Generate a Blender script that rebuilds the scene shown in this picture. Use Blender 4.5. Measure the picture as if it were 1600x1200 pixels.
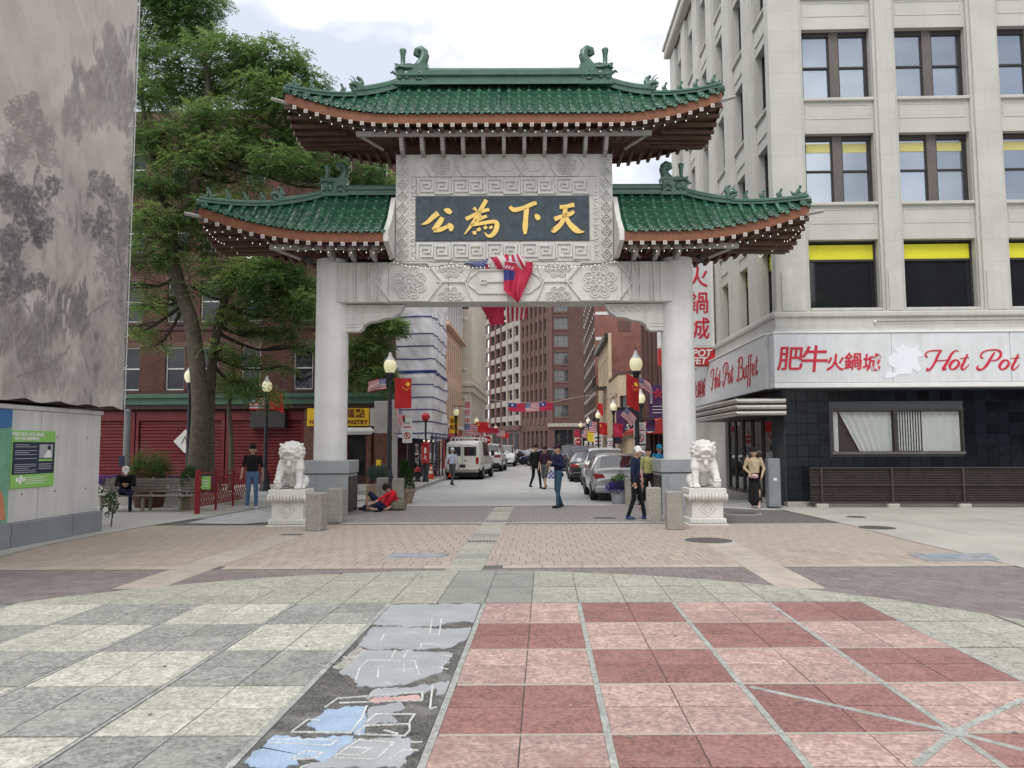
import bpy, bmesh, math, random
import numpy as np
from mathutils import Vector, Matrix, Euler
from mathutils import noise as mnoise
R = math.radians
random.seed(7)
sc = bpy.context.scene
for o in list(bpy.data.objects): bpy.data.objects.remove(o)
COL = sc.collection
# ---------------------------------------------------------------- camera
FPX, CAMZ = 1200.0, 1.70
YAW, PITCH, ROLL = math.atan(50/1200), math.atan(97/1200), R(-0.2)
cam_d = bpy.data.cameras.new('camera'); cam = bpy.data.objects.new('camera', cam_d); COL.objects.link(cam)
cam_d.sensor_width = 36; cam_d.lens = FPX/1600*36; cam_d.clip_start = 0.1; cam_d.clip_end = 3000
CR = Matrix.Rotation(YAW, 3, 'Z') @ Matrix.Rotation(math.pi/2+PITCH, 3, 'X') @ Matrix.Rotation(ROLL, 3, 'Z')
cam.matrix_world = Matrix.Translation((0, 0, CAMZ)) @ CR.to_4x4()
sc.camera = cam
def ray(px, py): return CR @ Vector(((px-800)/FPX, (600-py)/FPX, -1.0))
def G(px, py, z=0.0):                       # photograph pixel -> point on the ground
    d = ray(px, py); t = (z-CAMZ)/d.z; return Vector((d.x*t, d.y*t, z))
def V(px, py, Y):                           # pixel -> point in the vertical plane at depth Y
    d = ray(px, py); t = Y/d.y; return Vector((d.x*t, Y, CAMZ+d.z*t))
def S(px, py, X):                           # pixel -> point in the vertical plane at side X
    d = ray(px, py); t = X/d.x; return Vector((X, d.y*t, CAMZ+d.z*t))
# ---------------------------------------------------------------- world, sun, exposure
SUN_EL, SUN_AZ = R(52), R(205)              # high behind the viewer, veiled by cloud
w = bpy.data.worlds.new('World'); sc.world = w; w.use_nodes = True
nt = w.node_tree; nt.nodes.clear()
out = nt.nodes.new('ShaderNodeOutputWorld'); bg = nt.nodes.new('ShaderNodeBackground'); bg.inputs[1].default_value = 0.1
sky = nt.nodes.new('ShaderNodeTexSky'); sky.sky_type = 'NISHITA'; sky.sun_disc = False
sky.sun_elevation = SUN_EL; sky.sun_rotation = SUN_AZ; sky.air_density = 1.0; sky.dust_density = 3.0
tc = nt.nodes.new('ShaderNodeTexCoord')
mp = nt.nodes.new('ShaderNodeMapping'); mp.inputs['Scale'].default_value = (1.0, 1.0, 2.2); mp.inputs['Location'].default_value = (3.62, 0.19, 2.6)
ns = nt.nodes.new('ShaderNodeTexNoise'); ns.inputs['Scale'].default_value = 2.1; ns.inputs['Detail'].default_value = 6; ns.inputs['Roughness'].default_value = 0.55
rmp = nt.nodes.new('ShaderNodeValToRGB'); rmp.color_ramp.elements[0].position = 0.43; rmp.color_ramp.elements[1].position = 0.63
rmp.color_ramp.elements[0].color = (6.2, 6.6, 7.7, 1); rmp.color_ramp.elements[1].color = (15.4, 15.1, 14.6, 1)
mix = nt.nodes.new('ShaderNodeMixRGB'); mix.inputs[0].default_value = 0.93
nt.links.new(tc.outputs['Generated'], mp.inputs[0]); nt.links.new(mp.outputs[0], ns.inputs['Vector'])
nt.links.new(ns.outputs['Fac'], rmp.inputs[0]); nt.links.new(sky.outputs[0], mix.inputs[1]); nt.links.new(rmp.outputs[0], mix.inputs[2])
nt.links.new(mix.outputs[0], bg.inputs[0]); nt.links.new(bg.outputs[0], out.inputs[0])
sl = bpy.data.lights.new('sun', 'SUN'); sl.energy = 1.3; sl.angle = R(25); sl.color = (1, 0.97, 0.92)
so = bpy.data.objects.new('sun', sl); COL.objects.link(so)
sdir = Vector((math.sin(SUN_AZ)*math.cos(SUN_EL), math.cos(SUN_AZ)*math.cos(SUN_EL), math.sin(SUN_EL)))
so.rotation_euler = sdir.to_track_quat('Z', 'Y').to_euler(); so.location = (0, 30, 60)
vs = sc.view_settings; vs.view_transform = 'Standard'; vs.look = 'None'; vs.exposure = 0.36; vs.gamma = 1; vs.use_curve_mapping = False
try:
    sc.cycles.max_bounces = 6; sc.cycles.diffuse_bounces = 3; sc.cycles.glossy_bounces = 3; sc.cycles.transmission_bounces = 4
    sc.cycles.transparent_max_bounces = 6; sc.cycles.use_denoising = True; sc.cycles.caustics_reflective = False; sc.cycles.caustics_refractive = False
except Exception: pass
# ---------------------------------------------------------------- materials
MT = {}
def mat(name, col, rough=0.75, var=0.12, scale=4.0, bump=0.0, bscale=40.0, metal=0.0, spec=0.4, fine=0.0, fscale=90.0,
        stain=0.0, sscale=0.8, scol=(0.16, 0.15, 0.13), rnd=0.0, emit=None, estr=0.0, coat=0.0, streak=0.0, trans=0.0):
    """procedural paint/stone/metal: base colour, soft mottling, fine speckle, stains, relief"""
    m = bpy.data.materials.new(name); m.use_nodes = True; MT[name] = m
    t = m.node_tree; N = t.nodes; L = t.links; b = N['Principled BSDF']
    b.inputs['Roughness'].default_value = rough; b.inputs['Metallic'].default_value = metal
    b.inputs['Specular IOR Level'].default_value = spec; b.inputs['Coat Weight'].default_value = coat
    b.inputs['Coat Roughness'].default_value = 0.08
    if emit: b.inputs['Emission Color'].default_value = (*emit, 1); b.inputs['Emission Strength'].default_value = estr
    tc = N.new('ShaderNodeTexCoord'); oi = N.new('ShaderNodeObjectInfo')
    off = N.new('ShaderNodeVectorMath'); off.operation = 'ADD'
    cmb = N.new('ShaderNodeCombineXYZ'); ml = N.new('ShaderNodeMath'); ml.operation = 'MULTIPLY'; ml.inputs[1].default_value = 37.0
    L.new(oi.outputs['Random'], ml.inputs[0]); L.new(ml.outputs[0], cmb.inputs[0]); L.new(ml.outputs[0], cmb.inputs[1])
    L.new(tc.outputs['Object'], off.inputs[0]); L.new(cmb.outputs[0], off.inputs[1])
    vec = off.outputs[0]
    def noise(sc_, det=4, dis=0.0, v=vec):
        n = N.new('ShaderNodeTexNoise'); n.inputs['Scale'].default_value = sc_; n.inputs['Detail'].default_value = det
        n.inputs['Distortion'].default_value = dis; L.new(v, n.inputs['Vector']); return n.outputs['Fac']
    def mapr(x, a, b_, c, d):
        r = N.new('ShaderNodeMapRange'); r.inputs[1].default_value = a; r.inputs[2].default_value = b_
        r.inputs[3].default_value = c; r.inputs[4].default_value = d; L.new(x, r.inputs[0]); return r.outputs[0]
    def scalecol(c, f):
        mm = N.new('ShaderNodeMixRGB'); mm.blend_type = 'MULTIPLY'; mm.inputs[0].default_value = 1
        if isinstance(c, tuple): mm.inputs[1].default_value = c
        else: L.new(c, mm.inputs[1])
        L.new(f, mm.inputs[2]); return mm.outputs[0]
    c = (*col, 1)
    if var: c = scalecol(c, mapr(noise(scale, 5), 0.3, 0.7, 1-var, 1+var))
    if fine: c = scalecol(c, mapr(noise(fscale, 2), 0.35, 0.65, 1-fine, 1+fine))
    if rnd: c = scalecol(c, mapr(oi.outputs['Random'], 0, 1, 1-rnd, 1+rnd))
    if streak:
        mpn = N.new('ShaderNodeMapping'); mpn.inputs['Scale'].default_value = (6, 6, 0.35); L.new(vec, mpn.inputs[0])
        c = scalecol(c, mapr(noise(1.0, 5, 0.0, mpn.outputs[0]), 0.35, 0.7, 1+streak*0.3, 1-streak))
    if stain:
        f = mapr(noise(sscale, 6, 0.6), 0.5, 0.72, 0, stain)
        mm = N.new('ShaderNodeMixRGB'); L.new(f, mm.inputs[0])
        if isinstance(c, tuple): mm.inputs[1].default_value = c
        else: L.new(c, mm.inputs[1])
        mm.inputs[2].default_value = (*scol, 1); c = mm.outputs[0]
    if isinstance(c, tuple): b.inputs['Base Color'].default_value = c
    else: L.new(c, b.inputs['Base Color'])
    if bump:
        bp = N.new('ShaderNodeBump'); bp.inputs['Strength'].default_value = bump; bp.inputs['Distance'].default_value = 0.02
        L.new(noise(bscale, 4), bp.inputs['Height']); L.new(bp.outputs[0], b.inputs['Normal'])
    if trans:
        tr = N.new('ShaderNodeBsdfTranslucent'); ms = N.new('ShaderNodeMixShader'); ms.inputs[0].default_value = trans
        if isinstance(c, tuple): tr.inputs[0].default_value = c
        else: L.new(c, tr.inputs[0])
        o = N['Material Output']; L.new(b.outputs[0], ms.inputs[1]); L.new(tr.outputs[0], ms.inputs[2]); L.new(ms.outputs[0], o.inputs[0])
    return m
def brickmat(name, c1, c2, mortar, bw=0.21, bh=0.07, axis='xz', rough=0.85, msize=0.008, var=0.2, bump=0.3):
    """brick coursing for walls too far away to build brick by brick"""
    m = bpy.data.materials.new(name); m.use_nodes = True; MT[name] = m
    t = m.node_tree; N = t.nodes; L = t.links; b = N['Principled BSDF']; b.inputs['Roughness'].default_value = rough
    b.inputs['Specular IOR Level'].default_value = 0.25
    tc = N.new('ShaderNodeTexCoord'); sp = N.new('ShaderNodeSeparateXYZ'); L.new(tc.outputs['Object'], sp.inputs[0])
    ad = N.new('ShaderNodeMath'); ad.operation = 'ADD'; L.new(sp.outputs[0], ad.inputs[0]); L.new(sp.outputs[1], ad.inputs[1])
    cm = N.new('ShaderNodeCombineXYZ'); L.new(ad.outputs[0], cm.inputs[0]); L.new(sp.outputs[2], cm.inputs[1])
    br = N.new('ShaderNodeTexBrick'); br.inputs['Color1'].default_value = (*c1, 1); br.inputs['Color2'].default_value = (*c2, 1); br.inputs['Mortar'].default_value = (*mortar, 1)
    br.inputs['Scale'].default_value = 1.0; br.inputs['Brick Width'].default_value = bw; br.inputs['Row Height'].default_value = bh
    br.inputs['Mortar Size'].default_value = msize; br.inputs['Mortar Smooth'].default_value = 0.3; br.inputs['Bias'].default_value = -0.2
    L.new(cm.outputs[0], br.inputs['Vector'])
    n = N.new('ShaderNodeTexNoise'); n.inputs['Scale'].default_value = 0.9; n.inputs['Detail'].default_value = 6; L.new(tc.outputs['Object'], n.inputs['Vector'])
    r = N.new('ShaderNodeMapRange'); r.inputs[1].default_value = 0.3; r.inputs[2].default_value = 0.7; r.inputs[3].default_value = 1-var; r.inputs[4].default_value = 1+var; L.new(n.outputs['Fac'], r.inputs[0])
    mm = N.new('ShaderNodeMixRGB'); mm.blend_type = 'MULTIPLY'; mm.inputs[0].default_value = 1; L.new(br.outputs['Color'], mm.inputs[1]); L.new(r.outputs[0], mm.inputs[2])
    L.new(mm.outputs[0], b.inputs['Base Color'])
    bp = N.new('ShaderNodeBump'); bp.inputs['Strength'].default_value = bump; bp.inputs['Distance'].default_value = 0.01; L.new(br.outputs['Fac'], bp.inputs['Height']); bp.invert = True
    L.new(bp.outputs[0], b.inputs['Normal']); return m
# ---------------------------------------------------------------- mesh building
class MB:
    def __init__(s): s.v = []; s.f = []; s.fm = []; s.fs = []; s.M = Matrix.Identity(4)
    def add(s, vs_, fs_, m, smooth=False):
        k = len(s.v); M = s.M
        s.v += [tuple(M @ Vector(p)) for p in vs_]
        s.f += [tuple(k+i for i in f) for f in fs_]; s.fm += [m]*len(fs_); s.fs += [smooth]*len(fs_)
        return s
    def box(s, x0, x1, y0, y1, z0, z1, m):
        return s.add([(x0,y0,z0),(x1,y0,z0),(x1,y1,z0),(x0,y1,z0),(x0,y0,z1),(x1,y0,z1),(x1,y1,z1),(x0,y1,z1)],
                     [(3,2,1,0),(4,5,6,7),(0,1,5,4),(1,2,6,5),(2,3,7,6),(3,0,4,7)], m)
    def bbox(s, x0, x1, y0, y1, z0, z1, m, b=0.01):          # box with chamfered edges
        if x0 > x1: x0, x1 = x1, x0
        b = min(b, (x1-x0)*.45, (y1-y0)*.45, (z1-z0)*.45); vs_ = []; idx = {}
        for i, x in enumerate((x0, x1)):
            for j, y in enumerate((y0, y1)):
                for k, z in enumerate((z0, z1)):
                    sx, sy, sz = (b if i == 0 else -b), (b if j == 0 else -b), (b if k == 0 else -b)
                    idx[i,j,k,0] = len(vs_); vs_.append((x, y+sy, z+sz))
                    idx[i,j,k,1] = len(vs_); vs_.append((x+sx, y, z+sz))
                    idx[i,j,k,2] = len(vs_); vs_.append((x+sx, y+sy, z))
        q = lambda *a: tuple(idx[t] for t in a)
        fs_ = [q((0,0,0,0),(0,0,1,0),(0,1,1,0),(0,1,0,0)), q((1,0,0,0),(1,1,0,0),(1,1,1,0),(1,0,1,0)),
               q((0,0,0,1),(1,0,0,1),(1,0,1,1),(0,0,1,1)), q((0,1,0,1),(0,1,1,1),(1,1,1,1),(1,1,0,1)),
               q((0,0,0,2),(0,1,0,2),(1,1,0,2),(1,0,0,2)), q((0,0,1,2),(1,0,1,2),(1,1,1,2),(0,1,1,2))]
        for i in (0,1):
            for j in (0,1): fs_.append(q((i,j,0,0),(i,j,1,0),(i,j,1,1),(i,j,0,1)))
            for k in (0,1): fs_.append(q((i,0,k,0),(i,1,k,0),(i,1,k,2),(i,0,k,2)))
        for j in (0,1):
            for k in (0,1): fs_.append(q((0,j,k,1),(1,j,k,1),(1,j,k,2),(0,j,k,2)))
        for i in (0,1):
            for j in (0,1):
                for k in (0,1): fs_.append(q((i,j,k,0),(i,j,k,1),(i,j,k,2)))
        return s.add(vs_, fs_, m)
    def prism(s, poly, plane, a, b, m):                       # polygon swept along the third axis
        n = len(poly)
        mk = {'xz': lambda p, t: (p[0], t, p[1]), 'xy': lambda p, t: (p[0], p[1], t), 'yz': lambda p, t: (t, p[0], p[1])}[plane]
        vs_ = [mk(p, a) for p in poly]+[mk(p, b) for p in poly]
        fs_ = [tuple(range(n))[::-1], tuple(range(n, 2*n))]+[(i, (i+1) % n, n+(i+1) % n, n+i) for i in range(n)]
        return s.add(vs_, fs_, m)
    def tube(s, pts, rad, m, n=8, smooth=True, cap=True):
        pts = [Vector(p) for p in pts]
        if not isinstance(rad, (list, tuple)): rad = [rad]*len(pts)
        vs_ = []; up = None
        for i, p in enumerate(pts):
            d = (pts[min(i+1, len(pts)-1)]-pts[max(i-1, 0)]).normalized()
            if up is None:
                up = Vector((0, 0, 1)) if abs(d.z) < .9 else Vector((1, 0, 0))
            a = d.cross(up).normalized(); b_ = a.cross(d).normalized(); up = b_
            for k in range(n):
                an = 2*math.pi*k/n; vs_.append(p+(a*math.cos(an)+b_*math.sin(an))*rad[i])
        fs_ = [(i*n+k, i*n+(k+1) % n, (i+1)*n+(k+1) % n, (i+1)*n+k) for i in range(len(pts)-1) for k in range(n)]
        s.add(vs_, fs_, m, smooth)
        if cap: s.add(vs_[:n], [tuple(range(n))[::-1]], m); s.add(vs_[-n:], [tuple(range(n))], m)
        return s
    def lathe(s, prof, m, n=16, c=(0, 0, 0), smooth=True):
        vs_ = [(c[0]+r*math.cos(2*math.pi*k/n), c[1]+r*math.sin(2*math.pi*k/n), c[2]+z) for r, z in prof for k in range(n)]
        fs_ = [(i*n+k, i*n+(k+1) % n, (i+1)*n+(k+1) % n, (i+1)*n+k) for i in range(len(prof)-1) for k in range(n)]
        s.add(vs_, fs_, m, smooth)
        s.add(vs_[:n], [tuple(range(n))[::-1]], m); s.add(vs_[-n:], [tuple(range(n))], m); return s
    def ell(s, c, r, m, n=10):
        if not isinstance(r, (list, tuple)): r = (r, r, r)
        h = n//2+1; vs_ = []
        for i in range(h+1):
            th = math.pi*i/h
            for k in range(n):
                ph = 2*math.pi*k/n; vs_.append((c[0]+r[0]*math.sin(th)*math.cos(ph), c[1]+r[1]*math.sin(th)*math.sin(ph), c[2]+r[2]*math.cos(th)))
        fs_ = [((i+1)*n+k, (i+1)*n+(k+1) % n, i*n+(k+1) % n, i*n+k) for i in range(h) for k in range(n)]
        return s.add(vs_, fs_, m, True)
    def grid(s, fn, nu, nv, m, smooth=True):
        vs_ = [fn(i/nu, j/nv) for j in range(nv+1) for i in range(nu+1)]
        mm = (lambda i, j: m) if isinstance(m, str) else m
        k = len(s.v); M = s.M; s.v += [tuple(M @ Vector(p)) for p in vs_]
        for j in range(nv):
            for i in range(nu):
                a = k+j*(nu+1)+i; s.f.append((a, a+1, a+nu+2, a+nu+1)); s.fm.append(mm(i, j)); s.fs.append(smooth)
        return s
    def ribbon(s, pts, wd, y0, y1, m, closed=False):         # raised band following a line in the xz plane, from depth y0 (back) to y1 (front)
        n = len(pts)
        if not isinstance(wd, (list, tuple)): wd = [wd]*n
        L_ = []; R_ = []
        for i in range(n):
            if closed: a, b_ = pts[i-1], pts[(i+1) % n]
            else: a, b_ = pts[max(i-1, 0)], pts[min(i+1, n-1)]
            p = Vector(pts[i]); d1 = (p-Vector(a)); d2 = (Vector(b_)-p)
            if d1.length < 1e-9: d1 = d2
            if d2.length < 1e-9: d2 = d1
            d1.normalize(); d2.normalize(); d = (d1+d2)
            if d.length < 1e-6: d = d1
            d.normalize(); nn = Vector((-d.y, d.x)); k = max(0.5, d.dot(d1))
            L_.append(p+nn*wd[i]*.5/k); R_.append(p-nn*wd[i]*.5/k)
        vs_ = []
        for i in range(n):
            l, r = L_[i], R_[i]; vs_ += [(l.x, y0, l.y), (l.x, y1, l.y), (r.x, y1, r.y), (r.x, y0, r.y)]
        fs_ = []
        for i in range(n if closed else n-1):
            j = (i+1) % n
            for q in range(3): fs_.append((i*4+q, j*4+q, j*4+q+1, i*4+q+1))
        if not closed: fs_ += [(0, 1, 2, 3), (n*4-1, n*4-2, n*4-3, n*4-4)]
        return s.add(vs_, fs_, m)
    def mesh(s, name='mesh'):
        me = bpy.data.meshes.new(name); me.from_pydata(s.v, [], s.f)
        names = list(dict.fromkeys(s.fm)); ix = {n_: i for i, n_ in enumerate(names)}
        for n_ in names: me.materials.append(MT[n_])
        me.polygons.foreach_set('material_index', [ix[n_] for n_ in s.fm])
        me.polygons.foreach_set('use_smooth', s.fs); me.update(); return me
    def build(s, name, parent=None, **kw):
        return put(name, s.mesh(name), parent, **kw)
def put(name, me, parent=None, M=None, **kw):
    o = bpy.data.objects.new(name, me); COL.objects.link(o); o.parent = parent
    if M is not None: o.matrix_local = M
    for k, v_ in kw.items(): o[{'cat': 'category'}.get(k, k)] = v_
    return o
def thing(name, label, cat, loc=(0, 0, 0), rz=0.0, group=None):
    o = bpy.data.objects.new(name, None); COL.objects.link(o); o.location = loc; o.rotation_euler = (0, 0, rz)
    o.empty_display_size = 0.1; o['label'] = label; o['category'] = cat
    if group: o['group'] = group
    return o
def copy_tree(o, parent=None):
    c = o.copy(); COL.objects.link(c); c.parent = parent
    for ch in KIDS(o): copy_tree(ch, c)
    return c
def KIDS(o): return [c for c in bpy.data.objects if c.parent == o]
def clone(root, loc, rz=0.0, label=None, scale=None, group=None):
    c = copy_tree(root); c.location = loc; c.rotation_euler = (0, 0, rz)
    if label: c['label'] = label
    if group: c['group'] = group
    if scale: c.scale = (scale, scale, scale)
    return c
def T(x=0, y=0, z=0, rz=0, rx=0, ry=0, s=None):
    M = Matrix.Translation((x, y, z)) @ Matrix.Rotation(rz, 4, 'Z') @ Matrix.Rotation(ry, 4, 'Y') @ Matrix.Rotation(rx, 4, 'X')
    if s: M = M @ Matrix.Diagonal((*(s if isinstance(s, (tuple, list)) else (s, s, s)), 1))
    return M
def text(name, s_, parent, m, size, M, ext=0.006, shear=0.0, align='CENTER', off=0.0, sx=1.0, spacing=1.0):
    """lettering as real raised letters; lies in the xz plane facing -y"""
    cu = bpy.data.curves.new(name, 'FONT'); cu.body = s_; cu.size = size; cu.extrude = ext; cu.shear = shear
    cu.align_x = align; cu.align_y = 'CENTER'; cu.offset = off; cu.resolution_u = 3; cu.space_character = spacing
    o = bpy.data.objects.new(name, cu); COL.objects.link(o)
    me = bpy.data.meshes.new_from_object(o.evaluated_get(bpy.context.evaluated_depsgraph_get()))
    bpy.data.objects.remove(o); bpy.data.curves.remove(cu)
    me.transform(Matrix.Rotation(math.pi/2, 4, 'X') @ Matrix.Diagonal((sx, 1, 1, 1))); me.materials.clear(); me.materials.append(MT[m])
    return put(name, me, parent, M)
def catmull(pts, k=6):
    P_ = [pts[0]]+list(pts)+[pts[-1]]; o = []
    for i in range(1, len(P_)-2):
        p0, p1, p2, p3 = (np.array(q, float) for q in P_[i-1:i+3])
        for j in range(k):
            t = j/k; o.append(tuple(0.5*((2*p1)+(-p0+p2)*t+(2*p0-5*p1+4*p2-p3)*t*t+(-p0+3*p1-3*p2+p3)*t**3)))
    o.append(tuple(float(c) for c in pts[-1])); return o
def brush(mb, strokes, m, x0, z0, sc_, y0, y1, k=6):         # strokes: [(x, z, width), ...] in drawing units
    for st in strokes:
        c = catmull(st, k) if len(st) > 2 else st
        mb.ribbon([(x0+p[0]*sc_, z0-p[1]*sc_) for p in c], [max(p[2], .2)*sc_ for p in c], y0, y1, m)
def remesh_obj(prims, voxel, smooth=3, extra=None):
    """one continuous sculpted surface from overlapping tapered limbs: prims = [(a, b, ra, rb, material)]; returns MB-like mesh"""
    bm = bmesh.new()
    for a, b_, ra, rb, m in prims:
        a = Vector(a); b_ = Vector(b_); n = 10
        d = (b_-a); ln = d.length
        q = d.to_track_quat('Z', 'Y').to_matrix().to_4x4() if ln > 1e-5 else Matrix.Identity(4)
        rings = []
        rax, ray_ = (ra, ra) if not isinstance(ra, tuple) else ra
        rbx, rby = (rb, rb) if not isinstance(rb, tuple) else rb
        for th in (-80, -50, -20): rings.append((math.cos(R(th)), math.sin(R(th))*max(rax, ray_)*.999, 0))
        for th in (20, 50, 80): rings.append((math.cos(R(th)), ln+math.sin(R(th))*max(rbx, rby)*.999, 1))
        vv = []
        for cc, z, e in rings:
            X_, Y_ = (rax, ray_) if e == 0 else (rbx, rby)
            vv.append([bm.verts.new(Matrix.Translation(a) @ q @ Vector((cc*X_*math.cos(2*math.pi*k/n), cc*Y_*math.sin(2*math.pi*k/n), z))) for k in range(n)])
        for i in range(len(vv)-1):
            for k in range(n): bm.faces.new((vv[i][k], vv[i][(k+1) % n], vv[i+1][(k+1) % n], vv[i+1][k]))
        bm.faces.new(vv[0][::-1]); bm.faces.new(vv[-1])
    me = bpy.data.meshes.new('tmp'); bm.to_mesh(me); bm.free()
    o = bpy.data.objects.new('tmp', me); COL.objects.link(o)
    md = o.modifiers.new('r', 'REMESH'); md.mode = 'VOXEL'; md.voxel_size = voxel
    if smooth: s_ = o.modifiers.new('s', 'SMOOTH'); s_.iterations = smooth; s_.factor = 0.5
    me2 = bpy.data.meshes.new_from_object(o.evaluated_get(bpy.context.evaluated_depsgraph_get()))
    bpy.data.objects.remove(o); bpy.data.meshes.remove(me)
    nf = len(me2.polygons); cen = np.empty(nf*3); me2.polygons.foreach_get('center', cen); cen = cen.reshape(-1, 3)
    best = np.full(nf, 1e9); bi = np.zeros(nf, int)
    names = list(dict.fromkeys(p[4] for p in prims)); ix = {n_: i for i, n_ in enumerate(names)}
    for a, b_, ra, rb, m in prims:
        a = np.array(a, float); b_ = np.array(b_, float); d = b_-a; L2 = max(d @ d, 1e-9)
        r0 = min(ra) if isinstance(ra, tuple) else ra; r1 = min(rb) if isinstance(rb, tuple) else rb
        t = np.clip(((cen-a) @ d)/L2, 0, 1); dist = np.linalg.norm(cen-(a+t[:, None]*d), axis=1)/(r0+(r1-r0)*t)
        k = dist < best; best[k] = dist[k]; bi[k] = ix[m]
    me2.materials.clear()
    for n_ in names: me2.materials.append(MT[n_])
    me2.polygons.foreach_set('material_index', bi.astype(np.int32)); me2.polygons.foreach_set('use_smooth', [True]*nf); me2.update()
    return me2
def append_mesh(mb, me, M=None):
    """copy a mesh into a builder"""
    k = len(mb.v); M = (mb.M @ M) if M is not None else mb.M
    mb.v += [tuple(M @ v_.co) for v_ in me.vertices]
    for p in me.polygons:
        mb.f.append(tuple(k+i for i in p.vertices)); mb.fm.append(me.materials[p.material_index].name); mb.fs.append(p.use_smooth)
def sh_clip(poly, x0, x1, y0, y1):                            # clip a polygon by a rectangle
    for ax, lim, keep in ((0, x0, 1), (0, x1, -1), (1, y0, 1), (1, y1, -1)):
        o = []; n = len(poly)
        for i in range(n):
            a, b_ = poly[i], poly[(i+1) % n]; ia, ib = (a[ax]-lim)*keep >= 0, (b_[ax]-lim)*keep >= 0
            if ia: o.append(a)
            if ia != ib:
                t = (lim-a[ax])/(b_[ax]-a[ax]); o.append((a[0]+(b_[0]-a[0])*t, a[1]+(b_[1]-a[1])*t))
        poly = o
        if len(poly) < 3: return []
    return poly
def inpoly(x, y, P_):
    c = False; n = len(P_)
    for i in range(n):
        x1, y1 = P_[i][0], P_[i][1]; x2, y2 = P_[i-1][0], P_[i-1][1]
        if (y1 > y) != (y2 > y) and x < (x2-x1)*(y-y1)/(y2-y1)+x1: c = not c
    return c
# ---------------------------------------------------------------- palette
mat('asphalt', (0.47, 0.47, 0.46), 0.9, .12, 1.2, .35, 120, fine=.18, fscale=160, stain=.3, sscale=.35, scol=(.36, .36, .355))
mat('mortar', (0.13, 0.125, 0.115), 0.95, .2, 6, .3, 90)
mat('slab_cream', (0.48, 0.47, 0.41), .85, .16, 9, .4, 110, fine=.26, fscale=34, rnd=.09, stain=.5, sscale=2.6, scol=(.38, .375, .33))
mat('slab_grey', (0.29, 0.295, 0.27), .85, .16, 9, .4, 110, fine=.28, fscale=34, rnd=.12, stain=.55, sscale=2.2, scol=(.45, .445, .395))
mat('slab_light', (0.365, 0.36, 0.31), .87, .14, 8, .35, 110, fine=.24, fscale=36, rnd=.08, stain=.4, sscale=.9, scol=(.27, .265, .24))
mat('slab_green', (0.27, 0.275, 0.25), .87, .1, 2.4, .3, 120, fine=.15, fscale=46, rnd=.05, stain=.3, sscale=.9, scol=(.22, .23, .21))
mat('slab_red', (0.27, 0.138, 0.122), .8, .12, 6, .35, 110, fine=.26, fscale=40, rnd=.1, stain=.45, sscale=2.0, scol=(.38, .225, .205))
mat('slab_pink', (0.43, 0.305, 0.265), .85, .16, 7, .4, 110, fine=.26, fscale=34, rnd=.13, stain=.7, sscale=3.0, scol=(.34, .205, .185))
mat('inlay', (0.35, 0.36, 0.335), .8, .2, 8, .3, 60, fine=.2, fscale=40, stain=.4, sscale=5, scol=(.25, .25, .235))
mat('paver_tan', (0.385, 0.32, 0.27), .85, .1, 6, .25, 90, fine=.14, rnd=.085, stain=.3, sscale=1.5, scol=(.32, .28, .245))
mat('paver_grey', (0.265, 0.245, 0.232), .85, .1, 6, .25, 90, fine=.12, rnd=.13)
mat('paver_brown', (0.205, 0.18, 0.172), .85, .1, 6, .25, 90, fine=.12, rnd=.12)
mat('course_white', (0.42, 0.365, 0.315), .85, .12, 4, .2, 90, fine=.12, rnd=.08)
mat('walk_concrete', (0.42, 0.405, 0.365), .88, .1, .7, .25, 100, fine=.1, fscale=70, stain=.35, sscale=.5, scol=(.3, .29, .26))
mat('kerb_granite', (0.44, 0.43, 0.40), .8, .12, 5, .2, 90, fine=.2)
mat('iron', (0.12, 0.11, 0.10), .7, .25, 12, .4, 60, metal=.3)
mat('steel_plate', (0.34, 0.37, 0.40), .55, .2, 5, .2, 60, metal=.35, stain=.3, sscale=2)
mat('paint_grey', (0.36, 0.375, 0.385), .8, .12, 3, .2, 120, fine=.08, stain=.25, sscale=2, scol=(.24, .24, .23))
mat('paint_blue', (0.33, 0.43, 0.56), .75, .15, 4, .2, 120, fine=.15, stain=.3, sscale=2.5, scol=(.36, .4, .44))
mat('paint_pink', (0.55, 0.36, 0.34), .8, .15, 4)
mat('paint_line', (0.56, 0.56, 0.54), .8, .2, 8, fine=.3, fscale=60, stain=.5, sscale=6, scol=(.34, .34, .33))
mat('worn_asphalt', (0.12, 0.117, 0.11), .95, .3, 7, .9, 60, fine=.45, fscale=60, stain=.65, sscale=4, scol=(.30, .295, .27))
mat('stone_white', (0.63, 0.625, 0.59), .75, .08, 2, .15, 60, fine=.07, stain=.3, sscale=1.1, scol=(.36, .345, .31), streak=.1)
mat('stone_shaft', (0.68, 0.68, 0.66), .7, .06, 1.5, .1, 50, fine=.05, stain=.32, sscale=.8, scol=(.48, .47, .44), streak=.06)
mat('stone_grey', (0.30, 0.315, 0.325), .6, .1, 2, .1, 60, fine=.1, stain=.25, sscale=1, scol=(.36, .37, .38))
mat('marble', (0.66, 0.65, 0.615), .55, .06, 3, .1, 40, fine=.03, stain=.1, sscale=2, scol=(.5, .48, .42))
mat('marble_line', (0.36, 0.34, 0.31), .7, .1, 5)
mat('bronze', (0.055, 0.045, 0.04), .45, .25, 6, .25, 30, metal=.5)
mat('joint', (0.22, 0.21, 0.195), .9, .2, 6)
mat('tile_green', (0.034, 0.115, 0.068), .15, .3, 9, .05, 30, spec=.6, rnd=.22, coat=.35)
mat('tile_green_pan', (0.022, 0.082, 0.046), .22, .2, 6, spec=.5)
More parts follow.
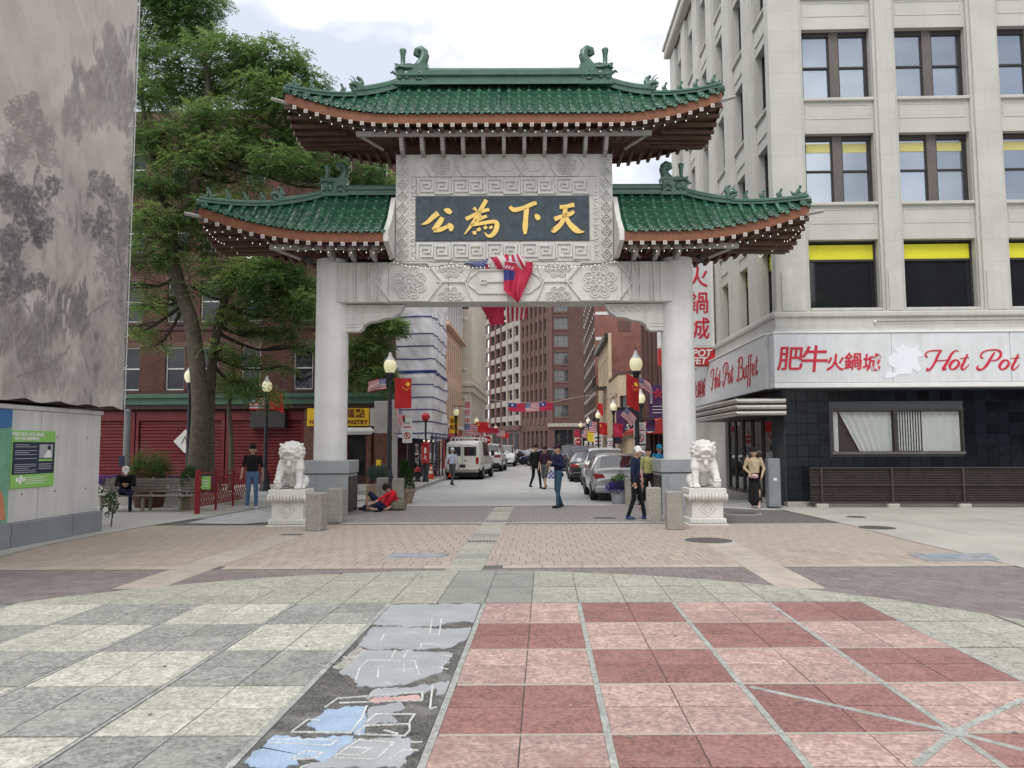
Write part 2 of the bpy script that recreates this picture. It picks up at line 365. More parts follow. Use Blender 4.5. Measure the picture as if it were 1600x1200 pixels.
mat('ridge_green', (0.05, 0.125, 0.085), .3, .18, 4, .08, 30, spec=.5, coat=.2, stain=.3, sscale=3, scol=(.09, .15, .11))
mat('fascia', (0.22, 0.085, 0.042), .6, .12, 4, streak=.1)
mat('soffit_wood', (0.125, 0.068, 0.052), .7, .2, 5, .2, 30)
mat('rafter_end', (0.56, 0.53, 0.49), .6, .1, 9)
mat('rafter_mark', (0.24, 0.17, 0.15), .6)
mat('eave_concrete', (0.40, 0.38, 0.365), .75, .08, 3, .1, 50, stain=.2, sscale=2)
mat('slate', (0.045, 0.066, 0.082), .5, .25, 5, .2, 30, stain=.35, sscale=4, scol=(.085, .105, .12))
mat('gold', (0.86, 0.60, 0.17), .42, .08, 6, spec=.5, metal=.15)
mat('bulb', (0.9, 0.9, 0.85), .4, 0, emit=(1, .95, .8), estr=.8)
mat('wire', (0.05, 0.06, 0.05), .7, 0)
mat('aggregate', (0.31, 0.295, 0.265), .85, .1, 3, .5, 70, fine=.3, fscale=62)
mat('black_paint', (0.016, 0.018, 0.026), .4, .15, 5, spec=.5)
mat('lamp_glass', (0.80, 0.80, 0.62), .15, .05, 8, spec=.6, emit=(1, .9, .45), estr=.25)
mat('lamp_cap', (0.62, 0.62, 0.60), .4, .05, 8)
mat('steel', (0.5, 0.5, 0.5), .3, .06, 5, metal=.9)
mat('red_paint', (0.50, 0.020, 0.025), .45, .12, 4, spec=.5)
mat('fence_red', (0.24, 0.012, 0.02), .5, .12, 4)
mat('red_wall', (0.115, 0.006, 0.012), .55, .12, 2, .15, 30, stain=.15, sscale=1)
mat('white_paint', (0.74, 0.74, 0.72), .5, .05, 4)
mat('white_sign', (0.66, 0.68, 0.69), .45, .05, 2, stain=.3, sscale=1.2, scol=(.5, .51, .51), streak=.08)
mat('red_letter', (0.55, 0.02, 0.045), .5, .06, 4)
mat('flag_red', (0.58, 0.03, 0.035), .75, .08, 4, trans=.3)
mat('flag_crimson', (0.56, 0.035, 0.085), .7, .08, 4, trans=.3)
mat('flag_blue', (0.05, 0.065, 0.25), .75, .08, 4, trans=.25)
mat('flag_white', (0.74, 0.72, 0.72), .75, .05, 4, trans=.3)
mat('flag_yellow', (0.8, 0.6, 0.05), .7, .05, 4)
mat('leaf_dark', (0.03, 0.06, 0.02), .6)
# ---------------------------------------------------------------- ground, plaza paving
SK = 0.045                                   # the paving rows run slightly askew to the street
def sheet(name, poly, z, m, parent=None, **kw):
    mb = MB(); mb.add([(p[0], p[1], z) for p in poly], [tuple(range(len(poly)))], m); return mb.build(name, parent, **kw)
sheet('ground', [(-400, -60), (400, -60), (400, 900), (-400, 900)], 0.0, 'asphalt', kind='structure')
CX, CY, CRAD = -0.8, 4.05, 6.55              # the round court in front of the gate
right_walk = [G(1212, 795), G(1262, 806), G(1330, 822), G(1420, 846), G(1490, 862), G(1600, 889), (11.5, 8.6, 0), (16, 8.6, 0), (30, 22.2, 0), (6.5, 22.3, 0)]
left_walk = [G(0, 871), G(70, 853), G(160, 836), G(225, 824), G(340, 806), G(420, 792), (-5.6, 24.6, 0), (-24, 24.6, 0), (-10.5, 9.0, 0)]
dark_walk = [G(290, 819), G(350, 806), G(420, 793), G(470, 796), G(490, 803), G(440, 816), G(380, 820)]
plaza = sheet('plaza_paving', [(-12, -2), (15, -2), (15, 11), (9, 19), (3.05, 22.2), (-5.0, 22.0), (-8.9, 17.2), (-12, 11)], 0.004, 'mortar', kind='structure')
rw = sheet('sidewalk_east', [(p[0], p[1]) for p in right_walk], 0.0155, 'walk_concrete', kind='structure')
lw = sheet('sidewalk_west', [(p[0], p[1]) for p in left_walk], 0.0155, 'walk_concrete', kind='structure')
sheet('asphalt_patch', [(p[0], p[1]) for p in dark_walk], 0.0195, 'asphalt', kind='structure')
# expansion joints of the walks
def groove(a, b_, wd, z, m, parent, name='joint'):
    a = Vector(a[:2]); b_ = Vector(b_[:2]); d = (b_-a).normalized(); n = Vector((-d.y, d.x))*wd/2
    mb = MB(); mb.add([(*(a+n), z), (*(a-n), z), (*(b_-n), z), (*(b_+n), z)], [(0, 1, 2, 3)], m); return mb.build(name, parent)
for a, b_ in (((7.6, 21.6), (8.0, 14.6)), ((9.6, 21.6), (10.2, 12.5)), ((11.9, 21.6), (12.6, 10.0)), ((6.9, 19.6), (15, 20.1)), ((7.2, 17.6), (14, 18.0)), ((8.6, 14.6), (14, 14.9))):
    groove(a, b_, .014, .0185, 'joint', rw)
def slab_mesh(poly, z0, z1, m, ch=0.004):
    """one paving piece: sides and a slightly chamfered top"""
    n = len(poly); c = Vector((sum(p[0] for p in poly)/n, sum(p[1] for p in poly)/n))
    inn = [Vector(p)+(c-Vector(p)).normalized()*ch*1.4 for p in poly]
    vs_ = [(p[0], p[1], z0) for p in poly]+[(p[0], p[1], z1-ch*.6) for p in poly]+[(p.x, p.y, z1) for p in inn]
    fs_ = [(i, (i+1) % n, n+(i+1) % n, n+i) for i in range(n)]+[(n+i, n+(i+1) % n, 2*n+(i+1) % n, 2*n+i) for i in range(n)]+[tuple(range(2*n, 3*n))]
    mb = MB(); mb.add(vs_, fs_, m); return mb
W1, D1, X0, Y0 = 1.02, 0.952, -0.66, 8.46
rowY = lambda x, j: Y0+SK*(x+0.3)-D1*j       # j may be fractional
def circ(n=96): return [(CX+CRAD*math.cos(2*math.pi*i/n), CY+CRAD*math.sin(2*math.pi*i/n)) for i in range(n)]
CIRC = circ()
_slabs = {}
g = 0.004; IN = 0.024
def cellpoly(xa, xb, ja, jb):                # parallelogram cell, j increases towards the viewer
    return [(xa, rowY(xa, jb)), (xb, rowY(xb, jb)), (xb, rowY(xb, ja)), (xa, rowY(xa, ja))]
def lay(xa, xb, ja, jb, m):
    xc, jc = (xa+xb)/2, (ja+jb)/2; yc = rowY(xc, jc)
    P_ = cellpoly(xa, xb, ja, jb)
    ins = [(p[0]-CX)**2+(p[1]-CY)**2 < (CRAD-.01)**2 for p in P_]
    z1 = 0.0135+random.uniform(-.0012, .0012)
    if all(ins):
        key = (m, round(xb-xa, 3), round(jb-ja, 3))
        if key not in _slabs: _slabs[key] = slab_mesh([(p[0]-xc, p[1]-yc) for p in P_], 0.0, 0.013, m).mesh('slab')
        put('slab', _slabs[key], plaza, T(xc, yc, random.uniform(-.001, .0012), ry=random.uniform(-.0015, .0015)))
    elif any(ins):
        ys = [p[1] for p in P_]; c = sh_clip(CIRC, xa, xb, min(ys), max(ys))
        if len(c) >= 3:
            a_ = abs(sum(c[i-1][0]*c[i][1]-c[i][0]*c[i-1][1] for i in range(len(c))))/2
            if a_ > .01:
                xm = sum(p[0] for p in c)/len(c); ym = sum(p[1] for p in c)/len(c)
                slab_mesh([(p[0]-xm, p[1]-ym) for p in c], 0, 0.013, m).build('slab', plaza, M=T(xm, ym, 0))
for k in range(-7, 6):
    for j in range(-3, 6):
        if k == -1 and 0 <= j: continue                    # painted strip
        for a in (0, 1):
            for b_ in (0, 1):
                xa, xb = X0+W1*k+W1/2*a, X0+W1*k+W1/2*(a+1); ja, jb = j+.5*b_, j+.5*(b_+1)
                if j < 0: m = 'slab_green' if k in (-1,) and a == 1 or (k == 0 and a == 0) else 'slab_light'
                elif k >= 4: m = 'slab_light'
                elif k >= 0: m = 'slab_pink' if (j+k) % 2 == 0 else 'slab_red'
                else: m = 'slab_grey' if (j+k) % 2 == 0 else 'slab_cream'
                e = IN if j >= 0 and (k >= 0 or k < -1) else g
                xa += e if a == 0 else g; xb -= e if a == 1 else g
                ej = .022 if k >= 0 else .013
                ja += (ej if b_ == 0 else .0085)/D1; jb -= (ej if b_ == 1 else .0085)/D1
                if j < 0 and (xa < CX-CRAD or xb > CX+CRAD): continue
                yc = rowY((xa+xb)/2, (ja+jb)/2)
                if yc < 3.2: continue
                lay(xa, xb, ja, jb, m)
# inlaid strips between the columns of slabs, and the star of strips at the right
def inlay(a, b_, wd=.05, z=.0125, m='inlay'):
    a = Vector(a); b_ = Vector(b_); d = (b_-a).normalized(); n = Vector((-d.y, d.x))*wd/2
    mb = MB(); P_ = [a+n, a-n, b_-n, b_+n]
    mb.add([(p.x, p.y, .004) for p in P_]+[(p.x, p.y, z) for p in P_], [(4, 5, 6, 7), (0, 1, 5, 4), (1, 2, 6, 5), (2, 3, 7, 6), (3, 0, 4, 7)], m)
    mb.build('inlay_strip', plaza)
for k in list(range(-6, 0))+[0, 1, 2, 3, 4]:
    x = X0+W1*k
    inlay((x, 3.2), (x, min(rowY(x, 0)-.02, CY+math.sqrt(max(CRAD**2-(x-CX)**2, 0)))), .044 if k >= -1 else .026)
for j in range(1, 6):
    inlay((X0+.03, rowY(X0, j)), (X0+4*W1-.03, rowY(X0+4*W1, j)), .03, .0118, 'course_white')
hub = (X0+3*W1, rowY(X0+3*W1, 4)+.0)
for px, py in ((1172, 1076), (1600, 1095), (1430, 1200), (1600, 1176)):
    e = G(px, py); inlay(hub, (e.x, e.y), .05, .0155)
mb = MB(); mb.lathe([(.07, .004), (.07, .0175)], 'inlay', 12, (hub[0], hub[1], 0), False); mb.build('inlay_boss', plaza)
# strips along the street direction through the darker paving, and the pale courses across
STRIP = [(-1.38, -.86), (-5.2, -4.62), (2.76, 3.32)]
def arcY(x): return CY+math.sqrt(max(CRAD**2-(x-CX)**2, 0))
row2 = lambda x, y: y+SK*(x+0.3)
for x0, x1 in STRIP:
    ya = arcY((x0+x1)/2)+.02; mid = x0 == -1.38; ye = 21.9 if mid else 15.1; n = int((ye-ya)/.55)
    for i in range(n):
        xm, ym = (x0+x1)/2, ya+(i+.5)*.55
        slab_mesh([(x0-xm+.006, -.27), (x1-xm-.006, -.27), (x1-xm-.006, .27), (x0-xm+.006, .27)], 0, .0132, 'slab_green' if mid and i % 5 == 2 else ('slab_light' if mid else 'course_white')).build('slab', plaza, M=T(xm, ym, random.uniform(-.0008, .001), rz=.0))
def instrip(x, m=.0): return any(a+m < x < b_-m for a, b_ in STRIP)
for yb, x0, x1 in ((10.98, -9.0, 10.5), (17.2, -4.5, 2.75), (22.1, -4.9, 3.0)):
    x = x0
    while x < x1:
        if not instrip(x+.28):
            slab_mesh([(-.275, -.11), (.275, -.11), (.275, .11), (-.275, .11)], 0, .0128, 'course_white').build('slab', plaza, M=T(x+.28, row2(x+.28, yb), 0, rz=SK))
        x += .56
RWP = [(p[0], p[1]) for p in right_walk]; LWP = [(p[0], p[1]) for p in left_walk]
_pm = {}
def pavers(m, bw, bd, ya, yb, xa, xb, ok, limit, lx):
    """staggered pavers; the nearest ones are pieces of their own, the small far ones one joined bed"""
    key = (m, bw, bd)
    _pm[key] = slab_mesh([(-bw/2+.004, -bd/2+.004), (bw/2-.004, -bd/2+.004), (bw/2-.004, bd/2-.004), (-bw/2+.004, bd/2-.004)], 0, .012, m).mesh('paver')
    rest = []; n = 0; j = 0; y = ya+bd/2
    while y < yb:
        x = xa+(bw/2 if j % 2 else 0)
        while x < xb:
            yy = row2(x, y)
            if ok(x, yy) and not (instrip(x, bw/2) and (yy < 14.95 or -1.4 < x < -.8)) and not all(inpoly(x+a*bw/2, yy+b2*bd/2, RWP) for a in (-1, 1) for b2 in (-1, 1)) and not all(inpoly(x+a*bw/2, yy+b2*bd/2, LWP) for a in (-1, 1) for b2 in (-1, 1)):
                M = T(x, yy, random.uniform(-.0045, -.003), rz=SK)
                if n < limit and abs(x-lx(yy)) < .667*yy+.3: put('paver', _pm[key], plaza, M); n += 1
                else: rest.append(M)
            x += bw
        y += bd; j += 1
    mb = MB()
    for M in rest: append_mesh(mb, _pm[key], M)
    if rest: mb.build('paver_bed', plaza, kind='stuff')
lx = lambda y: -y*50/1200
pavers('paver_brown', .24, .20, 7.6, 10.84, -11.5, 12.0, lambda x, y: math.hypot(x-CX, y-CY) > CRAD-.06, 300, lx)
pavers('paver_tan', .205, .41, 11.12, 17.06, -9.2, 11.0, lambda x, y: True, 300, lx)
pavers('paver_grey', .205, .41, 17.34, 21.98, -4.9, 3.0, lambda x, y: True, 0, lx)
# ---- painted strip, flaking off worn asphalt
sx0, sx1 = X0-W1+.03, X0-.03
mural = thing('street_painting', 'flaking painted strip with grey, blue and white marks between grey and red slabs', 'painting', ((sx0+sx1)/2, 6, 0))
mx, my = (sx0+sx1)/2, 6.0
def mpoly(name, pts, z, m):                   # pixels of the photograph laid on the ground
    P_ = []
    pts = pts+[pts[0]]
    for a, b_ in zip(pts[:-1], pts[1:]):
        n = max(1, int(math.hypot(a[0]-b_[0], a[1]-b_[1])/3.0))
        for i in range(n):
            q = G(a[0]+(b_[0]-a[0])*i/n, a[1]+(b_[1]-a[1])*i/n); r = .03*mnoise.noise((q.x*9, q.y*9, 1))+.022*mnoise.noise((q.x*30, q.y*30, 5))
            P_.append((min(max(q.x+r, sx0), sx1)-mx, q.y+.06*mnoise.noise((q.x*8, q.y*8, 11))+.04*mnoise.noise((q.x*28, q.y*28, 15))-my))
    mb = MB(); n = len(P_)
    mb.add([(*p, 0.005) for p in P_]+[(*p, z) for p in P_], [tuple(range(n, 2*n))]+[(i, (i+1) % n, n+(i+1) % n, n+i) for i in range(n)], m)
    return mb.build(name, mural)
mb = MB()
def wf(u, v):
    x, y = sx0+(sx1-sx0)*u, 3.2+(8.42-3.2)*v; y = min(y, rowY(x, 0)-.02)
    return (x-mx, y-my, .0065+.004*mnoise.noise((x*6, y*6, 0))+.003*mnoise.noise((x*19, y*19, 3)))
mb.grid(wf, 40, 180, 'worn_asphalt', False); mb.build('worn_asphalt', mural)
mpoly('paint_film', [(606, 946), (752, 945), (744, 974), (720, 972), (700, 976), (690, 980), (640, 981), (580, 978)], .0135, 'paint_grey')
mpoly('paint_film', [(583, 981), (690, 984), (738, 983), (730, 1000), (722, 1006), (700, 1014), (640, 1017), (576, 1016), (560, 1010)], .0130, 'paint_grey')
mpoly('paint_film', [(574, 1020), (640, 1018), (708, 1023), (698, 1040), (690, 1052), (666, 1060), (650, 1068), (600, 1076), (560, 1074), (552, 1060), (530, 1052)], .0135, 'paint_grey')
mpoly('paint_film', [(512, 1110), (574, 1106), (567, 1150), (540, 1148), (500, 1147), (492, 1138), (475, 1137), (497, 1122)], .0130, 'paint_blue')
mpoly('paint_film', [(578, 1108), (624, 1100), (630, 1110), (618, 1118), (620, 1130), (566, 1140)], .0132, 'paint_grey')
mpoly('paint_film', [(420, 1158), (552, 1155), (545, 1163), (510, 1190), (470, 1185), (465, 1196), (440, 1204), (385, 1204), (395, 1180)], .0132, 'paint_blue')
mpoly('paint_film', [(556, 1156), (620, 1154), (648, 1162), (630, 1204), (470, 1204), (490, 1196)], .0128, 'paint_grey')
mpoly('paint_film', [(575, 1094), (655, 1088), (657, 1096), (580, 1101)], .0135, 'paint_pink')
mpoly('paint_film', [(585, 1080), (650, 1074), (690, 1066), (700, 1074), (670, 1084), (610, 1090), (575, 1092)], .0126, 'paint_grey')
mpoly('paint_film', [(560, 1012), (575, 1020), (535, 1048), (520, 1046)], .0126, 'slab_light')
mpoly('paint_film', [(680, 1072), (706, 1066), (700, 1086), (682, 1088)], .0130, 'paint_grey')
def mline(pts, wd=.0135, z=.0150):
    P_ = [G(*p) for p in pts]; mb = MB(); mb.M = Matrix(((1, 0, 0, -mx), (0, 0, 1, -my), (0, 1, 0, 0), (0, 0, 0, 1)))
    mb.ribbon([(min(max(q.x, sx0+.02), sx1-.02), q.y) for q in P_], wd, .008, z, 'paint_line'); mb.build('paint_line', mural)
for pts in ([(455, 1147), (482, 1127), (500, 1129)], [(455, 1147), (548, 1148), (566, 1124), (573, 1106)], [(556, 1150), (570, 1137), (640, 1134), (640, 1145), (632, 1153), (556, 1150)],
            [(572, 1132), (588, 1119), (648, 1119), (640, 1131)], [(424, 1158), (526, 1160), (516, 1168), (420, 1164)], [(455, 1190), (478, 1177), (504, 1180), (492, 1188), (455, 1190)],
            [(520, 1188), (560, 1160), (616, 1164), (588, 1190), (520, 1188)], [(548, 1171), (580, 1173), (562, 1184), (530, 1182)], [(608, 1190), (632, 1175), (664, 1176)], [(640, 1163), (668, 1163)],
            [(555, 1068), (562, 1046), (575, 1034), (648, 1035), (655, 1057)], [(585, 1044), (600, 1044)], [(592, 1044), (590, 1062)], [(622, 1048), (645, 1048)], [(631, 1040), (631, 1052)],
            [(675, 967), (672, 992), (686, 994), (690, 968)], [(657, 1016), (658, 1008), (690, 1010)], [(612, 1030), (618, 1018)], [(630, 1030), (638, 1018)], [(600, 1068), (612, 1072)],
            [(676, 1073), (672, 1110), (692, 1108)], [(508, 1108), (528, 1094), (660, 1084), (660, 1097), (530, 1101)], [(595, 1004), (600, 994), (655, 990)], [(528, 1029), (555, 1030), (572, 1018)],
            [(600, 1144), (622, 1150)], [(470, 1204), (480, 1199)], [(690, 1026), (706, 1028)], [(688, 1036), (702, 1038)], [(687, 1046), (700, 1048)]):
    mline(pts)
# ---- covers and grates
def cover(px, py, rx, label, name='manhole_cover', m='iron'):
    c = G(px, py); mb = MB(); mb.lathe([(rx+.03, 0), (rx+.03, .019)], 'kerb_granite', 28, (0, 0, 0), False); mb.lathe([(rx, .0), (rx, .0225), (rx-.02, .0235)], m, 28, (0, 0, 0), False)
    for i in range(-3, 4):
        h = math.sqrt(max(rx**2-(i*rx/4)**2, 0))*.85; mb.box(i*rx/4-.012, i*rx/4+.012, -h, h, .023, .0265, m)
    mb.build(name, None, M=T(c.x, c.y, 0), label=label, cat='manhole cover')
cover(1107, 846, .42, 'round iron manhole cover in tan paving in front of the right lion')
cover(1370, 826, .36, 'round iron manhole cover in pale concrete by the low railing')
cover(1338, 809, .22, 'small iron utility lid in pale concrete closest to the railing')
cover(1160, 803, .42, 'round iron manhole cover in the sidewalk behind the right lion')
cover(945, 811, .3, 'round dark cover in grey pavers beneath the gate')
def plate(poly, m, label, name='utility_plate', cat='plate'):
    P_ = [G(*p) for p in poly]; cx = sum(p.x for p in P_)/len(P_); cy = sum(p.y for p in P_)/len(P_)
    mb = slab_mesh([(p.x-cx, p.y-cy) for p in P_], 0, .021, m); mb.build(name, None, M=T(cx, cy, 0), label=label, cat=cat)
plate([(601, 874), (690, 872), (703, 866), (614, 866)], 'steel_plate', 'grey steel utility plate in tan pavers near the painted court')
plate([(1450, 878), (1565, 877), (1545, 866), (1418, 867)], 'steel_plate', 'blue grey steel plate at the edge of pale concrete')
for px, py, lb in ((752, 847, 'long iron drain grate in the pale strip, farther from the gate'), (779, 815, 'narrow iron drain grate in the pale strip under the gate')):
    c = G(px, py); mb = MB(); wd = .25 if py > 830 else .3
    mb.box(-wd, wd, -.1, .1, 0, .017, 'iron')
    for i in range(9): mb.bbox(-wd+i*wd*.25-.012*0, -wd+i*wd*.25+.03, -.09, .09, .016, .024, 'steel_plate', .003)
    mb.build('drain_grate', None, M=T(c.x, c.y, 0), label=lb, cat='drain grate')
# ---- street beyond the gate: raised walks with granite kerbs, stop line
KL, KR = -4.97, 3.35
def walk(name, poly, z=.14):
    mb = MB(); n = len(poly); mb.add([(*p, 0) for p in poly]+[(*p, z) for p in poly], [tuple(range(n, 2*n))]+[(i, (i+1) % n, n+(i+1) % n, n+i) for i in range(n)], 'walk_concrete')
    return mb.build(name, None, kind='structure')
wl = walk('pavement_north', [(-6.6, 27.2), (KL-.6, 27.8), (KL-.16, 29.2), (KL-.16, 78), (-9, 86), (-14, 86), (-14, 32.6), (-20, 32.6), (-20, 31.2), (-7.6, 31.2)])
wr = walk('pavement_south', [(KR+.16, 24.6), (6.4, 24.6), (6.4, 72), (KR+.16, 72)])
def kerb(pts, parent):
    for a, b_ in zip(pts[:-1], pts[1:]):
        a = Vector(a); b_ = Vector(b_); L_ = (b_-a).length; n = max(1, int(L_/2.4)); ang = math.atan2((b_-a).y, (b_-a).x)
        for i in range(n):
            p = a+(b_-a)*((i+.5)/n); mb = MB(); mb.bbox(-L_/n/2+.006, L_/n/2-.006, -.075, .075, 0, .146, 'kerb_granite', .012); mb.build('kerb_stone', parent, M=T(p.x, p.y, 0, rz=ang))
kerb([(KL-.55, 27.6), (KL-.08, 29.2), (KL-.08, 76)], wl); kerb([(KR+.08, 24.6), (KR+.08, 72)], wr)
mb = MB(); mb.add([(-1.3, 26.1, .004), (-.35, 26.15, .004), (-.35, 26.5, .004), (-1.3, 26.45, .004)], [(0, 1, 2, 3)], 'paint_line')
mb.build('stop_line', None, kind='structure')
mat('gum', (.2, .19, .175), .9, .2, 20)
# small litter and gum on the paving: pale leaf-sized flecks
mb = MB()
for i in range(70):
    x, y = random.uniform(-6, 6), random.uniform(4, 16); s_ = random.uniform(.006, .016); a = random.uniform(0, 6)
    mb.add([(x+s_*math.cos(a+k*1.57), y+s_*.6*math.sin(a+k*1.57), .0172) for k in range(4)], [(0, 1, 2, 3)], 'paint_line' if i % 3 else 'iron')
for i in range(150):                          # trodden gum
    x, y = random.uniform(-6, 5), random.uniform(3.6, 10); s_ = random.uniform(.008, .02)
    if math.hypot(x-CX, y-CY) < CRAD-.1 and not sx0 < x < sx1: mb.add([(x+s_*math.cos(k*.785), y+s_*random.uniform(.6, 1)*math.sin(k*.785), .0162) for k in range(8)], [tuple(range(8))], 'gum')
mb.build('litter', None, kind='stuff', label='tiny scattered litter flecks on the plaza paving', cat='litter')
# ---------------------------------------------------------------- the gate
GO = Vector((-1.0, 19.6, 0)); GR = 0.04
gate = thing('ceremonial_gate', 'white stone gate with tiered green tiled roofs spanning the street entrance', 'gate', GO, GR)
GM = Matrix.Translation(GO) @ Matrix.Rotation(GR, 4, 'Z'); GI = GM.inverted()
def GP(px, py, yl):                          # pixel -> (x, z) in the gate's own plane y = yl
    o_ = GI @ Vector((0, 0, CAMZ)); d = GI.to_3x3() @ ray(px, py); t = (yl-o_.y)/d.y; p = o_+d*t; return (p.x, p.z)
# columns and plinths
for s_ in (-1, 1):
    mb = MB(); mb.lathe([(.415, 1.36), (.415, 3.6), (.412, 6.5)], 'stone_shaft', 40, (s_*4.45, 0, 0)); mb.build('column', gate)
    p = MB(); xc = s_*4.45
    p.bbox(xc-.58, xc+.58, -.58, .58, 0, 1.02, 'stone_grey', .012); pl = p.build('plinth', gate)
    p = MB(); p.bbox(xc-.61, xc+.61, -.61, .61, 1.035, 1.36, 'stone_grey', .015); p.build('cap_block', pl)
    p = MB(); a = -.581 if s_ < 0 else -.581
    p.bbox(xc-.42, xc+.3, -.592, -.575, .2, .97, 'stone_grey', .006); p.build('inset_panel', pl)
    p = MB(); xi = xc-s_*.585
    p.bbox(min(xi, xi-s_*.02), max(xi, xi-s_*.02), -.5, .5, .08, .96, 'bronze', .006)
    for i in range(11): p.box(min(xi-s_*.02, xi-s_*.026), max(xi-s_*.02, xi-s_*.026), -.42, .42-random.uniform(0, .15), .16+i*.068, .185+i*.068, 'iron')
    p.build('plaque', pl)
# lintel
BF = -.38
z0, z1 = 5.35, 6.38
mb = MB(); mb.bbox(-4.26, 4.26, BF, .38, z0, z1, 'stone_white', .012); beam = mb.build('lintel', gate)
for x in (-2.95, -1.42, .1, 1.55, 2.98):
    m2 = MB(); m2.box(x-.006, x+.006, BF-.003, BF+.01, z0+.012, z1-.012, 'joint'); m2.build('joint', beam)
def rib(parent, pts, wd, y, d=.045, m='stone_white', closed=False, name='carving'):
    b_ = MB(); b_.ribbon(pts, wd, y+.004, y-d, m, closed); return b_.build(name, parent)
def arcpts(cx, cz, r, a0, a1, n=12, rz_=None): return [(cx+r*math.cos(R(a0+(a1-a0)*i/n)), cz+(rz_ or r)*math.sin(R(a0+(a1-a0)*i/n))) for i in range(n+1)]
def rosette(parent, cx, cz, r, y, half=None):
    """carved flower: whorls of scrolls round a boss"""
    b_ = MB(); a0, a1 = (0, 360) if half is None else ((0, 180) if half > 0 else (180, 360)); k = 8 if half is None else 4
    for i in range(k):
        a = a0+(a1-a0)*(i+.5)/k
        for rr, q in ((.68, .26), (.36, .15)):
            x, z = cx+r*rr*math.cos(R(a)), cz+r*rr*math.sin(R(a))
            b_.ribbon(arcpts(x, z, r*q, a-200, a+110, 10), r*.075, y+.004, y-.028, 'stone_white')
            b_.ribbon(arcpts(x, z, r*q*.45, a-100, a+200, 8), r*.06, y+.004, y-.028, 'stone_white')
    b_.ell((cx, y, cz), (r*.13, .035, r*.13), 'stone_white', 10)
    return b_.build('rosette', parent)
for s_ in (-1, 1):
    F_ = lambda pts: [(s_*x, z) for x, z in pts]
    # mouldings at the lintel ends, chevrons, hexagon with flower, half flowers
    for x in (3.98, 3.8, 3.72, 3.45): rib(beam, F_([(x, z0+.03), (x, z1-.03)]), .035, BF)
    for dx in (0, .16, .3): rib(beam, F_([(3.16-dx*.5+.18, z0+.04), (3.42-dx, (z0+z1)/2), (3.16-dx*.5+.18, z1-.04)]), .03, BF)
    cx = 2.42; hx = .84; hz = .485; zc = (z0+z1)/2
    rib(beam, F_([(cx-hx, zc), (cx-hx*.55, zc+hz), (cx+hx*.55, zc+hz), (cx+hx, zc), (cx+hx*.55, zc-hz), (cx-hx*.55, zc-hz)]), .035, BF, .055, closed=True)
    rosette(beam, s_*cx, zc, .46, BF)
    rosette(beam, s_*1.36, z1-.06, .36, BF, -1); rosette(beam, s_*1.36, z0+.06, .36, BF, 1)
    rib(beam, F_([(1.72, zc), (1.44, zc), (1.28, zc), (1.0, zc)]), .04, BF)
    rib(beam, F_([(1.0, zc), (.82, zc+.47)]), .035, BF); rib(beam, F_([(1.0, zc), (.82, zc-.47)]), .035, BF)
    for x in (1.06, 1.66):
        b_ = MB(); b_.ell((s_*x, BF, zc), (.055, .04, .055), 'stone_white'); b_.build('boss', beam)
# long cloud-shaped cartouche in the middle
cz = (z0+z1)/2
car = [(-.62, cz+.30), (.62, cz+.30)]+arcpts(.62, cz+.2, .1, 90, 20, 4)+arcpts(.78, cz, .15, 60, -60, 8)+arcpts(.62, cz-.2, .1, -20, -90, 4)
car += [(-.62, cz-.30)]+arcpts(-.62, cz-.2, .1, -90, -160, 4)+arcpts(-.78, cz, .15, 240, 120, 8)+arcpts(-.62, cz+.2, .1, 160, 90, 4)
rib(beam, car, .03, BF, .038, closed=True)
rib(beam, [(-.42, cz), (.42, cz)], .035, BF, .038)
for s_ in (-1, 1):
    rib(beam, arcpts(s_*.56, cz, .055, 0, 350, 12), .024, BF, .038); rib(beam, [(s_*.42, cz), (s_*.5, cz+.08)], .026, BF, .038); rib(beam, [(s_*.42, cz), (s_*.5, cz-.08)], .026, BF, .038)
# corbels under the lintel
crn = [(538, 476), (632, 476), (624, 489), (613, 496), (600, 497), (590, 501), (577, 503), (568, 508), (566, 514), (560, 518), (538, 518)]
for s_ in (-1, 1):
    P_ = [GP(px, py, -.15) for px, py in crn]; P_ = [((x if s_ < 0 else -x), min(z, z0)) for x, z in P_]
    if s_ > 0: P_ = P_[::-1]
    mb = MB(); mb.prism(P_, 'xz', -.15, .15, 'stone_white'); cb = mb.build('corbel', gate)
    for i in range(5):
        x = s_*(2.85+i*.2); zz = z0-.14; b_ = MB()
        b_.ribbon(arcpts(x, zz, .07, 20*i, 20*i+270, 10), .022, -.146, -.172, 'stone_white'); b_.ribbon(arcpts(x+s_*.08, zz+.03, .035, 0, 280, 8), .02, -.146, -.172, 'stone_white'); b_.build('carving', cb)
    rib(cb, [(s_*x, z) for x, z in ((3.72, z0-.52), (4.08, z0-.52), (4.08, z0-.6), (3.72, z0-.6))], .016, -.15, .014, closed=True)
    rib(cb, [(s_*3.62, z0-.03), (s_*3.62, z0-.5)], .014, -.15, .014)
# name panel
PF = -.40; pz0, pz1 = 6.385, 9.19
mb = MB(); mb.bbox(-2.78, 2.78, PF, .40, pz0, pz1, 'stone_white', .012); panel = mb.build('name_panel', gate)
zb0, zb1 = GP(785, 376, PF)[1], GP(785, 307, PF)[1]; xb0, xb1 = GP(650, 340, PF)[0], GP(920, 340, PF)[0]
zk1, zt = GP(785, 277, PF)[1], GP(785, 241, PF)[1]; zk0 = pz0+.02
